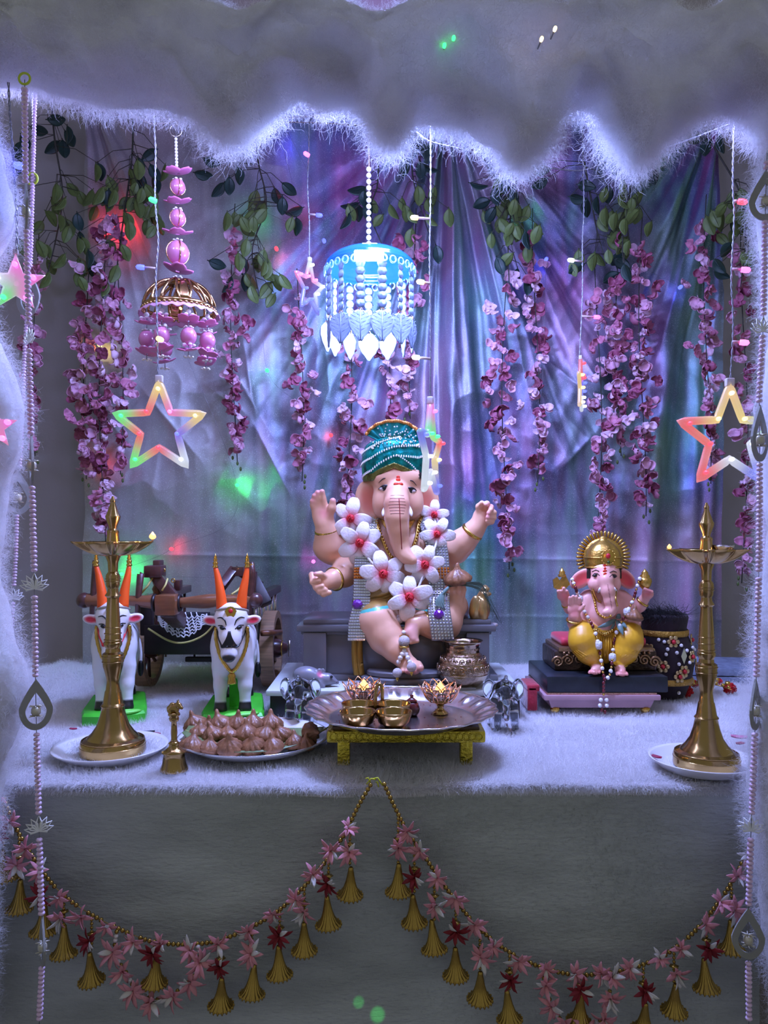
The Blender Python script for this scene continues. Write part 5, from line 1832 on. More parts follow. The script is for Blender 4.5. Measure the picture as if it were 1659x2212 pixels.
# rope net basket under the bed front: dark hammock with white scallops
def net(u, v):
    x = 336 + 118 * u
    return P(x, 1322 + 8 * v + 44 * math.sin(PI * u) ** 0.8 * v, 1.965 - 0.012 * math.sin(PI * u) * v)
wpart('hammock', MB().grid(net, 24, 8, thick=0.003), mat('black_cloth', (0.012, 0.012, 0.016), 0.7), t_c)
for k in range(6):
    v = 0.25 + 0.15 * k
    wpart('white_rope', MB().tube([net(0.05 + 0.9 * i / 30, v) + Vector((0, -0.004, 0.0035 * math.sin(i * 1.9))) for i in range(31)], 0.0020, 6), mat('white_rope', (0.75, 0.74, 0.76), 0.6), t_c)
for k in range(7):
    u = 0.2 + 0.1 * k
    wpart('white_rope', MB().tube([net(u + 0.10 * (v / 5 - 0.5), v / 5) + Vector((0, -0.004, 0)) for v in range(6)], 0.0017, 5), MATS['white_rope'], t_c)
wpart('yellow_cord', MB().tube(spline([P(320, 1358, 1.97), P(365, 1384, 1.955), P(400, 1388, 1.95), P(440, 1372, 1.955), P(470, 1340, 1.97)], 24), 0.0028, 6), MATS['yellow_cord'], t_c)
wpart('brake_bar', MB().rbox(P(440, 1424, 2.1), (0.10, 0.014, 0.014), 0.004), M_EBONY, t_c, auto=0.6)
wpart('brake_bar', MB().tube([P(420, 1424, 2.1), P(420, 1400, 2.1)], 0.003, 6), M_EBONY, t_c)
# axle and wheels
WZ, WR, WD = 0.106, 0.104, 2.13
wpart('axle', MB().tube([(-0.70, WD, WZ), (-0.272, WD, WZ)], 0.009, 12), M_EBONY, t_c)
def wheel(x):
    M = rmat('Y', 90)
    w = wpart('wheel', MB().lathe([(WR - 0.020, -0.018), (WR, -0.018), (WR, 0.018), (WR - 0.020, 0.018), (WR - 0.020, -0.018)], (x, WD, WZ), 48, M=M, cap=False), M_RIMW, t_c, auto=0.6)
    for k in range(8):
        a = 2 * PI * k / 8 + 0.2
        wpart('spoke', MB().tube([(x, WD + 0.02 * math.cos(a), WZ + 0.02 * math.sin(a)), (x, WD + (WR - 0.018) * math.cos(a), WZ + (WR - 0.018) * math.sin(a))], [0.006, 0.0045], 8), M_WOOD, w)
    wpart('hub', MB().lathe([(0.006, -0.04), (0.014, -0.038), (0.026, -0.02), (0.028, 0.0), (0.026, 0.02), (0.016, 0.036), (0.013, 0.044), (0.006, 0.046)], (x, WD, WZ), 20, M=M), M_WOOD, w)
    wpart('hub_ring', MB().torus((x + 0.03, WD, WZ), 0.021, 0.002, 20, 6, M=M), M_GOLD, w)
    wpart('axle_pin', MB().tube([(x + 0.05, WD, WZ + 0.022), (x + 0.05, WD, WZ - 0.024)], 0.003, 8), M_SILVER, w)
wheel(-0.312)
wheel(-0.655)
wpart('step_bar', MB().tube([P(566, 1368, 2.0), P(606, 1366, 2.05)], 0.008, 10), M_WOODL, t_c)
# ------------------------------------------------------------------ small idol on its stacked stands
D6 = 1.86
e6 = lambda v: S(v, D6)
# pink and gold low table
def frus(x0, x1, y0, y1, z0, z1, k=1.0):
    cx_, cy_ = (x0 + x1) / 2, (y0 + y1) / 2
    m = MB()
    vs = [(cx_ + (x - cx_) * q, cy_ + (y - cy_) * q, z) for z, q in ((z0, k), (z1, 1.0)) for (x, y) in ((x0, y0), (x1, y0), (x1, y1), (x0, y1))]
    m.add(vs, [(0, 3, 2, 1), (4, 5, 6, 7), (0, 1, 5, 4), (1, 2, 6, 5), (2, 3, 7, 6), (3, 0, 4, 7)])
    return m
M_PINKW = mat('pink_lacquer', (0.52, 0.30, 0.34), 0.35, var=0.12, vscale=20)
M_GILT = mat('rose_gilt', (0.65, 0.36, 0.28), 0.25, 0.9, bump=0.6, bscale=160)
pxa, pxb = P(1176, 0, 1.80).x, P(1428, 0, 1.80).x
t = thing('pink_stand', 'low pink lacquered stand with gilt edging under the small idol', 'stand', ((pxa + pxb) / 2, 1.92, 0))
for x in (pxa + 0.03, pxb - 0.03):
    for y in (1.822, 2.03):
        wpart('foot', MB().lathe([(0.008, 0.0), (0.011, 0.004), (0.012, 0.010), (0.009, 0.014)], (x, y, 0), 14), M_GOLD, t)
wpart('stand_box', frus(pxa + 0.012, pxb - 0.012, 1.808, 2.04, 0.013, 0.034, 0.94), M_PINKW, t, smooth=False)
wpart('stand_top', MB().rbox(((pxa + pxb) / 2, 1.924, 0.039), (pxb - pxa, 0.248, 0.012), 0.002), M_PINKW, t, auto=0.6)
wpart('gilt_edge', MB().rbox(((pxa + pxb) / 2, 1.924, 0.047), (pxb - pxa - 0.014, 0.236, 0.006), 0.002), M_GILT, t, auto=0.6)
# black slab
sxa, sxb = P(1183, 0, 1.80).x, P(1446, 0, 1.80).x
t = thing('black_slab', 'thick glossy black slab on the pink stand', 'slab', ((sxa + sxb) / 2, 1.92, 0.050))
o = wpart('slab_body', MB().rbox(((sxa + sxb) / 2, 1.924, 0.069), (sxb - sxa, 0.235, 0.038), 0.004), mat('black_granite', (0.016, 0.020, 0.026), 0.28, var=0.4, vscale=60), t, auto=0.6)
SZ = 0.0885
# carved seat with red cushion
M_CARVE = mat('antique_bronze', (0.10, 0.062, 0.045), 0.35, 0.7, var=0.5, vscale=40, bump=1.0, bscale=70)
cxa, cxb = P(1202, 0, 1.86).x, P(1426, 0, 1.86).x
t = thing('carved_seat', 'dark bronze carved seat with red cushion on the black slab', 'seat', ((cxa + cxb) / 2, 1.95, SZ))
xm6 = (cxa + cxb) / 2
wpart('seat_base', MB().rbox((xm6, 1.955, SZ + 0.024), (cxb - cxa, 0.15, 0.048), 0.006), M_CARVE, t, auto=0.6)
wpart('seat_moulding', MB().rbox((xm6, 1.955, SZ + 0.052), (cxb - cxa - 0.018, 0.158, 0.012), 0.004), mat('bronze_gilt', (0.34, 0.20, 0.10), 0.3, 0.8, bump=0.6, bscale=120), t, auto=0.6)
wpart('cushion', MB().rbox((xm6, 1.96, SZ + 0.068), (cxb - cxa - 0.04, 0.13, 0.022), 0.009), mat('red_cushion', (0.60, 0.03, 0.06), 0.6, sheen=0.3), t, label='red velvet cushion')
for s_ in (-1, 1):
    for k in range(3):
        c = Vector((xm6 + s_ * (cxb - cxa) * (0.47 - 0.10 * k), 1.877, SZ + 0.022 + 0.004 * k))
        pts = [c + Vector((0.014 * (1 - i / 26) * math.cos(i * 0.5) * s_, 0, 0.014 * (1 - i / 26) * math.sin(i * 0.5))) for i in range(24)]
        wpart('scroll_carving', MB().tube(pts, 0.0032, 7), MATS['bronze_gilt'], t)
_m = MB()
for k in range(18):
    _m.ball((cxa + 0.022 + k * (cxb - cxa - 0.044) / 17, 1.874, SZ + 0.044), 0.004, 7, 5)
wpart('bead_row', _m, MATS['bronze_gilt'], t, kind='stuff')

PK = (0.82, 0.40, 0.32)
YL = (0.70, 0.36, 0.02)
t_g2 = thing('small_elephant_idol', 'small seated elephant headed idol with gold crown and yellow dhoti', 'statue', (P(1308, 0, D6).x, 1.93, SZ + 0.005))
g = Solid(0.0017)
Q = lambda x, y, d=D6: P(x, y, d)
g.ell(Q(1306, 1330, 1.90), (e6(48), e6(40), e6(44)), 0.012, PK)
g.ell(Q(1306, 1296, 1.905), (e6(46), e6(30), e6(32)), 0.014, PK)
g.cone(Q(1306, 1280, 1.90), Q(1304, 1250, 1.895), e6(24), e6(26), 0.01, PK)
g.ell(Q(1304, 1240, 1.885), (e6(35), e6(34), e6(36)), 0.008, PK)
g.ell(Q(1286, 1262, 1.870), (e6(16), e6(16), e6(16)), 0.008, PK)
g.ell(Q(1326, 1262, 1.870), (e6(15), e6(16), e6(16)), 0.008, PK)
g.chain([(Q(a, b, d), e6(r)) for a, b, d, r in ((1306, 1236, 1.862, 12), (1309, 1254, 1.848, 14.5), (1313, 1276, 1.842, 14), (1319, 1298, 1.842, 13), (1323, 1312, 1.842, 11.5), (1318, 1322, 1.838, 9.5), (1308, 1323, 1.836, 7.5))], 0.008, PK)
for s_, ex in ((-1, 1257), (1, 1351)):
    M = rmat('Z', s_ * 16) @ rmat('Y', s_ * 38)
    g.ell(Q(ex, 1250, 1.888), (e6(30), e6(5.5), e6(18)), 0.004, PK, M)
    g.ell(Q(ex + s_ * 2, 1251, 1.880), (e6(24), e6(5), e6(13)), 0.003, (0.68, 0.07, 0.07), M, op=-1, kc=0.005)
def arm6(pts):
    g.chain([(Q(a, b, d), e6(r)) for a, b, d, r in pts], 0.008, PK)
arm6([(1270, 1290, 1.905, 17), (1244, 1312, 1.905, 15), (1232, 1312, 1.895, 14), (1222, 1298, 1.880, 11)])
g.ell(Q(1217, 1287, 1.872), (e6(14), e6(10), e6(12)), 0.004, PK)
for i in range(4):
    g.cone(Q(1208 + i * 6, 1284, 1.866), Q(1206 + i * 6, 1277 - (i == 2) * 6, 1.858), e6(4.6), e6(3.8), 0.002, PK)
arm6([(1342, 1290, 1.905, 17), (1372, 1312, 1.905, 15), (1382, 1308, 1.893, 13), (1393, 1292, 1.880, 11)])
g.ell(Q(1399, 1283, 1.872), (e6(13), e6(10), e6(12)), 0.004, PK)
for i in range(4):
    g.cone(Q(1391 + i * 5, 1278, 1.866), Q(1393 + i * 5, 1272 + i * 2, 1.858), e6(4.4), e6(3.6), 0.002, PK)
arm6([(1268, 1300, 1.90, 16), (1248, 1340, 1.885, 16), (1242, 1346, 1.870, 15), (1241, 1330, 1.855, 13)])
g.ell(Q(1241, 1316, 1.850), (e6(15), e6(7), e6(16)), 0.004, PK)
for i in range(4):
    g.cone(Q(1231 + i * 6.5, 1304, 1.848), Q(1231 + i * 7, 1293 - (2, 5, 4, 0)[i], 1.843), e6(4.3), e6(3.5), 0.0018, PK)
g.cone(Q(1253, 1318, 1.846), Q(1261, 1308, 1.842), e6(4.6), e6(3.8), 0.003, PK)
arm6([(1345, 1300, 1.90, 16), (1368, 1345, 1.885, 15), (1370, 1352, 1.868, 13)])
g.ell(Q(1369, 1344, 1.856), (e6(14), e6(9), e6(10)), 0.004, PK)
for i in range(4):
    g.cone(Q(1359 + i * 7, 1342, 1.850), Q(1359 + i * 7, 1334, 1.846), e6(4.2), e6(3.6), 0.0018, PK)
# dhoti legs
g.ell(Q(1306, 1368, 1.905), (e6(52), e6(40), e6(27)), 0.010, YL, kc=0.002)
for s_, kx_, fx_, fy_ in ((-1, 1260, 1288, 1446), (1, 1357, 1340, 1450)):
    g.chain([(Q(1306 + s_ * 24, 1374, 1.90), e6(28)), (Q(kx_, 1372, 1.860), e6(30)), (Q(kx_, 1384, 1.852), e6(31))], 0.006, YL, 0.002)
    g.chain([(Q(kx_, 1386, 1.852), e6(31)), (Q(kx_ * 0.6 + fx_ * 0.4, 1410, 1.846), e6(25)), (Q(fx_ - s_ * 1, 1433, 1.842), e6(14))], 0.006, YL, 0.002)
    g.chain([(Q(fx_, 1436, 1.842), e6(11)), (Q(fx_ + s_ * 0, fy_, 1.828), e6(10)), (Q(fx_ + s_ * 3, fy_ + 3, 1.815), e6(9))], 0.006, PK, 0.002)
    for i in range(5):
        g.cone(Q(fx_ - 10 + i * 5 + s_ * 3, fy_ + 4, 1.814), Q(fx_ - 11 + i * 5.4 + s_ * 4, fy_ + 7, 1.806), e6(3.4), e6(3.0), 0.0015, PK)
g.ell(Q(1308, 1402, 1.872), (e6(17), e6(12), e6(32)), 0.005, YL, kc=0.002)
def paint2(V, C):
    px = CX + V[:, 0] * F / V[:, 1]
    py = YH - (V[:, 2] - H) * F / V[:, 1]
    d = V[:, 1]
    def blend(m, c):
        m = np.clip(m, 0, 1)[:, None]
        C[:] = C * (1 - m) + np.array(c) * m
    sx0 = 1309 + (py - 1240) * 0.17
    blend((np.abs(px - sx0) < 1.1) * (py > 1262) * (py < 1314) * (d < 1.838) * 0.7, (0.28, 0.05, 0.05))
    blend(np.exp(-((px - 1217) ** 2 + (py - 1287) ** 2) / 120) * 0.6, (0.75, 0.10, 0.16))
    blend(np.exp(-((px - 1400) ** 2 + (py - 1282) ** 2) / 120) * 0.6, (0.75, 0.10, 0.16))
    blend(np.exp(-((px - 1241) ** 2 + (py - 1322) ** 2) / 200) * (d < 1.85) * 0.5, (0.72, 0.12, 0.16))
    blend(((py > 1446) & (d < 1.84)) * 0.35, (0.85, 0.16, 0.16))
    blend((((px < 1276) | (px > 1334)) & (py < 1250) & (py > 1205) & (d > 1.868) & (np.abs(px - 1305) < 38)) * 1.0, (0.015, 0.01, 0.01))
me = g.build('small_idol_body', M_SKIN, paint2)
wpart('body', me, None, t_g2)
from mathutils.bvhtree import BVHTree
bv6 = BVHTree.FromPolygons([v.co for v in me.vertices], [tuple(f.vertices) for f in me.polygons])
def fr6(px, py, out=0.001):
    o = Vector((0, 0, H))
    dr = (P(px, py, 1.0) - o).normalized()
    h = bv6.ray_cast(o, dr)[0]
    return (P(px, py, 1.86) if h is None else h) - dr * out
for s_, ex, ey in ((-1, 1287, 1243), (1, 1325, 1245)):
    eo = wpart('eye', MB().ball(fr6(ex, ey, 0), (e6(7), e6(3), e6(3.6)), 14, 8, M=rmat('Y', s_ * 10)), mat('dark_iris', (0.02, 0.012, 0.012), 0.12), t_g2)
    wpart('eye_line', MB().tube([fr6(ex - 8, ey + 1), fr6(ex - 3, ey - 4), fr6(ex + 4, ey - 4), fr6(ex + 8, ey)], 0.0008, 5), M_BLACK, eo)
    wpart('eyebrow', MB().tube([fr6(ex - 8, ey - 8), fr6(ex, ey - 12), fr6(ex + 7, ey - 9)], 0.0009, 5), M_BLACK, t_g2)
    tk = MB().tube([fr6(1312 + s_ * 14, 1272, -0.003), fr6(1312 + s_ * 19, 1277, 0.006), fr6(1312 + s_ * 20, 1281, 0.010)], [e6(4), e6(3.4), e6(1.2)], 8)
    wpart('tusk', tk, MATS['ivory'], t_g2)
_m = MB()
for y, w in ((1222, 4), (1228, 3), (1234, 5), (1240, 4)):
    _m.ball(fr6(1307, y, 0), (e6(w), e6(1.6), e6(3.6)), 10, 6)
wpart('tilak', _m, MATS['tilak_red'], t_g2)
# crown with ridged halo
M_CROWN = mat('crown_gold', (0.62, 0.37, 0.08), 0.26, 0.85, var=0.25, vscale=25, bump=0.3, bscale=120)
cr = wpart('crown', MB().lathe([(e6(36), 0), (e6(39), e6(6)), (e6(40), e6(20)), (e6(36), e6(38)), (e6(26), e6(52)), (e6(14), e6(60)), (e6(8), e6(64)), (e6(9), e6(68)), (e6(3), e6(72))], Q(1303, 1228, 1.893), 40, M=Matrix.Diagonal((1, 0.85, 1))), M_CROWN, t_g2)
for z, r_ in ((3, 40), (24, 41)):
    wpart('crown_band', MB().torus(Q(1303, 1228 - z, 1.893), e6(r_), 0.0022, 40, 6, M=Matrix.Diagonal((1, 0.85, 1))), M_CROWN, cr)
hc = Q(1303, 1205, 1.925)
wpart('halo_disc', MB().lathe([(0.0, -0.003), (e6(44), -0.004), (e6(46), 0.0), (e6(44), 0.004), (0, 0.004)], hc, 40, M=rmat('X', 90)), M_CROWN, cr)
for k in range(34):
    a = math.radians(-48 + 276 * k / 33)
    d_ = Vector((math.cos(a), 0, math.sin(a)))
    wpart('halo_ray', MB().tube([hc + d_ * e6(42), hc + d_ * e6(57), hc + d_ * e6(61)], [e6(3.0), e6(3.3), e6(1.5)], 7), M_CROWN, cr)
jc = Q(1304, 1203, 1.893) + Vector((0, -e6(35), 0))
jo = wpart('crown_jewel', MB().ball(jc, (e6(16), e6(3), e6(17)), 20, 10), M_GOLD, cr)
for k in range(14):
    a = 2 * PI * k / 14
    wpart('jewel_bead', MB().ball(jc + Vector((e6(15) * math.cos(a), -0.001, e6(16) * math.sin(a))), e6(2.2), 8, 6), M_GOLD, jo)
wpart('ruby', MB().ball(jc + Vector((-e6(1), -0.003, e6(3))), (e6(5), e6(3), e6(6)), 12, 8), M_RED, jo, label='red stone')
wpart('emerald', MB().ball(jc + Vector((0, -0.002, -e6(10))), e6(3.5), 10, 8), mat('green_stone', (0.05, 0.09, 0.02), 0.15), jo)
# gold ornaments
def gold6(name, pts, r=0.0022, m=M_GOLD, n=None):
    c = spline(pts, n or 24)
    o = wpart(name, MB().tube(c, r, 6), m, t_g2)
    return c, o
c, o = gold6('necklace', [fr6(1278, 1276, 0.001), fr6(1284, 1298, 0.002), fr6(1290, 1322, 0.002), fr6(1306, 1334, 0.003), fr6(1320, 1330, 0.004)], 0.0026)
_m = MB()
for p in resample(c, 0.0068):
    _m.ball(p + Vector((0, -0.0015, 0)), 0.0033, 8, 6)
wpart('necklace_beads', _m, M_GOLD, o)
gold6('collar', [fr6(1280, 1272, 0.001), fr6(1290, 1296, 0.002), fr6(1298, 1300, 0.003)], 0.0022)
gold6('collar', [fr6(1332, 1272, 0.001), fr6(1330, 1292, 0.002), fr6(1334, 1310, 0.003)], 0.0022)
for (bx, by, bd, ax, R_) in ((1227, 1303, 1.887, (-0.5, -0.4, 0.75), 13), (1388, 1300, 1.887, (0.5, -0.4, 0.75), 13), (1241, 1340, 1.862, (0, -0.3, 1), 16), (1288, 1434, 1.842, (0, -0.3, 1), 14), (1340, 1434, 1.842, (0, -0.3, 1), 14)):
    wpart('bangle', MB().torus(Q(bx, by, bd), e6(R_), 0.0030, 24, 8, M=align(ax)), M_GOLD, t_g2)
_m = MB()
for k in range(9):
    _m.ball(fr6(1288 + k * 4.4, 1362 + 8 * math.sin(PI * k / 8), 0.002), e6(4.2), 8, 6)
wpart('belt_ornament', _m, M_GOLD, t_g2)
for k in range(6):
    x = 1294 + k * 5
    wpart('dhoti_pleat', MB().tube([fr6(x, 1376, 0.0), fr6(x + (x - 1306) * 0.1, 1400, 0.001), fr6(x + (x - 1306) * 0.2, 1424, 0.0)], 0.0024, 6), mat('yellow_cloth', YL, 0.4), t_g2)
for s_, kx_ in ((-1, 1260), (1, 1357)):
    for k in range(4):
        wpart('dhoti_fold', MB().tube([fr6(kx_ + s_ * (-24 + k * 6), 1412 + k * 3, -0.0008), fr6(kx_ + s_ * (-6 + k * 5), 1416 + k * 2, -0.0005), fr6(kx_ + s_ * (12 + k * 4), 1404 + k * 1, -0.0008)], 0.0016, 6), MATS['yellow_cloth'], t_g2)
# emblems in the upper hands
ax = wpart('axe_emblem', MB().prism([(-17, -12), (-19, 6), (-10, 12), (-4, 4), (2, 12), (-2, 20), (4, 24), (8, 16), (13, 6), (18, -4), (8, -14), (-4, -18)], -3, 3, c=(0, 0, 0)), M_CROWN, t_g2, smooth=False)
ax.data.transform(Matrix.Translation(Q(1213, 1258, 1.868)) @ Matrix.Scale(e6(1), 4))
wpart('emblem_finial', MB().lathe([(e6(8), 0), (e6(9), e6(4)), (e6(6), e6(7)), (e6(7), e6(10)), (e6(4), e6(14)), (e6(1), e6(20))], Q(1214, 1246, 1.868), 14), M_CROWN, ax)
wpart('conch_emblem', MB().lathe([(e6(3), -e6(20)), (e6(12), -e6(10)), (e6(15), 0), (e6(14), e6(6)), (e6(10), e6(9)), (e6(11), e6(12)), (e6(7), e6(16)), (e6(7.5), e6(19)), (e6(3), e6(24)), (e6(0.5), e6(28))], Q(1393, 1256, 1.868), 20), M_CROWN, t_g2)
# ---- beaded mala worn by the small idol
t = thing('bead_mala', 'long white and maroon bead necklace draped over the small idol', 'necklace', Q(1300, 1350, 1.83))
M_MAROON = mat('maroon_bead', (0.13, 0.008, 0.015), 0.15, coat=0.5)
left = [fr6(1236, 1252, 0.004), Q(1244, 1272, 1.855), fr6(1250, 1290, 0.006), fr6(1262, 1320, 0.006), fr6(1280, 1352, 0.006), fr6(1290, 1380, 0.006), fr6(1296, 1410, 0.006), Q(1302, 1450, 1.806), Q(1306, 1468, 1.793)]
right = [fr6(1382, 1250, 0.004), Q(1374, 1275, 1.862), Q(1366, 1300, 1.848), Q(1338, 1352, 1.834), fr6(1330, 1372, 0.006), fr6(1325, 1400, 0.006), Q(1322, 1430, 1.806), Q(1318, 1455, 1.800), Q(1310, 1468, 1.793)]
mm = [MB().ball((0, 0, 0), 0.0050, 10, 8).build('white_bead', M_PEARL), MB().ball((0, 0, 0), 0.0032, 8, 6).build('gold_bead', M_GOLD), MB().ball((0, 0, 0), (0.0040, 0.0040, 0.0055), 8, 6).build('maroon_bead', M_MAROON), MB().lathe([(0.004, -0.010), (0.0085, -0.007), (0.009, 0.0), (0.0085, 0.007), (0.004, 0.010)], n=8).build('carved_bead', mat('carved_white', (0.78, 0.76, 0.74), 0.5, bump=1.0, bscale=300))]
seq = [0, 1, 0, 1, 2, 2, 1, 0, 1, 0, 3, 1, 2, 1]
for path in (left, right):
    c = spline(path, 120)
    wpart('mala_thread', MB().tube(c, 0.0007, 4), M_MAROON, t)
    for i, p in enumerate(resample(c, 0.0093)):
        ppart(['white_bead', 'gold_bead', 'maroon_bead', 'carved_bead'][seq[i % 14]], mm[seq[i % 14]], t, p)
for i, (x, y, k) in enumerate(((1304, 1476, 2), (1304, 1484, 2), (1304, 1492, 2), (1304, 1500, 1), (1298, 1512, 0), (1310, 1512, 0), (1296, 1524, 0), (1311, 1524, 0), (1300, 1534, 2), (1307, 1538, 2))):
    ppart(['white_bead', 'gold_bead', 'maroon_bead'][k], mm[k], t, Q(x, y, 1.790))
# coconut-like brown sweet and green leaves in his lap
o = ob('modak_sweet', MODAKS[3], None, Q(1367, 1340, 1.842), (0.2, 0.1, 1.0), e6(22))
tag(o, 'dusty brown dumpling held in the hand of the small idol', 'sweet')
t = thing('leaf_offering', 'grey green leaf sprig lying in the lap of the small idol', 'leaf', Q(1330, 1345, 1.84))
for i, (x, y, x2, y2, w) in enumerate(((1330, 1340, 1290, 1356, 5), (1330, 1338, 1346, 1372, 6), (1330, 1336, 1340, 1326, 6), (1328, 1340, 1318, 1362, 3), (1334, 1340, 1354, 1356, 5), (1332, 1338, 1310, 1344, 4))):
    a, b = fr6(x, y, 0.008), fr6(x2, y2, 0.008)
    wpart('leaf_blade', MB().tube(spline([a, (a + b) / 2 + Vector((0, -0.006, 0)), b], 10), [0.0005 + e6(w) * math.sin(PI * k / 9) for k in range(10)], 6, flat=0.22), MATS['leaf_silvergreen'], t)

# ------------------------------------------------------------------ velvet pot with gold flowers and tassels
VD = 2.00
v6 = lambda v: S(v, VD)
M_VELVET = mat('maroon_velvet', (0.014, 0.002, 0.006), 0.75, sheen=0.08, var=0.3, vscale=40)
t = thing('velvet_pot', 'dark maroon velvet pot with gold flowers and mirror behind the carved seat', 'pot', (P(1432, 0, VD).x, VD, 0.0))
hz = P(0, 1325, VD).z
prof = [(v6(34), 0.0), (v6(44), 0.004), (v6(58), hz * 0.22), (v6(64), hz * 0.42), (v6(60), hz * 0.62), (v6(50), hz * 0.76), (v6(48), hz * 0.84), (v6(52), hz * 0.96), (v6(50), hz), (v6(0.5), hz * 1.0)]
A_ = np.array(prof)
wpart('pot_body', MB().lathe(prof, (P(1432, 0, VD).x, VD, 0), 40), M_VELVET, t)
for zf in (0.22, 0.78):
    r_ = float(np.interp(hz * zf, A_[:9, 1], A_[:9, 0]))
    wpart('gold_lace', MB().lathe([(r_ + 0.001, -0.008), (r_ + 0.004, -0.006), (r_ + 0.004, 0.006), (r_ + 0.001, 0.008)], (P(1432, 0, VD).x, VD, hz * zf), 48, rfun=lambda a, z: 1 + 0.02 * math.sin(a * 24), cap=False), mat('gold_lace', (0.50, 0.28, 0.05), 0.4, 0.6, bump=1.0, bscale=200), t)
FLW = MB()
for k in range(6):
    a = 2 * PI * k / 6
    FLW.ball((0.011 * math.cos(a), 0, 0.011 * math.sin(a)), (0.0058, 0.0025, 0.0058), 10, 6)
FLW = FLW.build('gold_flower', mat('pale_gold', (0.55, 0.40, 0.18), 0.35, 0.7))
RUB = MB().ball((0, -0.003, 0), 0.0055, 10, 8).build('ruby', M_RED)
PRL = MB().ball((0, 0, 0), 0.0048, 8, 6).build('pearl', M_PEARL)
def onpot(u, zf, out=0.003):
    r_ = float(np.interp(hz * zf, A_[:9, 1], A_[:9, 0])) + out
    a = -PI / 2 + u
    return Vector((P(1432, 0, VD).x + r_ * math.cos(a), VD + r_ * math.sin(a), hz * zf)), Euler((0, 0, u))
for u, zf in ((0.02, 0.70), (0.35, 0.36), (-0.35, 0.42), (0.75, 0.52), (1.15, 0.70), (1.2, 0.40), (0.2, 0.30), (-0.8, 0.6)):
    c, ro = onpot(u, zf)
    fo = ppart('gold_flower', FLW, t, c, ro)
    ob('ruby', RUB, fo)
for u, zf in ((0.30, 0.66), (0.10, 0.58), (0.5, 0.60), (0.15, 0.45), (0.58, 0.46), (-0.3, 0.70), (-0.2, 0.62), (-0.25, 0.56), (0.9, 0.62), (1.3, 0.58), (1.35, 0.48), (0.3, 0.10), (-0.5, 0.72)):
    c, ro = onpot(u, zf)
    ppart('pearl', PRL, t, c)
c, ro = onpot(0.34, 0.54)
mr = MB().prism([(-0.009, 0), (0, 0.020), (0.009, 0), (0, -0.020)], -0.0015, 0.0015)
ppart('mirror_inset', mr.build('mirror_inset', mat('mirror', (0.8, 0.8, 0.85), 0.05, 1.0), smooth=False), t, c, ro)
# hair-like fringe at its mouth
n = 900
aa = rng.uniform(0, 2 * PI, n)
rr_ = v6(50) * np.sqrt(rng.random(n))
roots = np.stack([P(1432, 0, VD).x + rr_ * np.cos(aa), VD + rr_ * np.sin(aa), np.full(n, hz - 0.004)], -1)
hair('dark_fringe', roots, np.stack([-0.9 + rng.normal(0, 0.7, n), rng.normal(-0.4, 0.5, n), np.full(n, 0.25)], -1), 0.05, 0.0005, 0.0002, M_BLACK, 5, 0.6, 0.3, 77, t)
# coloured tassels with red pom-poms, lying on the fur
POM = MB()
for k in range(90):
    v = Vector(rng.normal(0, 1, 3)).normalized()
    POM.tube([v * 0.3, v * rng.uniform(0.85, 1.0)], [0.10, 0.14], 4)
POM.ball((0, 0, 0), 0.75, 12, 8)
POM = POM.build('pompom', mat('red_wool', (0.55, 0.01, 0.015), 0.8))
t = thing('pompom_tassel_string', 'string of gold beads with red wool pompoms lying behind the brass lamp', 'tassel', P(1500, 1500, 1.99))
pth = spline([P(1440, 1478, 2.02), P(1470, 1488, 2.0), P(1510, 1476, 2.03), P(1550, 1480, 2.03), P(1580, 1490, 2.0)], 40)
wpart('tassel_thread', MB().tube(pth, 0.0016, 5), M_GOLD, t)
GB = MB().ball((0, 0, 0), 0.005, 8, 6).build('gold_bead', M_GOLD)
for p in resample(pth, 0.017):
    ppart('gold_bead', GB, t, p + Vector((0, 0, 0.004)))
for x, y, r_ in ((1483, 1494, 15), (1500, 1477, 9), (1576, 1487, 15), (1553, 1472, 8)):
    d_ = DT(y + r_ * 0.8)
    ppart('pompom', POM, t, P(x, y, d_), (0.3, 0.2, x), S(r_, d_))
    wpart('pompom_cap', MB().lathe([(0.006, 0.0), (0.009, -0.008), (0.005, -0.012)], P(x - 4, y - r_, d_), 10), M_GOLD, t)
# flat blue-grey case at the back
t = thing('flat_case', 'flat bluish grey case lying on the fur by the wall', 'case', P(1590, 1455, 2.3))
wpart('case_base', MB().rbox(P(1610, 1462, 2.28), (0.36, 0.22, 0.036), 0.006, rot=rmat('Z', -8)), mat('blue_grey_cloth', (0.17, 0.20, 0.28), 0.6, var=0.2, vscale=20), t, auto=0.6)
wpart('case_lid', MB().rbox(P(1610, 1440, 2.28), (0.36, 0.22, 0.022), 0.006, rot=rmat('Z', -8)), mat('blue_grey_lid', (0.22, 0.26, 0.36), 0.6, var=0.35, vscale=60), t, auto=0.6)
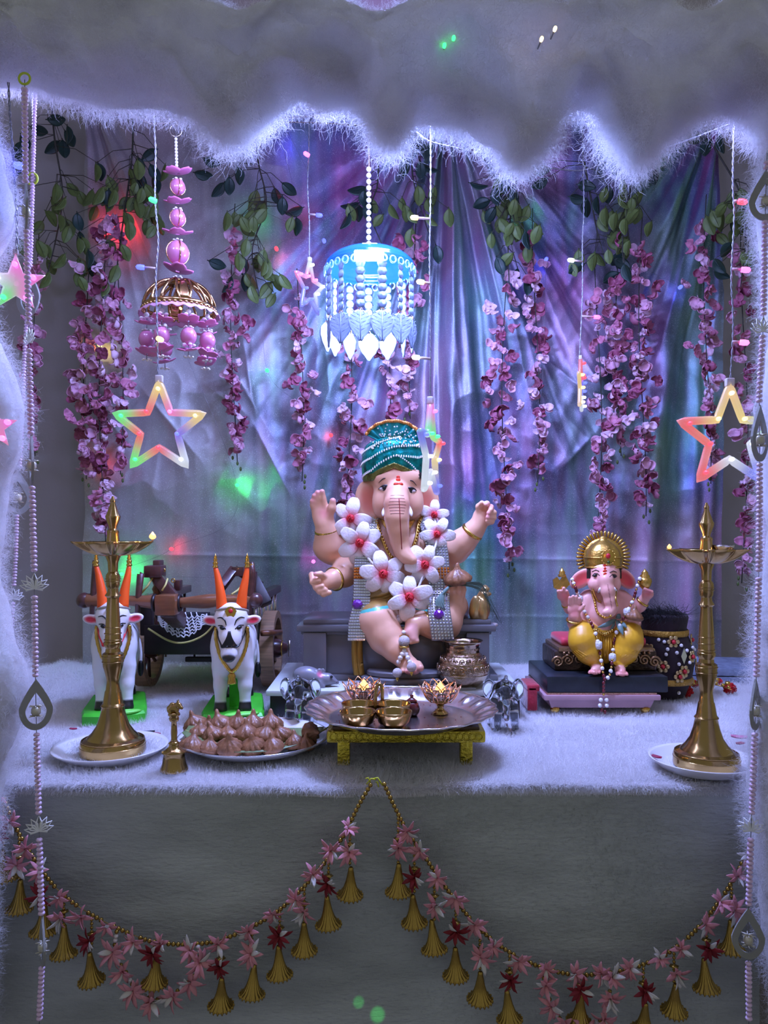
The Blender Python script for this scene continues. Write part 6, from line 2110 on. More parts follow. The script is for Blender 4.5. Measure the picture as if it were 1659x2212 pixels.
# ------------------------------------------------------------------ brass standing lamps on plates
def brass_lamp(px, base_y, dtop, label, plate_label, tilt, extra, prof_px, dish_z, flame_px, plate_px, plate_y, plate_r):
    d = DT(base_y) + 0.018
    k = S(1, d)
    zs = tilt
    c = Vector((P(px, 0, d).x, d, 0.010))
    pd = DT(plate_y)
    pl = plate('lamp_plate', plate_label, (P(plate_px, 0, pd).x, pd, 0.002), S(plate_r, pd), M_CHINA, 0.005)
    t = thing('brass_oil_lamp', label, 'oil lamp', c)
    base = [(r * k, z * k * zs) for r, z in prof_px['base']]
    ob('base', MB().lathe([(0, 0)] + base, n=56).build('base', M_BRASS, auto=0.5), t)
    st = ob('stem', MB().lathe([(r * k, z * k * zs) for r, z in prof_px['stem']], n=40).build('stem', M_BRASS, auto=0.5), t)
    for z, r in prof_px['rings']:
        ob('stem_ring', MB().torus((0, 0, z * k * zs), r * k, 1.3 * k, 36, 6).build('stem_ring', M_BRASS), st)
    # five-spouted oil dish
    def dish_r(a):
        ph = ((a / (2 * PI) * 5 + extra) % 1.0) - 0.5
        return 62 + 26 * math.exp(-(ph / 0.085) ** 2)
    def dish(u, v):
        a = 2 * PI * u
        R = dish_r(a)
        r = (10 + (R - 10) * v)
        z = dish_z - 6 + (v ** 2.2) * 32 * (1 if R < 66 else 1 + (R - 66) / 26 * 0.02)
        return Vector((r * k * math.cos(a), r * k * math.sin(a), z * k * zs))
    do = ob('oil_dish', MB().grid(dish, 150, 12, closed_u=True, thick=2.0 * k).build('oil_dish', M_BRASS), t)
    ob('oil', MB().lathe([(0, (dish_z + 14) * k * zs), (44 * k, (dish_z + 14) * k * zs)], n=40, cap=False).build('oil', mat('lamp_oil', (0.25, 0.14, 0.03), 0.06)), do)
    ob('finial', MB().lathe([(r * k, z * k * zs) for r, z in prof_px['finial']], n=36).build('finial', M_BRASS, auto=0.5), t)
    return t, c, k, dish, pl


LP = dict(base=[(68, 0), (69, 4), (68, 24), (66, 28), (54, 34), (52, 38), (44, 46), (34, 62), (27, 84), (23, 104), (24, 108), (21, 112), (17, 138)],
          stem=[(17, 138), (15, 142), (13, 160), (15, 172), (21, 196), (22, 214), (22, 224), (16, 228), (15, 236), (19, 244), (19, 250), (17, 252), (15, 300), (12, 348), (13, 352), (17, 356), (12, 364), (11, 372), (14, 378), (15, 400), (14, 404), (10, 410), (11, 432), (17, 448), (16, 452)],
          rings=[(18, 68), (30, 64.5), (106, 24), (218, 22.5), (206, 22), (256, 18), (270, 17.2), (284, 16.6), (388, 15.4), (394, 15.4)],
          finial=[(17, 462), (15, 472), (12, 496), (13, 500), (12, 504), (8, 508), (9, 514), (15, 530), (16, 536), (13, 542), (7, 560), (5, 568), (6, 571), (2, 582)])
tl, c, k, dish, pl = brass_lamp(244, 1642, 0, 'tall brass oil lamp with a bright flame standing in front of a bullock', 'white plate with rose petals under the lamp near the hand bell', 0.95, 0.5, LP, 452, None, 239, 1637, 121)
def wick_flame(t, c, k, p, s, power):
    w = ob('wick', MB().tube([(0, 0, 0), (0, 0, 0.008)], 0.0018, 6).build('wick', mat('cotton_wick', (0.4, 0.35, 0.3), 0.8)), t, p)
    ob('flame', FLAME, w, (0, 0, 0.006), None, s)
    light('lamp_glow', 'POINT', Vector(c) + Vector(p) + Vector((0, 0, 0.02)), power, (1.0, 0.45, 0.16), 0.006)
p = dish(0.0, 0.97)
wick_flame(tl, c, k, p, 0.013, 0.5)
LP2 = dict(LP)
tr, c2, k2, dish2, pl2 = brass_lamp(1526, 1672, 0, 'tall brass oil lamp with a silver cup in its dish near the velvet pot', 'white plate with rose petals under the lamp near the small idol', 0.975, 0.5, LP2, 452, None, 1518, 1665, 112)
tr.rotation_euler = (0, 0, math.radians(36))
p = dish2(0.4, 0.90)
wick_flame(tr, c2, k2, p, 0.008, 0.12)
t = thing('silver_cup', 'tiny silver cup standing in the dish of the lamp near the velvet pot', 'cup', c2 + Vector((34 * k2, -6 * k2, 466 * k2 * 0.975)))
ob('cup_body', MB().lathe([(0.008, 0.0), (0.014, 0.004), (0.018, 0.014), (0.019, 0.018), (0.017, 0.016), (0.012, 0.007), (0, 0.004)], n=24, cap=False).build('cup_body', M_SILVER), t)
ob('cup_foot', MB().lathe([(0.010, -0.003), (0.008, 0.0)], n=20).build('cup_foot', M_SILVER), t)
# rose petals and leaves scattered on the plates
M_ROSE = mat('rose_petal', (0.30, 0.01, 0.05), 0.6, var=0.3, vscale=40)
def loose_petal(x, y, label, s=0.012, m=M_ROSE, rz=0.0, z=0.014):
    d = DT(y)
    def fn(u, v):
        w = math.sin(PI * min(0.97, 0.05 + 0.9 * v)) ** 0.7
        return Vector(((u - 0.5) * 1.2 * w * s, (v - 0.5) * 2 * s, 0.25 * s * ((u - 0.5) ** 2 * 4 + (v - 0.5) ** 2 * 2)))
    o = ob('rose_petal', MB().grid(fn, 6, 8, thick=0.0008).build('rose_petal', m), None, (P(x, 0, d).x, d, z), (0, 0, rz))
    return tag(o, label, 'petal', 'loose petals')
loose_petal(338, 1608, 'red rose petal on the plate edge near the hand bell', 0.010, rz=1.0, z=0.020)
loose_petal(322, 1604, 'dark leaf on the plate edge near the hand bell', 0.011, mat('dark_leaf', (0.02, 0.025, 0.025), 0.5), 1.8, z=0.020)
loose_petal(158, 1592, 'small dark petal behind the lamp on its plate near the cotton', 0.008, rz=1.4, z=0.016)
loose_petal(1418, 1660, 'red petal at the plate edge near the small idol', 0.010, rz=0.6, z=0.020)
loose_petal(1598, 1612, 'pink petal lying on the fur near the cotton post', 0.016, mat('pink_petal', (0.55, 0.18, 0.30), 0.5), 1.3, z=0.016)
loose_petal(1600, 1632, 'red petal beside the lamp base near the cotton post', 0.010, rz=1.9, z=0.022)
loose_petal(1480, 1668, 'dark red petal under the front of the lamp base', 0.009, rz=1.6, z=0.018)
# ------------------------------------------------------------------ fairy light strings and plastic star lights
LEDC = dict(red=(1.0, 0.03, 0.05), green=(0.03, 1.0, 0.15), blue=(0.06, 0.08, 1.0), yellow=(1.0, 0.72, 0.18), warm=(1.0, 0.62, 0.25), white=(0.75, 0.85, 1.0), pink=(1.0, 0.12, 0.55), magenta=(1.0, 0.10, 0.75))
M_LED = {k: emis('led_' + k, c, 6.0 if k in ('white', 'warm') else 3.6) for k, c in LEDC.items()}
LEDMESH = {k: MB().lathe([(0.0, -0.006), (0.0032, -0.005), (0.0036, 0.0), (0.003, 0.004), (0.0, 0.006)], n=12).build('led', m) for k, m in M_LED.items()}
M_STAR = bpy.data.materials.new('lit_star_plastic')
M_STAR.use_nodes = True
_nt = M_STAR.node_tree
_b = _nt.nodes['Principled BSDF']
_at = _nt.nodes.new('ShaderNodeAttribute')
_at.attribute_name = 'Col'
sinput(_b, 'Base Color', (0.12, 0.12, 0.13, 1))
sinput(_b, 'Roughness', 0.25)
sinput(_b, 'Transmission Weight', 0.5)
_nt.links.new(_at.outputs['Color'], _b.inputs['Emission Color'])
sinput(_b, 'Emission Strength', 0.65)


def star_pts(R, r):
    out = []
    for k in range(10):
        a = PI / 2 + k * PI / 5
        q = R if k % 2 == 0 else r
        out.append(Vector((q * math.cos(a), 0, q * math.sin(a))))
    return out


def glow_mesh(me, leds, fall, base=0.13):
    n = len(me.vertices)
    co = np.zeros(n * 3, np.float32)
    me.vertices.foreach_get('co', co)
    co = co.reshape(-1, 3)
    C = np.full((n, 3), base)
    W = np.full((n, 1), 0.35)
    for p, k in leds:
        w = np.exp(-(np.linalg.norm(co - np.array(p), axis=1) / fall) ** 1.5)[:, None]
        C += w * np.array(LEDC[k])
        W += w
    C = C / np.maximum(W, 0.6)
    ca = me.color_attributes.new('Col', 'FLOAT_COLOR', 'POINT')
    ca.data.foreach_set('color', np.concatenate([C, np.ones((n, 1))], 1).astype(np.float32).ravel())


def star_part(t, c, R, colors, rz, solid=False, glow=0.0):
    """colours run anticlockwise from the top tip: tip, notch, tip, notch ..."""
    ri = R * 0.42
    pts = star_pts(R, ri)
    m = MB()
    w = R * 0.080
    if solid:
        m2 = star_pts(R, ri)
        n = 8
        vs, fs = [], []
        rings = [0.0, 0.25, 0.5, 0.75, 1.0]
        for yy, sgn in ((-R * 0.05, 1), (R * 0.05, -1)):
            o = len(vs)
            for q in rings:
                for k in range(40):
                    a, b = m2[(k // 4) % 10], m2[(k // 4 + 1) % 10]
                    p = (a + (b - a) * (k % 4) / 4) * max(q, 0.02)
                    vs.append((p.x, yy * (1.6 - 0.9 * q), p.z))
            for i in range(len(rings) - 1):
                for k in range(40):
                    f = (o + i * 40 + k, o + i * 40 + (k + 1) % 40, o + (i + 1) * 40 + (k + 1) % 40, o + (i + 1) * 40 + k)
                    fs.append(f if sgn > 0 else f[::-1])
        L = len(rings) * 40
        for k in range(40):
            fs.append(((len(rings) - 1) * 40 + k, (len(rings) - 1) * 40 + (k + 1) % 40, L + (len(rings) - 1) * 40 + (k + 1) % 40, L + (len(rings) - 1) * 40 + k))
        m.add(vs, fs)
        leds = [(pts[2 * i] * 0.62, colors[i]) for i in range(5)]
    else:
        loop = []
        for k in range(10):
            a, b = pts[k], pts[(k + 1) % 10]
            loop += [a + (b - a) * i / 8 for i in range(8)]
        m.tube(loop, w, 8, closed=True, flat=0.9, up=(0, 1, 0))
        leds = [(pts[k] * (0.84 if k % 2 == 0 else 1.02) + Vector((0, -w * 0.7, 0)), colors[k]) for k in range(10)]
    me = m.build('star_frame', M_STAR)
    glow_mesh(me, leds, R * (0.24 if not solid else 0.30))
    s = ppart('star_frame', me, t, c, (0, 0, rz))
    for p, k in leds:
        ob('led', LEDMESH[k], s, p + Vector((0, -0.004, 0)), (PI / 2, 0, 0), 1.15)
    ob('star_cap', MB().rbox((0, 0, R * 1.06), (R * 0.16, R * 0.12, R * 0.16), R * 0.02).build('star_cap', mat('cap_plastic', (0.65, 0.6, 0.6), 0.3, trans=0.3)), s)
    return s


def twisted(pts, r, pitch=0.02):
    """two wires twisted round each other"""
    c = resample(spline(pts, 60), 0.004)
    m = MB()
    for ph in (0, PI):
        m.tube([p + Vector((r * math.cos(i * 0.8 + ph), r * math.sin(i * 0.8 + ph), 0)) for i, p in enumerate(c)], r * 0.8, 5)
    return m


def light_string(label, d, pts, bulbs, star=None):
    t = thing('star_light_string', label, 'string lights', P(pts[0][0], pts[0][1], d))
    wpart('twisted_wire', twisted([P(x, y, d) for x, y in pts], 0.0012), M_WIRE, t)
    for (x, y, wx, k) in bulbs:
        a = P(wx, y + (3 if x < wx else -2), d)
        b = P(x, y, d - 0.004)
        dr = (b - a).normalized()
        o = ppart('bulb', LEDMESH[k], t, b, align(dr), 1.6)
        ob('bulb_stalk', MB().tube([(0, 0, -(b - a).length / 1.6), (0, 0, -0.004)], 0.0018, 8).build('bulb_stalk', mat('stalk_plastic', (0.55, 0.4, 0.4), 0.3, trans=0.4)), o)
        if k != 'dark':
            light('bulb_glow', 'POINT', b + Vector((0, -0.012, 0)), 0.05 if d < 1.35 else 0.012, LEDC[k], 0.004)
    if star:
        star_part(t, P(star[0], star[1], d), S(star[2], d), star[3], math.radians(star[4]), star[5] if len(star) > 5 else False)
        light('star_glow', 'POINT', P(star[0], star[1], d), 0.02, LEDC[star[3][0]], 0.03)
    return t


light_string('string light ending in the multicoloured outline star above the brass lamp', 1.62, [(330, 150), (333, 272), (336, 330), (335, 430), (342, 520), (337, 600), (340, 720), (341, 812)],
             [(330, 432, 337, 'green'), (303, 577, 336, 'blue'), (346, 733, 341, 'yellow')], (344, 925, 100, ['yellow', 'red', 'green', 'red', 'green', 'red', 'white', 'blue', 'yellow', 'pink'], 0))
light_string('string light ending in a blue and pink star turned sideways beside the blue chandelier', 2.02, [(668, 170), (667, 330), (664, 400), (668, 480), (668, 558)],
             [(662, 333, 667, 'pink'), (690, 465, 668, 'blue')], (669, 622, 58, ['white', 'pink', 'pink', 'blue', 'blue', 'blue', 'blue', 'white', 'white', 'pink'], 64))
light_string('string light ending in an outline star seen edge on beside the green turban', 1.70, [(930, 160), (930, 400), (928, 560), (930, 700), (929, 860)],
             [(895, 470, 928, 'yellow'), (908, 609, 929, 'warm'), (898, 772, 930, 'white')], (930, 976, 104, ['magenta', 'green', 'blue', 'white', 'white', 'white', 'blue', 'yellow', 'red', 'green'], 74))
light_string('string light ending in a small edge on star above the small idol', 2.05, [(1256, 190), (1261, 430), (1258, 520), (1258, 640), (1252, 772)],
             [(1233, 562, 1258, 'white'), (1290, 685, 1257, 'magenta')], (1254, 834, 58, ['red', 'red', 'yellow', 'yellow', 'warm', 'white', 'white', 'blue', 'blue', 'red'], 72))
light_string('string light ending in the multicoloured outline star above the lamp with silver cup', 1.46, [(1590, 120), (1585, 264), (1583, 400), (1586, 470), (1580, 600), (1584, 700), (1578, 822)],
             [(1604, 436, 1585, 'red'), (1611, 583, 1581, 'magenta'), (1608, 740, 1582, 'pink')], (1576, 945, 112, ['warm', 'yellow', 'red', 'red', 'red', 'white', 'blue', 'white', 'green', 'yellow'], 0))
light_string('string light ending in a solid pink and green star in front of the cotton post', 1.215, [(18, 178), (22, 260), (30, 360), (36, 470), (36, 545)],
             [(42, 358, 30, 'blue'), (10, 464, 33, 'blue')], (34, 612, 64, ['magenta', 'white', 'green', 'magenta', 'magenta'], 8, True))
t = thing('pink_star_light', 'pink tip of a star light poking out of the cotton post', 'star light', P(2, 922, 1.12))
star_part(t, P(-12, 922, 1.09), S(50, 1.09), ['magenta', 'magenta', 'pink', 'pink', 'magenta'], 0.1, True)
# top supply cable looping across the front of the backdrop
t = thing('light_cable', 'clear twisted cable looping across the top of the backdrop', 'cable', P(930, 310, 1.9))
wpart('cable_run', twisted([P(900, 285, 1.75), P(930, 306, 1.76), P(1010, 325, 1.85), P(1110, 352, 1.95), P(1180, 362, 2.0), P(1258, 368, 2.05), P(1320, 345, 2.0), P(1400, 330, 1.8), P(1480, 305, 1.6), P(1587, 264, 1.46)], 0.0016), M_WIRE, t)
t = thing('brown_twine', 'dark twine tied across the top in front of the gathered fabric', 'twine', P(330, 265, 1.8))
wpart('twine_run', MB().tube(spline([P(90, 190, 1.45), P(200, 220, 1.6), P(280, 245, 1.7), P(335, 268, 1.75), P(430, 250, 1.7), P(520, 240, 1.6)], 50), 0.0022, 6), M_DARKWIRE, t)
wpart('twine_run', MB().tube(spline([P(560, 262, 2.2), P(700, 266, 2.25), P(800, 272, 2.2), P(900, 262, 2.2), P(1000, 256, 2.2)], 40), 0.0020, 6), M_DARKWIRE, t)

# LED net pinned on the backdrop: coloured dots that glow on the cloth
t = thing('backdrop_lights', 'string of tiny coloured lights pinned on the silver fabric', 'string lights', P(600, 700, 2.42))
DOTS = [(232, 214, 'red', 2.0, 0.05), (238, 470, 'red', 2.44, 0.55), (615, 275, 'blue', 2.42, 0.30), (630, 406, 'red', 2.40, 0.10), (597, 537, 'red', 2.42, 0.25), (215, 745, 'yellow', 2.43, 0.12), (577, 800, 'green', 2.44, 0.03),
        (715, 940, 'red', 2.44, 0.10), (512, 1048, 'green', 2.43, 0.50), (205, 996, 'red', 2.44, 0.12), (370, 1186, 'red', 2.44, 0.14), (262, 1240, 'green', 2.43, 0.60), (677, 1213, 'magenta', 2.44, 0.06), (390, 666, 'yellow', 1.70, 0.0),
        (545, 440, 'green', 2.43, 0.10), (1140, 455, 'green', 2.43, 0.10), (960, 98, 'green', 1.17, 0.0), (980, 82, 'green', 1.165, 0.0), (1199, 62, 'warm', 1.165, 0.0), (1170, 84, 'warm', 1.165, 0.0), (1180, 560, 'blue', 2.43, 0.12), (1470, 620, 'blue', 2.42, 0.15), (700, 520, 'blue', 2.43, 0.10), (1090, 1160, 'blue', 2.43, 0.02)]
order = sorted([q for q in DOTS if q[3] > 2.3], key=lambda q: (q[0] // 260, q[1] * (1 if (q[0] // 260) % 2 else -1)))
wpart('fine_wire', MB().tube(spline([P(x, y, d + 0.004) for x, y, k, d, w in order], 200), 0.0004, 4), M_WIRE, t)
for x, y, k, d, w in DOTS:
    if d < 1.2 or d < 2.3:
        tt_ = thing('stray_led', {232: 'red light dot peeping out under the cotton', 390: 'yellow light dot at the rim of the pink hanging', 960: 'larger green light dot in the cotton valance', 980: 'smaller green light dot in the cotton valance', 1199: 'brighter amber light dot in the cotton valance', 1170: 'dimmer amber light dot in the cotton valance'}[x], 'light', P(x, y, d))
        ob('led', LEDMESH[k], tt_, (0, 0, 0), (PI / 2, 0, 0), 1.6 if x == 232 else 0.8)
        ob('led_socket', MB().tube([(0, 0.004, 0), (0, 0.03, 0.004)], 0.0014, 6).build('led_socket', M_WIRE), tt_)
    else:
        ppart('led', LEDMESH[k], t, P(x, y, d), (PI / 2, 0, 0), 1.7)
    if w:
        light('led_glow', 'POINT', P(x, y, d) + Vector((0, 0.012, 0)), w * 0.5, LEDC[k], 0.004)

# ------------------------------------------------------------------ pink and gold beaded hanging
HD = 1.78
h6 = lambda v: S(v, HD)
t = thing('pink_hanging', 'pink bead and flower hanging with a gold openwork dome', 'hanging ornament', P(385, 608, HD))
wpart('hook_ring', MB().torus(P(380, 282, HD), h6(13), h6(1.2), 24, 6, M=rmat('X', 90)), M_SILVER, t)
wpart('hook', MB().tube([P(381, 240, HD), P(381, 270, HD)], h6(1.2), 6), M_SILVER, t)
SMP = MB().ball((0, 0, 0), 1.0, 12, 8).build('small_pearl', M_PEARL)
for i in range(9):
    ppart('small_pearl', SMP, t, P(380 + i * 0.2, 300 + i * 7.2, HD), None, h6(3.6))
M_PINKB = mat('pink_bead_enamel', (0.50, 0.16, 0.30), 0.22, coat=0.6)
M_PPET = mat('pink_acrylic', (0.80, 0.22, 0.48), 0.3, trans=0.25)
def pink_bead(c, r, parent):
    o = ppart('pink_bead', MB().ball((0, 0, 0), (r, r, r * 1.08), 20, 14).build('pink_bead', M_PINKB), parent, c)
    for k in range(4):
        a = k * PI / 2 + 0.5
        arc = [Vector((r * 1.01 * math.sin(th) * math.cos(a), r * 1.01 * math.sin(th) * math.sin(a), r * 1.09 * math.cos(th))) for th in np.linspace(0.25, PI - 0.25, 12)]
        ob('bead_stripe', MB().tube(arc, r * 0.07, 6).build('bead_stripe', M_ROSEGOLD), o)
    return o
ACR = MB()
for k in range(4):
    a = k * PI / 2
    Mx = Matrix.Rotation(a, 3, 'Z')
    def fa(u, v, Mx=Mx):
        w = math.sin(PI * min(0.94, 0.1 + 0.86 * v)) ** 0.6
        return Mx @ Vector((0.12 + v * 0.9, (u - 0.5) * 1.05 * w, 0.22 * v ** 2 - 0.05 + 0.25 * (u - 0.5) ** 2))
    ACR.grid(fa, 6, 8, thick=0.05)
ACR = ACR.build('acrylic_flower', M_PPET)
WHP = MB()
for k in range(5):
    a = 2 * PI * k / 5
    WHP.ball((0.62 * math.cos(a), 0.62 * math.sin(a), 0), (0.26, 0.26, 0.16), 8, 6)
    WHP.tube([(0.1 * math.cos(a), 0.1 * math.sin(a), 0), (0.6 * math.cos(a), 0.6 * math.sin(a), 0)], 0.08, 5)
WHP = WHP.build('white_spacer', M_PEARL)
for (y, r) in ((374, 32), (438, 30), (505, 32), (585, 32)):
    ppart('acrylic_flower', ACR, t, P(384, y, HD), (0.2, 0, y * 0.1), h6(r))
    ppart('white_spacer', WHP, t, P(384, y + 14, HD), (0, 0, y), h6(13))
for (y, r) in ((404, 16), (471, 17), (546, 24)):
    pink_bead(P(384, y, HD), h6(r), t)
# openwork dome
dc = P(388, 668, HD)
RD, HDm = h6(76), h6(62)
dome = wpart('dome_ring', MB().torus(dc, RD, h6(3.5), 60, 8, flat=1.4), mat('rose_gold_chrome', (0.50, 0.27, 0.12), 0.14, 1.0), t, label='gold openwork dome')
M_RGC = MATS['rose_gold_chrome']
def domep(a, th):
    return dc + Vector((RD * math.cos(th) * math.cos(a), RD * math.cos(th) * math.sin(a), HDm * math.sin(th)))
for k in range(8):
    a = 2 * PI * k / 8
    for da in (-0.26, 0.26):
        arc = [domep(a + da * (1 - (i / 14)) , i / 14 * PI / 2 * 0.98) for i in range(15)]
        wpart('dome_rib', MB().tube(arc, h6(3.2), 6), M_RGC, dome)
    def pan(u, v, a=a):
        return domep(a + PI / 8 + (u - 0.5) * 0.36 * (1 - 0.6 * v), (0.02 + 0.9 * v) * PI / 2)
    if k % 2 == 0:
        wpart('dome_panel', MB().grid(pan, 4, 10, thick=0.001), M_RGC, dome)
wpart('dome_cap', MB().lathe([(h6(30), h6(54)), (h6(24), h6(60)), (h6(10), h6(64)), (h6(4), h6(66))], dc, 30), M_RGC, dome)
_m = MB()
for k in range(44):
    a = 2 * PI * k / 44
    _m.ball(dc + Vector((RD * 1.02 * math.cos(a), RD * 1.02 * math.sin(a), -h6(5))), h6(4.2), 7, 6)
wpart('dome_beading', _m, M_RGC, dome, kind='stuff')
wpart('lace_skirt', MB().grid(lambda u, v: dc + Vector(((RD * 1.02 + h6(8) * v) * math.cos(2 * PI * u), (RD * 1.02 + h6(8) * v) * math.sin(2 * PI * u), -h6(6 + 10 * v) - h6(2.5) * math.sin(u * 2 * PI * 22) * v)), 132, 4, closed_u=True, thick=0.001), mat('pink_lace', (0.70, 0.35, 0.52), 0.5, trans=0.2), dome)
for k, a in enumerate((-2.6, -1.85, -1.05, -0.35, 0.9, 2.3)):
    b = dc + Vector((RD * 0.92 * math.cos(a), RD * 0.92 * math.sin(a), 0))
    def hh(z):
        return b + Vector((0, 0, -h6(z)))
    s_ = ppart('pendant_strand', MB().tube([(0, 0, -h6(8)), (0, 0, -h6(116))], h6(0.9), 5).build('pendant_strand', M_WIRE), t, b)
    ppart('small_pearl', SMP, s_, hh(22), None, h6(5.5))
    ppart('white_spacer', WHP, s_, hh(30), (0, 0, k), h6(18))
    ppart('acrylic_flower', ACR, s_, hh(42), (0.15, 0.1, k * 1.3), h6(25))
    ppart('white_spacer', WHP, s_, hh(55), (0, 0, k + 1), h6(13))
    ppart('pink_bead', MB().ball((0, 0, 0), (h6(17), h6(17), h6(19)), 16, 12).build('pink_bead', M_PINKB), s_, hh(74))
    ppart('white_spacer', WHP, s_, hh(92), (0, 0, k + 2), h6(17))
    ppart('acrylic_flower', ACR, s_, hh(104), (-0.2, 0.2, k * 1.9), h6(25))
    ppart('white_spacer', WHP, s_, hh(117), (0, 0, k + 3), h6(13))

# ------------------------------------------------------------------ blue lit crystal chandelier
CD = 1.84
c6 = lambda v: S(v, CD)
t_ch = thing('blue_chandelier', 'lit blue crystal chandelier with frosted leaf pendants above the large idol', 'chandelier', P(799, 580, CD))
for i in range(13):
    ppart('small_pearl', SMP, t_ch, P(796.5, 366 + i * 13.4, CD), None, c6(5.6))
wpart('cord', MB().tube([P(797, 262, CD), P(797, 540, CD)], c6(1.5), 6), M_DARKWIRE, t_ch)
M_BLUED = mat('blue_acrylic', (0.02, 0.14, 0.55), 0.15, trans=0.6, emit=(0.02, 0.20, 0.95), estr=0.30)
cc = P(799, 585, CD)
RC, HC = c6(98), c6(48)
dm = wpart('dome', MB().grid(lambda u, v: cc + Vector((RC * math.cos(v * PI / 2) * math.cos(2 * PI * u) * (1 + 0.012 * math.cos(v * 60)), RC * math.cos(v * PI / 2) * math.sin(2 * PI * u) * (1 + 0.012 * math.cos(v * 60)), HC * math.sin(v * PI / 2))), 64, 24, closed_u=True, thick=0.002), M_BLUED, t_ch, label='translucent blue dome')
_m = MB()
for k in range(30):
    a = 2 * PI * k / 30
    _m.torus(cc + Vector((RC * 1.0 * math.cos(a), RC * 1.0 * math.sin(a), -c6(5))), c6(7), c6(2), 12, 6, M=Matrix.Rotation(a, 3, 'Z') @ Matrix.Rotation(PI / 2, 3, 'Y'))
wpart('scalloped_lace', _m, mat('pale_blue_acrylic', (0.35, 0.60, 0.95), 0.15, trans=0.4, emit=(0.2, 0.5, 1.0), estr=0.35), dm, kind='stuff')
wpart('led_panel', MB().rbox(P(797, 552, 1.735), (c6(60), 0.012, c6(22)), 0.003, rot=rmat('X', -20)), emis('led_panel_white', (0.72, 0.88, 1.0), 22.0), t_ch, label='bright white LED panel')
DISC = MB().lathe([(0.0, -0.42), (0.55, -0.30), (1.0, 0.0), (0.55, 0.30), (0.0, 0.42)], n=8, M=rmat('X', 90)).build('crystal_disc', mat('blue_crystal', (0.50, 0.68, 0.95), 0.06, trans=0.55, ior=1.5))
def leafm():
    m = MB()
    def out(v):
        return math.sin(PI * v ** 0.72) ** 0.85
    m.grid(lambda u, v: Vector(((u - 0.5) * 1.6 * (out(min(0.985, v + 0.012)) + 0.02), 0.10 * (u - 0.5) ** 2 + 0.02 * math.sin((abs(u - 0.5) * 9 + v * 9) * 3), -2.0 * v)), 14, 22, thick=0.07)
    m.tube([(0, -0.06, -0.05), (0, -0.06, -1.95)], 0.04, 5)
    for k in range(6):
        v = 0.18 + 0.12 * k
        for s_ in (-1, 1):
            m.tube([(0, -0.05, -2 * v), (s_ * 0.72 * out(v), -0.05, -2 * v + 0.34)], 0.025, 4)
    return m.build('frosted_leaf', mat('frosted_acrylic', (0.34, 0.44, 0.66), 0.45, trans=0.35))
LEAFP = leafm()
for k in range(13):
    a = 2 * PI * (k + 0.35) / 13
    b = cc + Vector((RC * 0.95 * math.cos(a), RC * 0.95 * math.sin(a), -c6(4)))
    s_ = ppart('crystal_strand', MB().tube([(0, 0, 0), (0, 0, -c6(108))], c6(0.8), 5).build('crystal_strand', M_SILVER), t_ch, b)
    for i in range(6):
        ppart('crystal_disc', DISC, s_, b + Vector((0, 0, -c6(10 + i * 16.5))), (0, 0, a + PI / 2 + 0.3 * math.sin(k * 3)), c6(10.6))
    ppart('pendant_ring', MB().torus((0, 0, 0), c6(4), c6(1), 14, 5, M=rmat('X', 90)).build('pendant_ring', M_ROSEGOLD), s_, b + Vector((0, 0, -c6(106))))
    ppart('frosted_leaf', LEAFP, s_, b + Vector((0, 0, -c6(108))), (0, 0, a + PI / 2 + 0.5 * math.sin(k * 5)), c6(31))
light('chandelier_light', 'POINT', P(799, 668, CD), 10.5, (0.38, 0.47, 1.0), 0.035)
light('chandelier_top_light', 'POINT', cc + Vector((0, -0.03, HC + 0.012)), 0.7, (0.25, 0.5, 1.0), 0.02)

# ------------------------------------------------------------------ crystal bead curtains in front of the posts
CRY = MB().lathe([(0.25, -0.62), (0.8, -0.42), (1.0, 0.0), (0.8, 0.42), (0.25, 0.62)], n=10).build('crystal_bead', M_CRYSTAL)
M_GLIT = mat('glitter_white', (0.88, 0.87, 0.80), 0.4, bump=1.0, bscale=500)
def teardrop_mesh():
    m = MB()
    out = []
    for i in range(40):
        a = 2 * PI * i / 40
        z = math.cos(a)
        x = math.sin(a) * (0.72 if z < 0 else 0.72 * (1 - z) ** 0.55)
        out.append((x, z * (1.0 if z < 0 else 1.35)))
    for q in (1.0,):
        inn = [(x * 0.62, z * 0.62 - 0.10) for x, z in out]
        n = len(out)
        vs = [(x, -0.05, z) for x, z in out] + [(x, -0.05, z) for x, z in inn] + [(x, 0.05, z) for x, z in out] + [(x, 0.05, z) for x, z in inn]
        fs = []
        for k in range(n):
            j = (k + 1) % n
            fs += [(k, j, n + j, n + k), (2 * n + k, 3 * n + k, 3 * n + j, 2 * n + j), (k, 2 * n + k, 2 * n + j, j), (n + k, n + j, 3 * n + j, 3 * n + k)]
        m.add(vs, fs)
    return m.build('teardrop_frame', M_GLIT, smooth=False)
TEAR = teardrop_mesh()
LANT = MB()
LANT.lathe([(0.02, -0.34), (0.25, -0.30), (0.34, -0.15), (0.34, 0.15), (0.25, 0.30), (0.02, 0.34)], n=16)
for zz in (-0.34, 0.34):
    for k in range(6):
        a = 2 * PI * k / 6
        LANT.tube([(0, 0, zz), (0.5 * math.cos(a), 0.5 * math.sin(a), zz * 1.12)], [0.09, 0.03], 5)
LANT = LANT.build('lantern_bead', mat('lantern_gold', (0.62, 0.58, 0.46), 0.3, 0.3))
LOT = MB()
for k in range(7):
    a = math.radians(-72 + 24 * k)
    L = 1.0 - 0.10 * abs(k - 3)
    tip = Vector((math.sin(a) * L * 1.25, 0, math.cos(a) * L))
    sd = Vector((math.cos(a), 0, -math.sin(a))) * 0.17
    LOT.tube([(0, 0, 0), tip * 0.5 + sd, tip, tip * 0.5 - sd], 0.055, 5, closed=True)
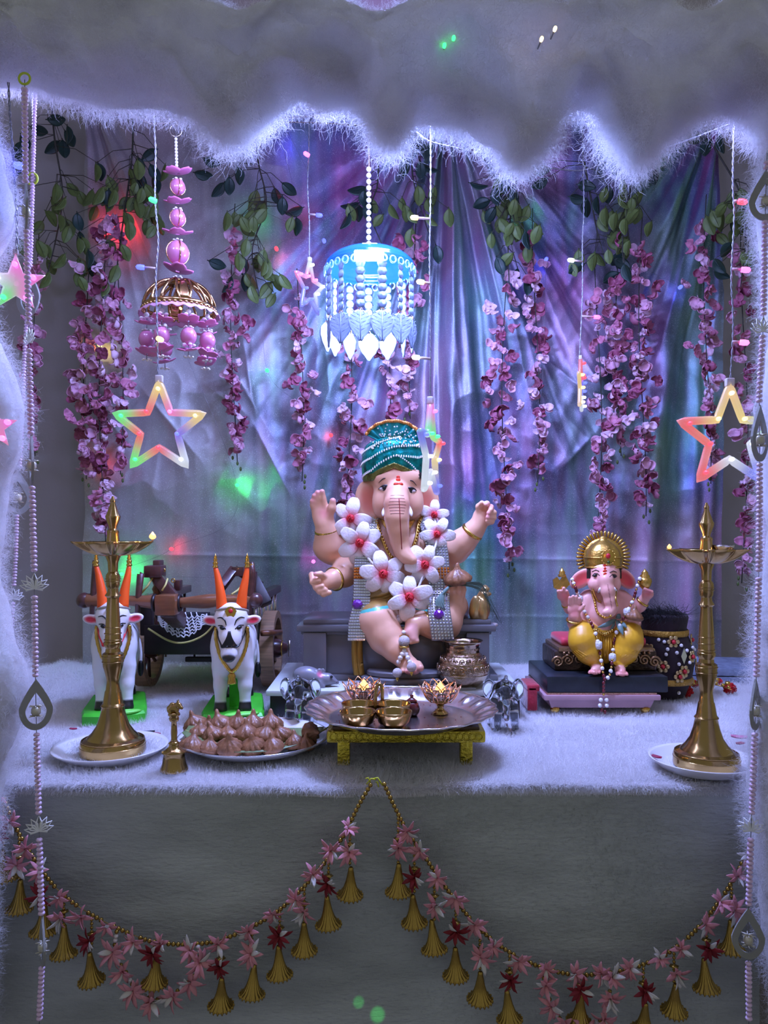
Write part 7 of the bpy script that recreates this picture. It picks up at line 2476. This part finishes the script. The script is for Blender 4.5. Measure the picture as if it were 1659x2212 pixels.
LOT.tube([(-0.5, 0, -0.12), (0, 0, 0), (0.5, 0, -0.12)], 0.05, 5)
LOT = LOT.build('lotus_charm', mat('white_acrylic', (0.92, 0.92, 0.92), 0.3))


def bead_curtain(label, d, path, items, br, y_end, ring=None):
    """path: (x, y) of the thread; items: (y, kind, size_px, turn deg)"""
    t = thing('bead_curtain', label, 'bead string', P(path[0][0], path[0][1], d))
    xs_, ys_ = [p[0] for p in path], [p[1] for p in path]
    X_ = lambda y: float(np.interp(y, ys_, xs_))
    wpart('thread', MB().tube([P(X_(y), y, d) for y in np.linspace(path[0][1], path[-1][1], 40)], S(0.9, d), 5), M_WIRE, t)
    busy = []
    for y, kind, s, turn in items:
        c = P(X_(y), y, d)
        rz = math.radians(turn)
        if kind == 'tear':
            o = ppart('teardrop_frame', TEAR, t, c, (0, 0, rz), S(s, d))
            ob('lantern_bead', LANT, o, (0, 0, -0.12), (0, 0, 0.4), 0.62)
            busy.append((y - s * 1.36, y + s * 1.02))
        else:
            ppart('lotus_charm', LOT, t, c + Vector((0, 0, -S(s * 0.4, d))), (0, 0, rz), S(s, d))
            busy.append((y - s * 0.75, y + s * 0.75))
    y = path[0][1] + 22
    while y < y_end:
        if not any(a < y < b for a, b in busy):
            ppart('crystal_bead', CRY, t, P(X_(y), y, d), (0, 0, rng.uniform(0, 1)), S(br * rng.uniform(0.92, 1.05), d))
        y += br * 1.3
    if ring:
        wpart('hook_ring', MB().torus(P(ring[0], ring[1], d), S(12, d), S(2.6, d), 24, 8, M=rmat('X', 90)), mat('lime_plastic', (0.50, 0.60, 0.04), 0.4), t, label='lime green plastic ring')
    return t


bead_curtain('thick pink crystal bead string hanging from a lime ring', 1.17, [(53, 172), (55, 400), (62, 700), (68, 1000), (74, 1250), (77, 1500), (84, 1780), (92, 2050), (84, 2230)],
             [(452, 'tear', 44, -62), (727, 'lotus', 30, -40), (1000, 'tear', 46, -60), (1258, 'lotus', 34, 25), (1530, 'tear', 47, 25), (1782, 'lotus', 34, 25), (2040, 'tear', 46, -58)], 7.6, 2200, (53, 170))
bead_curtain('thin grey crystal bead string behind the thick one near the cotton post', 1.36, [(76, 180), (72, 340), (66, 560), (52, 780), (46, 960), (38, 1060), (34, 1200), (22, 1400), (14, 1450)],
             [(640, 'tear', 44, -20), (1070, 'tear', 42, 25), (1284, 'lotus', 24, 25)], 5.2, 1436, (69, 386))
bead_curtain('thick pink crystal bead string in front of the star with warm white tip', 1.17, [(1657, 330), (1652, 500), (1649, 700), (1640, 850), (1641, 960), (1640, 1200), (1634, 1450), (1630, 1600), (1622, 1800), (1616, 2000), (1618, 2230)],
             [(430, 'tear', 46, -25), (703, 'lotus', 32, 0), (945, 'tear', 52, 40), (1240, 'lotus', 6, 65), (1530, 'tear', 47, 48), (1782, 'lotus', 32, -20), (2024, 'tear', 47, -10)], 7.6, 2200)
bead_curtain('thin lilac crystal bead string behind the thick one beside the tall lamp', 1.34, [(1658, 780), (1652, 900), (1650, 1100), (1652, 1280), (1646, 1400), (1640, 1520)],
             [(885, 'tear', 44, 20), (1330, 'tear', 46, 40)], 5.4, 1500)
# ------------------------------------------------------------------ artificial leaf vines and pink blossom strands
M_LEAFD = mat('dark_leaf_green', (0.008, 0.028, 0.022), 0.45, var=0.3, vscale=2)
M_LEAFL = mat('olive_leaf_green', (0.085, 0.125, 0.028), 0.5, var=0.35, vscale=2)
M_STEM = mat('vine_stem', (0.035, 0.035, 0.025), 0.7)
def leaf_mesh(m, nm):
    b = MB()
    def fn(u, v):
        w = 0.30 * math.sin(PI * min(0.985, 0.03 + 0.95 * v ** 0.85)) ** 0.8
        return Vector(((u - 0.5) * 2 * w, 0.10 * math.sin(PI * v) + 0.5 * abs(u - 0.5) * w, -v))
    b.grid(fn, 6, 9, thick=0.018)
    b.tube([(0, 0, 0.1), (0, 0.08, -0.5), (0, 0.0, -0.98)], [0.03, 0.022, 0.008], 4)
    return b.build(nm, m)
LD, LL = leaf_mesh(M_LEAFD, 'leaf'), leaf_mesh(M_LEAFL, 'leaf')

VINES = [
    # label, depth, stem points, dark leaves (x, y, direction deg), olive clusters (x, y, rx, ry, n)
    ('leaf vine hanging at the wall beside the lime ring bead string', 2.40, [(110, 195), (118, 300), (135, 420), (120, 520), (100, 600)],
     [(122, 258, 90), (85, 280, 70), (145, 292, 0), (138, 322, 10), (112, 318, -50), (40, 325, -20), (52, 310, 20), (36, 360, 0), (215, 372, 10), (150, 300, 30)],
     [(110, 460, 40, 40, 8), (120, 540, 45, 40, 8), (175, 420, 40, 35, 6), (150, 590, 40, 30, 5)]),
    ('leaf vine with crossed stems hanging between the left gather and the pink hanging', 2.38, [(288, 240), (285, 340), (270, 450), (255, 560), (245, 640)],
     [(240, 228, 80), (298, 238, -80), (322, 335, -55), (300, 360, 5), (305, 395, 0), (335, 372, 30), (335, 400, 15), (235, 430, 0), (170, 480, 10), (170, 520, -5), (200, 580, 5), (190, 560, 0)],
     [(260, 400, 40, 45, 9), (300, 430, 45, 50, 9), (270, 500, 45, 40, 6), (330, 470, 40, 40, 5), (210, 600, 40, 30, 3)]),
    ('leaf vine hanging between the pink hanging and the blue star', 2.38, [(560, 222), (557, 340), (575, 440), (545, 540), (560, 640)],
     [(458, 348, 70), (440, 376, 80), (515, 380, 10), (470, 410, -40), (495, 402, 0), (470, 570, 70), (490, 615, -30), (525, 575, 0), (530, 610, 0), (625, 408, 50), (600, 425, 20), (610, 445, 0), (635, 455, -70), (640, 490, 0)],
     [(540, 455, 30, 35, 6), (530, 510, 35, 30, 6), (575, 480, 40, 40, 6), (590, 620, 35, 40, 8), (565, 570, 30, 30, 4)]),
    ('leaf vine hanging behind the pearl cord of the blue chandelier', 2.38, [(818, 330), (815, 400), (800, 460), (830, 540)],
     [(770, 408, -80), (755, 442, -80), (745, 478, -30), (788, 430, 0), (772, 460, 10), (795, 455, -10)],
     [(830, 440, 26, 12, 2), (860, 480, 24, 30, 3)]),
    ('leaf vine hanging beside the clear wire of the edge on star', 2.36, [(895, 300), (890, 360), (900, 420), (925, 500)],
     [(905, 305, -30), (915, 325, 10), (872, 362, 5), (908, 368, 5), (930, 362, 70), (945, 550, 10)],
     [(905, 430, 22, 14, 3), (935, 455, 20, 20, 4), (895, 490, 15, 20, 2)]),
    ('leaf vine hanging in front of the fan of folds near the swag', 2.36, [(1130, 350), (1110, 420), (1098, 520), (1100, 620)],
     [(1035, 398, 80), (1040, 440, -70), (1072, 425, 10), (1060, 465, -30), (1100, 370, 0), (1090, 400, 5), (1112, 425, 10), (1080, 575, 20), (1120, 600, 5), (1140, 618, 0), (1140, 520, 10)],
     [(1100, 450, 30, 40, 8), (1095, 510, 32, 40, 8), (1125, 480, 25, 40, 6)]),
    ('leaf vine hanging in the middle of the swag behind the small edge on star string', 2.36, [(1262, 350), (1275, 420), (1290, 500), (1310, 570)],
     [(1170, 366, 90), (1165, 395, -60), (1268, 402, 80), (1250, 428, 80), (1312, 420, 5), (1268, 450, 0), (1292, 445, 5), (1245, 580, -60), (1335, 560, -50), (1320, 600, -60)],
     [(1250, 550, 25, 20, 4), (1330, 540, 26, 40, 6)]),
    ('leaf vine hanging under the long cotton tuft near the right gather', 2.34, [(1375, 330), (1360, 420), (1345, 520), (1350, 600)],
     [(1380, 375, -10), (1412, 380, 5), (1368, 360, 10), (1330, 360, 0), (1355, 590, 20), (1345, 570, 60)],
     [(1340, 440, 30, 35, 8), (1370, 470, 30, 40, 8), (1350, 510, 26, 30, 5)]),
    ('leaf vine hanging at the right end of the silver fabric', 2.30, [(1545, 250), (1535, 300), (1600, 420), (1610, 520), (1600, 620)],
     [(1505, 300, -70), (1500, 268, 20), (1520, 272, 60), (1525, 318, -10), (1560, 312, 10), (1590, 485, -20), (1570, 540, -40), (1555, 575, 40), (1560, 590, 60)],
     [(1560, 450, 26, 35, 8), (1600, 500, 30, 40, 8), (1635, 470, 20, 45, 6), (1620, 560, 25, 30, 4)]),
]
for label, d, stem, dark, olive in VINES:
    t = thing('leaf_vine', label, 'vine', P(stem[0][0], stem[0][1], d))
    sp_ = spline([P(x, y, d) for x, y in stem], 40)
    so = wpart('stem', MB().tube(sp_, [0.0032 - 0.00004 * i for i in range(40)], 6), M_STEM, t)
    items = [(x, y, a, LD, 40) for x, y, a in dark]
    for (x, y, rx, ry, n) in olive:
        for _ in range(n):
            items.append((x + rng.normal(0, rx * 0.85), y + rng.normal(0, ry * 0.85), rng.uniform(-45, 45), LL, rng.uniform(32, 44)))
    for (x, y, a, me_, s) in items:
        dd = d + rng.uniform(-0.07, 0.04)
        p = P(x, y, dd)
        rz = rng.uniform(-0.6, 0.6)
        M = Matrix.Rotation(math.radians(-a), 3, 'Y') @ Matrix.Rotation(rz, 3, 'Z')
        # leaves given by their upper end; photo centre -> shift up half a length
        up = M @ Vector((0, 0, 0.5))
        p = p + up * S(s, dd)
        ppart('leaf', me_, t, p, M, S(s, dd))
        # twig to the stem
        near = min(sp_, key=lambda q: abs((q.z - p.z) - 0.05) + 0.7 * abs(q.x - p.x))
        mid = (near + p) / 2 + Vector((0, -0.01, 0.012))
        ppart('twig', MB().tube([Vector((0, 0, 0)), mid - p, near - p], [0.0009, 0.0011, 0.0014], 4).build('twig', M_STEM), t, p)

PINKS = [mat('blossom_pale', (0.66, 0.34, 0.46), 0.55, var=0.35, vscale=1.5), mat('blossom_rose', (0.52, 0.18, 0.28), 0.55, var=0.35, vscale=1.5), mat('blossom_deep', (0.34, 0.08, 0.15), 0.55, var=0.3, vscale=1.5), mat('blossom_light', (0.76, 0.50, 0.62), 0.55, var=0.3, vscale=1.5)]
def floret(m, seed):
    g = np.random.default_rng(seed)
    b = MB()
    for k in range(3 if seed % 2 else 4):
        az, el = g.uniform(-1.0, 1.0) + (k - 1) * 1.3, g.uniform(-0.5, 0.5)
        Mx = Matrix.Rotation(az, 3, 'Y') @ Matrix.Rotation(el - 0.4, 3, 'X') @ Matrix.Rotation(g.uniform(-0.6, 0.6), 3, 'Z')
        def fn(u, v, Mx=Mx, q=g.uniform(0.7, 1.0)):
            w = 0.50 * math.sin(PI * min(0.93, 0.10 + 0.85 * v)) ** 0.7
            return Mx @ Vector(((u - 0.5) * 2 * w * q, 0.25 * math.sin(PI * v) - 0.6 * (u - 0.5) ** 2, -v * q))
        b.grid(fn, 4, 5, thick=0.025)
    b.tube([(0, 0, 0.3), (0, 0, -0.2)], 0.03, 4)
    return b.build('blossom', m)
FLOR = [floret(PINKS[i % 4], 200 + i) for i in range(10)]
STR = [
    ('blossom strand at the wall behind the thin bead string', 78, 560, 960, 22, 2.45, 0.8),
    ('dense pink blossom strand near the left edge of the fabric, behind the lamp finial', 222, 470, 1150, 46, 2.40, 2.0),
    ('pink blossom strand beside the dense one, along the fabric edge', 188, 650, 1010, 26, 2.42, 1.2),
    ('short pink blossom strand behind the outline star above the brass lamp', 258, 640, 1000, 26, 2.43, 1.0),
    ('pink blossom strand between the pink hanging and the blue star', 506, 500, 975, 30, 2.42, 1.2),
    ('pink blossom strand under the blue star', 648, 640, 1015, 30, 2.42, 1.1),
    ('pink blossom strand under the blue chandelier near the raised hand', 752, 745, 1090, 32, 2.42, 1.0),
    ('short pink blossom strand just above the fan of the turban', 836, 735, 900, 22, 2.43, 0.8),
    ('pink blossom strand behind the clear wire of the edge on star', 892, 510, 880, 32, 2.42, 1.0),
    ('pink blossom strand ending beside the curled hand of the large idol', 1092, 590, 1205, 32, 2.40, 1.2),
    ('thin pink blossom strand near the crumpled folds', 1158, 510, 1020, 24, 2.42, 0.9),
    ('pink blossom strand ending above the crown of the small idol', 1292, 640, 1175, 34, 2.40, 1.1),
    ('dense pink blossom strand hanging from the tuft of cotton near the swag', 1388, 520, 1090, 40, 2.38, 1.5),
    ('short pink blossom strand beside the small edge on star', 1338, 590, 960, 34, 2.41, 1.2),
    ('pink blossom strand along the right edge of the fabric', 1528, 480, 1020, 30, 2.38, 1.2),
    ('pink blossom strand at the wall behind the lamp with silver cup', 1608, 540, 1235, 24, 2.40, 0.8),
]
for label, x, y0, y1, spr, d, dens in STR:
    t = thing('blossom_strand', label, 'flower strand', P(x, y0, d))
    ph = rng.uniform(0, 6)
    X_ = lambda y: x + 8 * math.sin(y / 130 + ph)
    wpart('strand_stem', MB().tube([P(X_(y), y, d) for y in np.linspace(y0 - 60, y1 + 25, 26)], 0.0016, 5), M_STEM, t)
    y = y0
    while y < y1:
        u = (y - y0) / (y1 - y0)
        sw = spr * (0.75 + 0.35 * math.sin(PI * min(1, u * 1.4))) * (1 - 0.45 * max(0, u - 0.7) / 0.3)
        dd = d + rng.uniform(-0.06, 0.03)
        s = rng.uniform(17, 26)
        ppart('blossom', FLOR[int(rng.integers(0, 10))], t, P(X_(y) + rng.normal(0, sw * 0.5), y, dd), (rng.uniform(-0.7, 0.7), rng.uniform(-0.9, 0.9), rng.uniform(-1.2, 1.2)), S(s, dd))
        y += rng.uniform(7.5, 17) / dens
    for k in range(3):
        p = P(X_(y1) + rng.uniform(-12, 12), y1 + 14 + 12 * k, d)
        ppart('bud', MB().ball((0, 0, 0), (0.004, 0.004, 0.007), 8, 6).build('bud', M_LEAFL), t, p)
# ------------------------------------------------------------------ bell and flower swags on the front of the cloth
GD = 1.268
g6 = lambda v: S(v, GD)
M_BELLG = mat('bell_gold', (0.46, 0.30, 0.07), 0.25, 0.9, var=0.25, vscale=30)
BEADM = MB().ball((0, 0, 0), 1.0, 10, 8).build('gold_bead', M_BELLG)
PRLM = MB().ball((0, 0, 0), 1.0, 10, 8).build('pearl_bead', M_PEARL)
M_CPINK = mat('cloth_pink', (0.72, 0.30, 0.34), 0.7, var=0.25, vscale=1.5)
M_CWHITE = mat('cloth_white', (0.66, 0.62, 0.58), 0.7)
M_CRED = mat('cloth_red', (0.24, 0.012, 0.02), 0.7, var=0.3, vscale=1.5)
def cloth_flower(seed, m, nwhite):
    g = np.random.default_rng(seed)
    b = MB()
    n = 11
    for k in range(n):
        a = 2 * PI * k / n + g.uniform(-0.2, 0.2)
        tilt = g.uniform(-0.1, 0.9)
        Mx = Matrix.Rotation(a, 3, 'Y') @ Matrix.Rotation(tilt, 3, 'X') @ Matrix.Rotation(g.uniform(-0.8, 0.8), 3, 'Z')
        L = g.uniform(0.75, 1.1)
        def fn(u, v, Mx=Mx, L=L):
            w = 0.16 * math.sin(PI * min(0.98, 0.12 + 0.86 * v)) ** 0.8
            return Mx @ Vector(((u - 0.5) * 2 * w, -0.12 * math.sin(PI * v), v * L))
        b.grid(fn, 3, 5, thick=0.02, mi=1 if k < nwhite else 0)
    return b.build('cloth_flower', [m, M_CWHITE])
CFL = [cloth_flower(300 + i, M_CPINK, (1, 2, 3)[i % 3]) for i in range(5)]
CFR = [cloth_flower(320 + i, M_CRED, (1, 2)[i % 2]) for i in range(3)]
# fluted bell
def bell_mesh():
    b = MB()
    prof = [(0.10, 1.0), (0.16, 0.96), (0.17, 0.90), (0.22, 0.70), (0.29, 0.50), (0.40, 0.30), (0.56, 0.14), (0.74, 0.06), (0.80, 0.02), (0.80, 0.0)]
    b.lathe(prof, n=72, rfun=lambda a, z: 1 + 0.07 * math.cos(a * 18) * (1 if z < 0.9 else 0), cap=False)
    for k in range(18):
        a = 2 * PI * k / 18
        b.ball((0.80 * math.cos(a), 0.80 * math.sin(a), 0.01), 0.07, 6, 5)
    return b.build('bell_cup', M_BELLG)
BELL = bell_mesh()
CLAP = MB().tube([(0, 0, 0.9), (0, 0, 0.05)], 0.03, 5).ball((0, 0, 0.05), 0.11, 10, 8).build('clapper', M_BELLG)
CAPM = MB().lathe([(0.2, 0), (1.0, 0.25), (0.8, 0.5), (0.3, 0.7), (0.3, 1.0)], n=12, rfun=lambda a, z: 1 + 0.12 * math.cos(a * 6)).build('filigree_cap', M_BELLG)


def swag(label, path, bells, loop, seed):
    g = np.random.default_rng(seed)
    t = thing('bell_garland', label, 'garland', P(path[0][0], path[0][1], GD))
    c = spline([P(x, y, GD) for x, y in path], 200)
    wpart('garland_cord', MB().tube(c, g6(0.9), 5), M_BELLG, t)
    pts = resample(c, g6(10.4))
    per = 6
    for i, p in enumerate(pts):
        k = i % per
        if i > 6 and k in (4, 5):
            if k == 4:
                ppart('cloth_flower', CFL[int(g.integers(0, 5))], t, p + Vector((g.uniform(-0.003, 0.003), -0.008, g.uniform(-0.006, 0.006))), (g.uniform(-0.4, 0.4), g.uniform(0, 6), g.uniform(-0.3, 0.3)), g6(g.uniform(27, 33)))
        else:
            ppart('gold_bead', BEADM, t, p, None, g6(5.2))
    for j, (bx, by, red) in enumerate(bells):
        top = min(pts, key=lambda q: abs(q.x - P(bx, 0, GD).x))
        bz = P(bx, by, GD).z
        bh = g6(64)
        dz = top.z - (bz + bh)
        b0 = ppart('bell_drop', MB().tube([(0, 0, 0), (0, 0, -dz)], g6(1), 5).build('bell_drop', M_BELLG), t, Vector((P(bx, 0, GD).x, GD - 0.004, top.z)))
        base = Vector((P(bx, 0, GD).x, GD - 0.004, 0))
        z = g6(7)
        while z < dz:
            ob('gold_bead', BEADM, b0, (0, 0, -z), None, g6(3.6))
            z += g6(8.5)
        if dz > g6(14):
            ob('filigree_cap', CAPM, b0, (0, 0, -dz * 0.45), (PI, 0, 0), g6(10))
            ob('drop_flower', (CFR if red else CFL)[j % 3], b0, (0, -0.010, -dz * 0.62), (g.uniform(-0.3, 0.3), g.uniform(0, 6), 0), g6(30 if red else 33))
        ob('bell_cup', BELL, b0, (0, 0, -dz - bh), (g.uniform(-0.12, 0.12), g.uniform(-0.10, 0.10), g.uniform(0, 1)), (g6(34), g6(34), bh))
        ob('clapper', CLAP, b0, (0, 0, -dz - bh), None, (g6(34), g6(34), bh * 0.9))
    lp = spline([P(x, y, GD - 0.004) for x, y in loop], 80)
    lo = wpart('pearl_loop', MB().tube(lp, g6(0.8), 5), M_BELLG, t)
    for i, p in enumerate(resample(lp, g6(9.5))):
        k = i % 5
        if k == 3:
            ppart('cloth_flower', CFL[int(g.integers(0, 5))], lo, p + Vector((0, -0.008, 0)), (g.uniform(-0.4, 0.4), g.uniform(0, 6), 0), g6(g.uniform(32, 38)))
        elif k < 2:
            ppart('pearl_bead', PRLM, lo, p, None, g6(5))
        else:
            ppart('gold_bead', BEADM, lo, p, None, g6(4.6))
    return t


swag('gold bead swag with cloth flowers and bells hanging below the dumpling plate',
     [(800, 1696), (772, 1745), (745, 1800), (700, 1865), (650, 1922), (600, 1968), (540, 2004), (470, 2032), (400, 2040), (330, 2034), (270, 2012), (205, 1980), (150, 1944), (105, 1900), (60, 1834), (25, 1768), (0, 1700)],
     [(756, 1932, 0), (710, 1996, 1), (658, 2052, 0), (605, 2104, 1), (545, 2146, 0), (478, 2170, 1), (335, 2122, 1), (200, 2116, 1), (140, 2060, 0), (95, 2012, 1), (44, 1962, 0), (10, 1898, 1)],
     [(428, 2046), (432, 2085), (400, 2128), (345, 2158), (298, 2142), (272, 2100), (248, 2060), (252, 2012)], 11)
swag('gold bead swag with cloth flowers and bells hanging below the small idol',
     [(830, 1694), (852, 1742), (880, 1796), (915, 1846), (945, 1892), (985, 1946), (1032, 2002), (1090, 2050), (1160, 2086), (1230, 2104), (1300, 2104), (1370, 2090), (1440, 2060), (1500, 2012), (1550, 1952), (1590, 1890), (1614, 1838), (1632, 1790)],
     [(860, 1926, 0), (895, 1992, 1), (938, 2050, 0), (984, 2106, 1), (1036, 2156, 0), (1100, 2200, 1), (1250, 2204, 1), (1388, 2224, 1), (1454, 2182, 0), (1524, 2134, 1), (1578, 2050, 0)],
     [(1170, 2094), (1182, 2140), (1200, 2190), (1240, 2216), (1290, 2210), (1312, 2170), (1318, 2130), (1318, 2098)], 12)
# the little yellow thread bow where both swags are pinned
t = thing('yellow_thread_tie', 'yellow thread knot pinning both bell swags to the cloth edge', 'thread', P(812, 1690, GD))
for a, b in (((792, 1694), (812, 1684)), ((806, 1682), (826, 1696)), ((812, 1690), (818, 1700)), ((800, 1690), (790, 1682))):
    wpart('thread_end', MB().tube([P(*a, GD), P((a[0] + b[0]) / 2, min(a[1], b[1]) - 2, GD - 0.004), P(*b, GD - 0.002)], g6(1.6), 5), mat('neon_yellow', (0.60, 0.62, 0.03), 0.5), t)
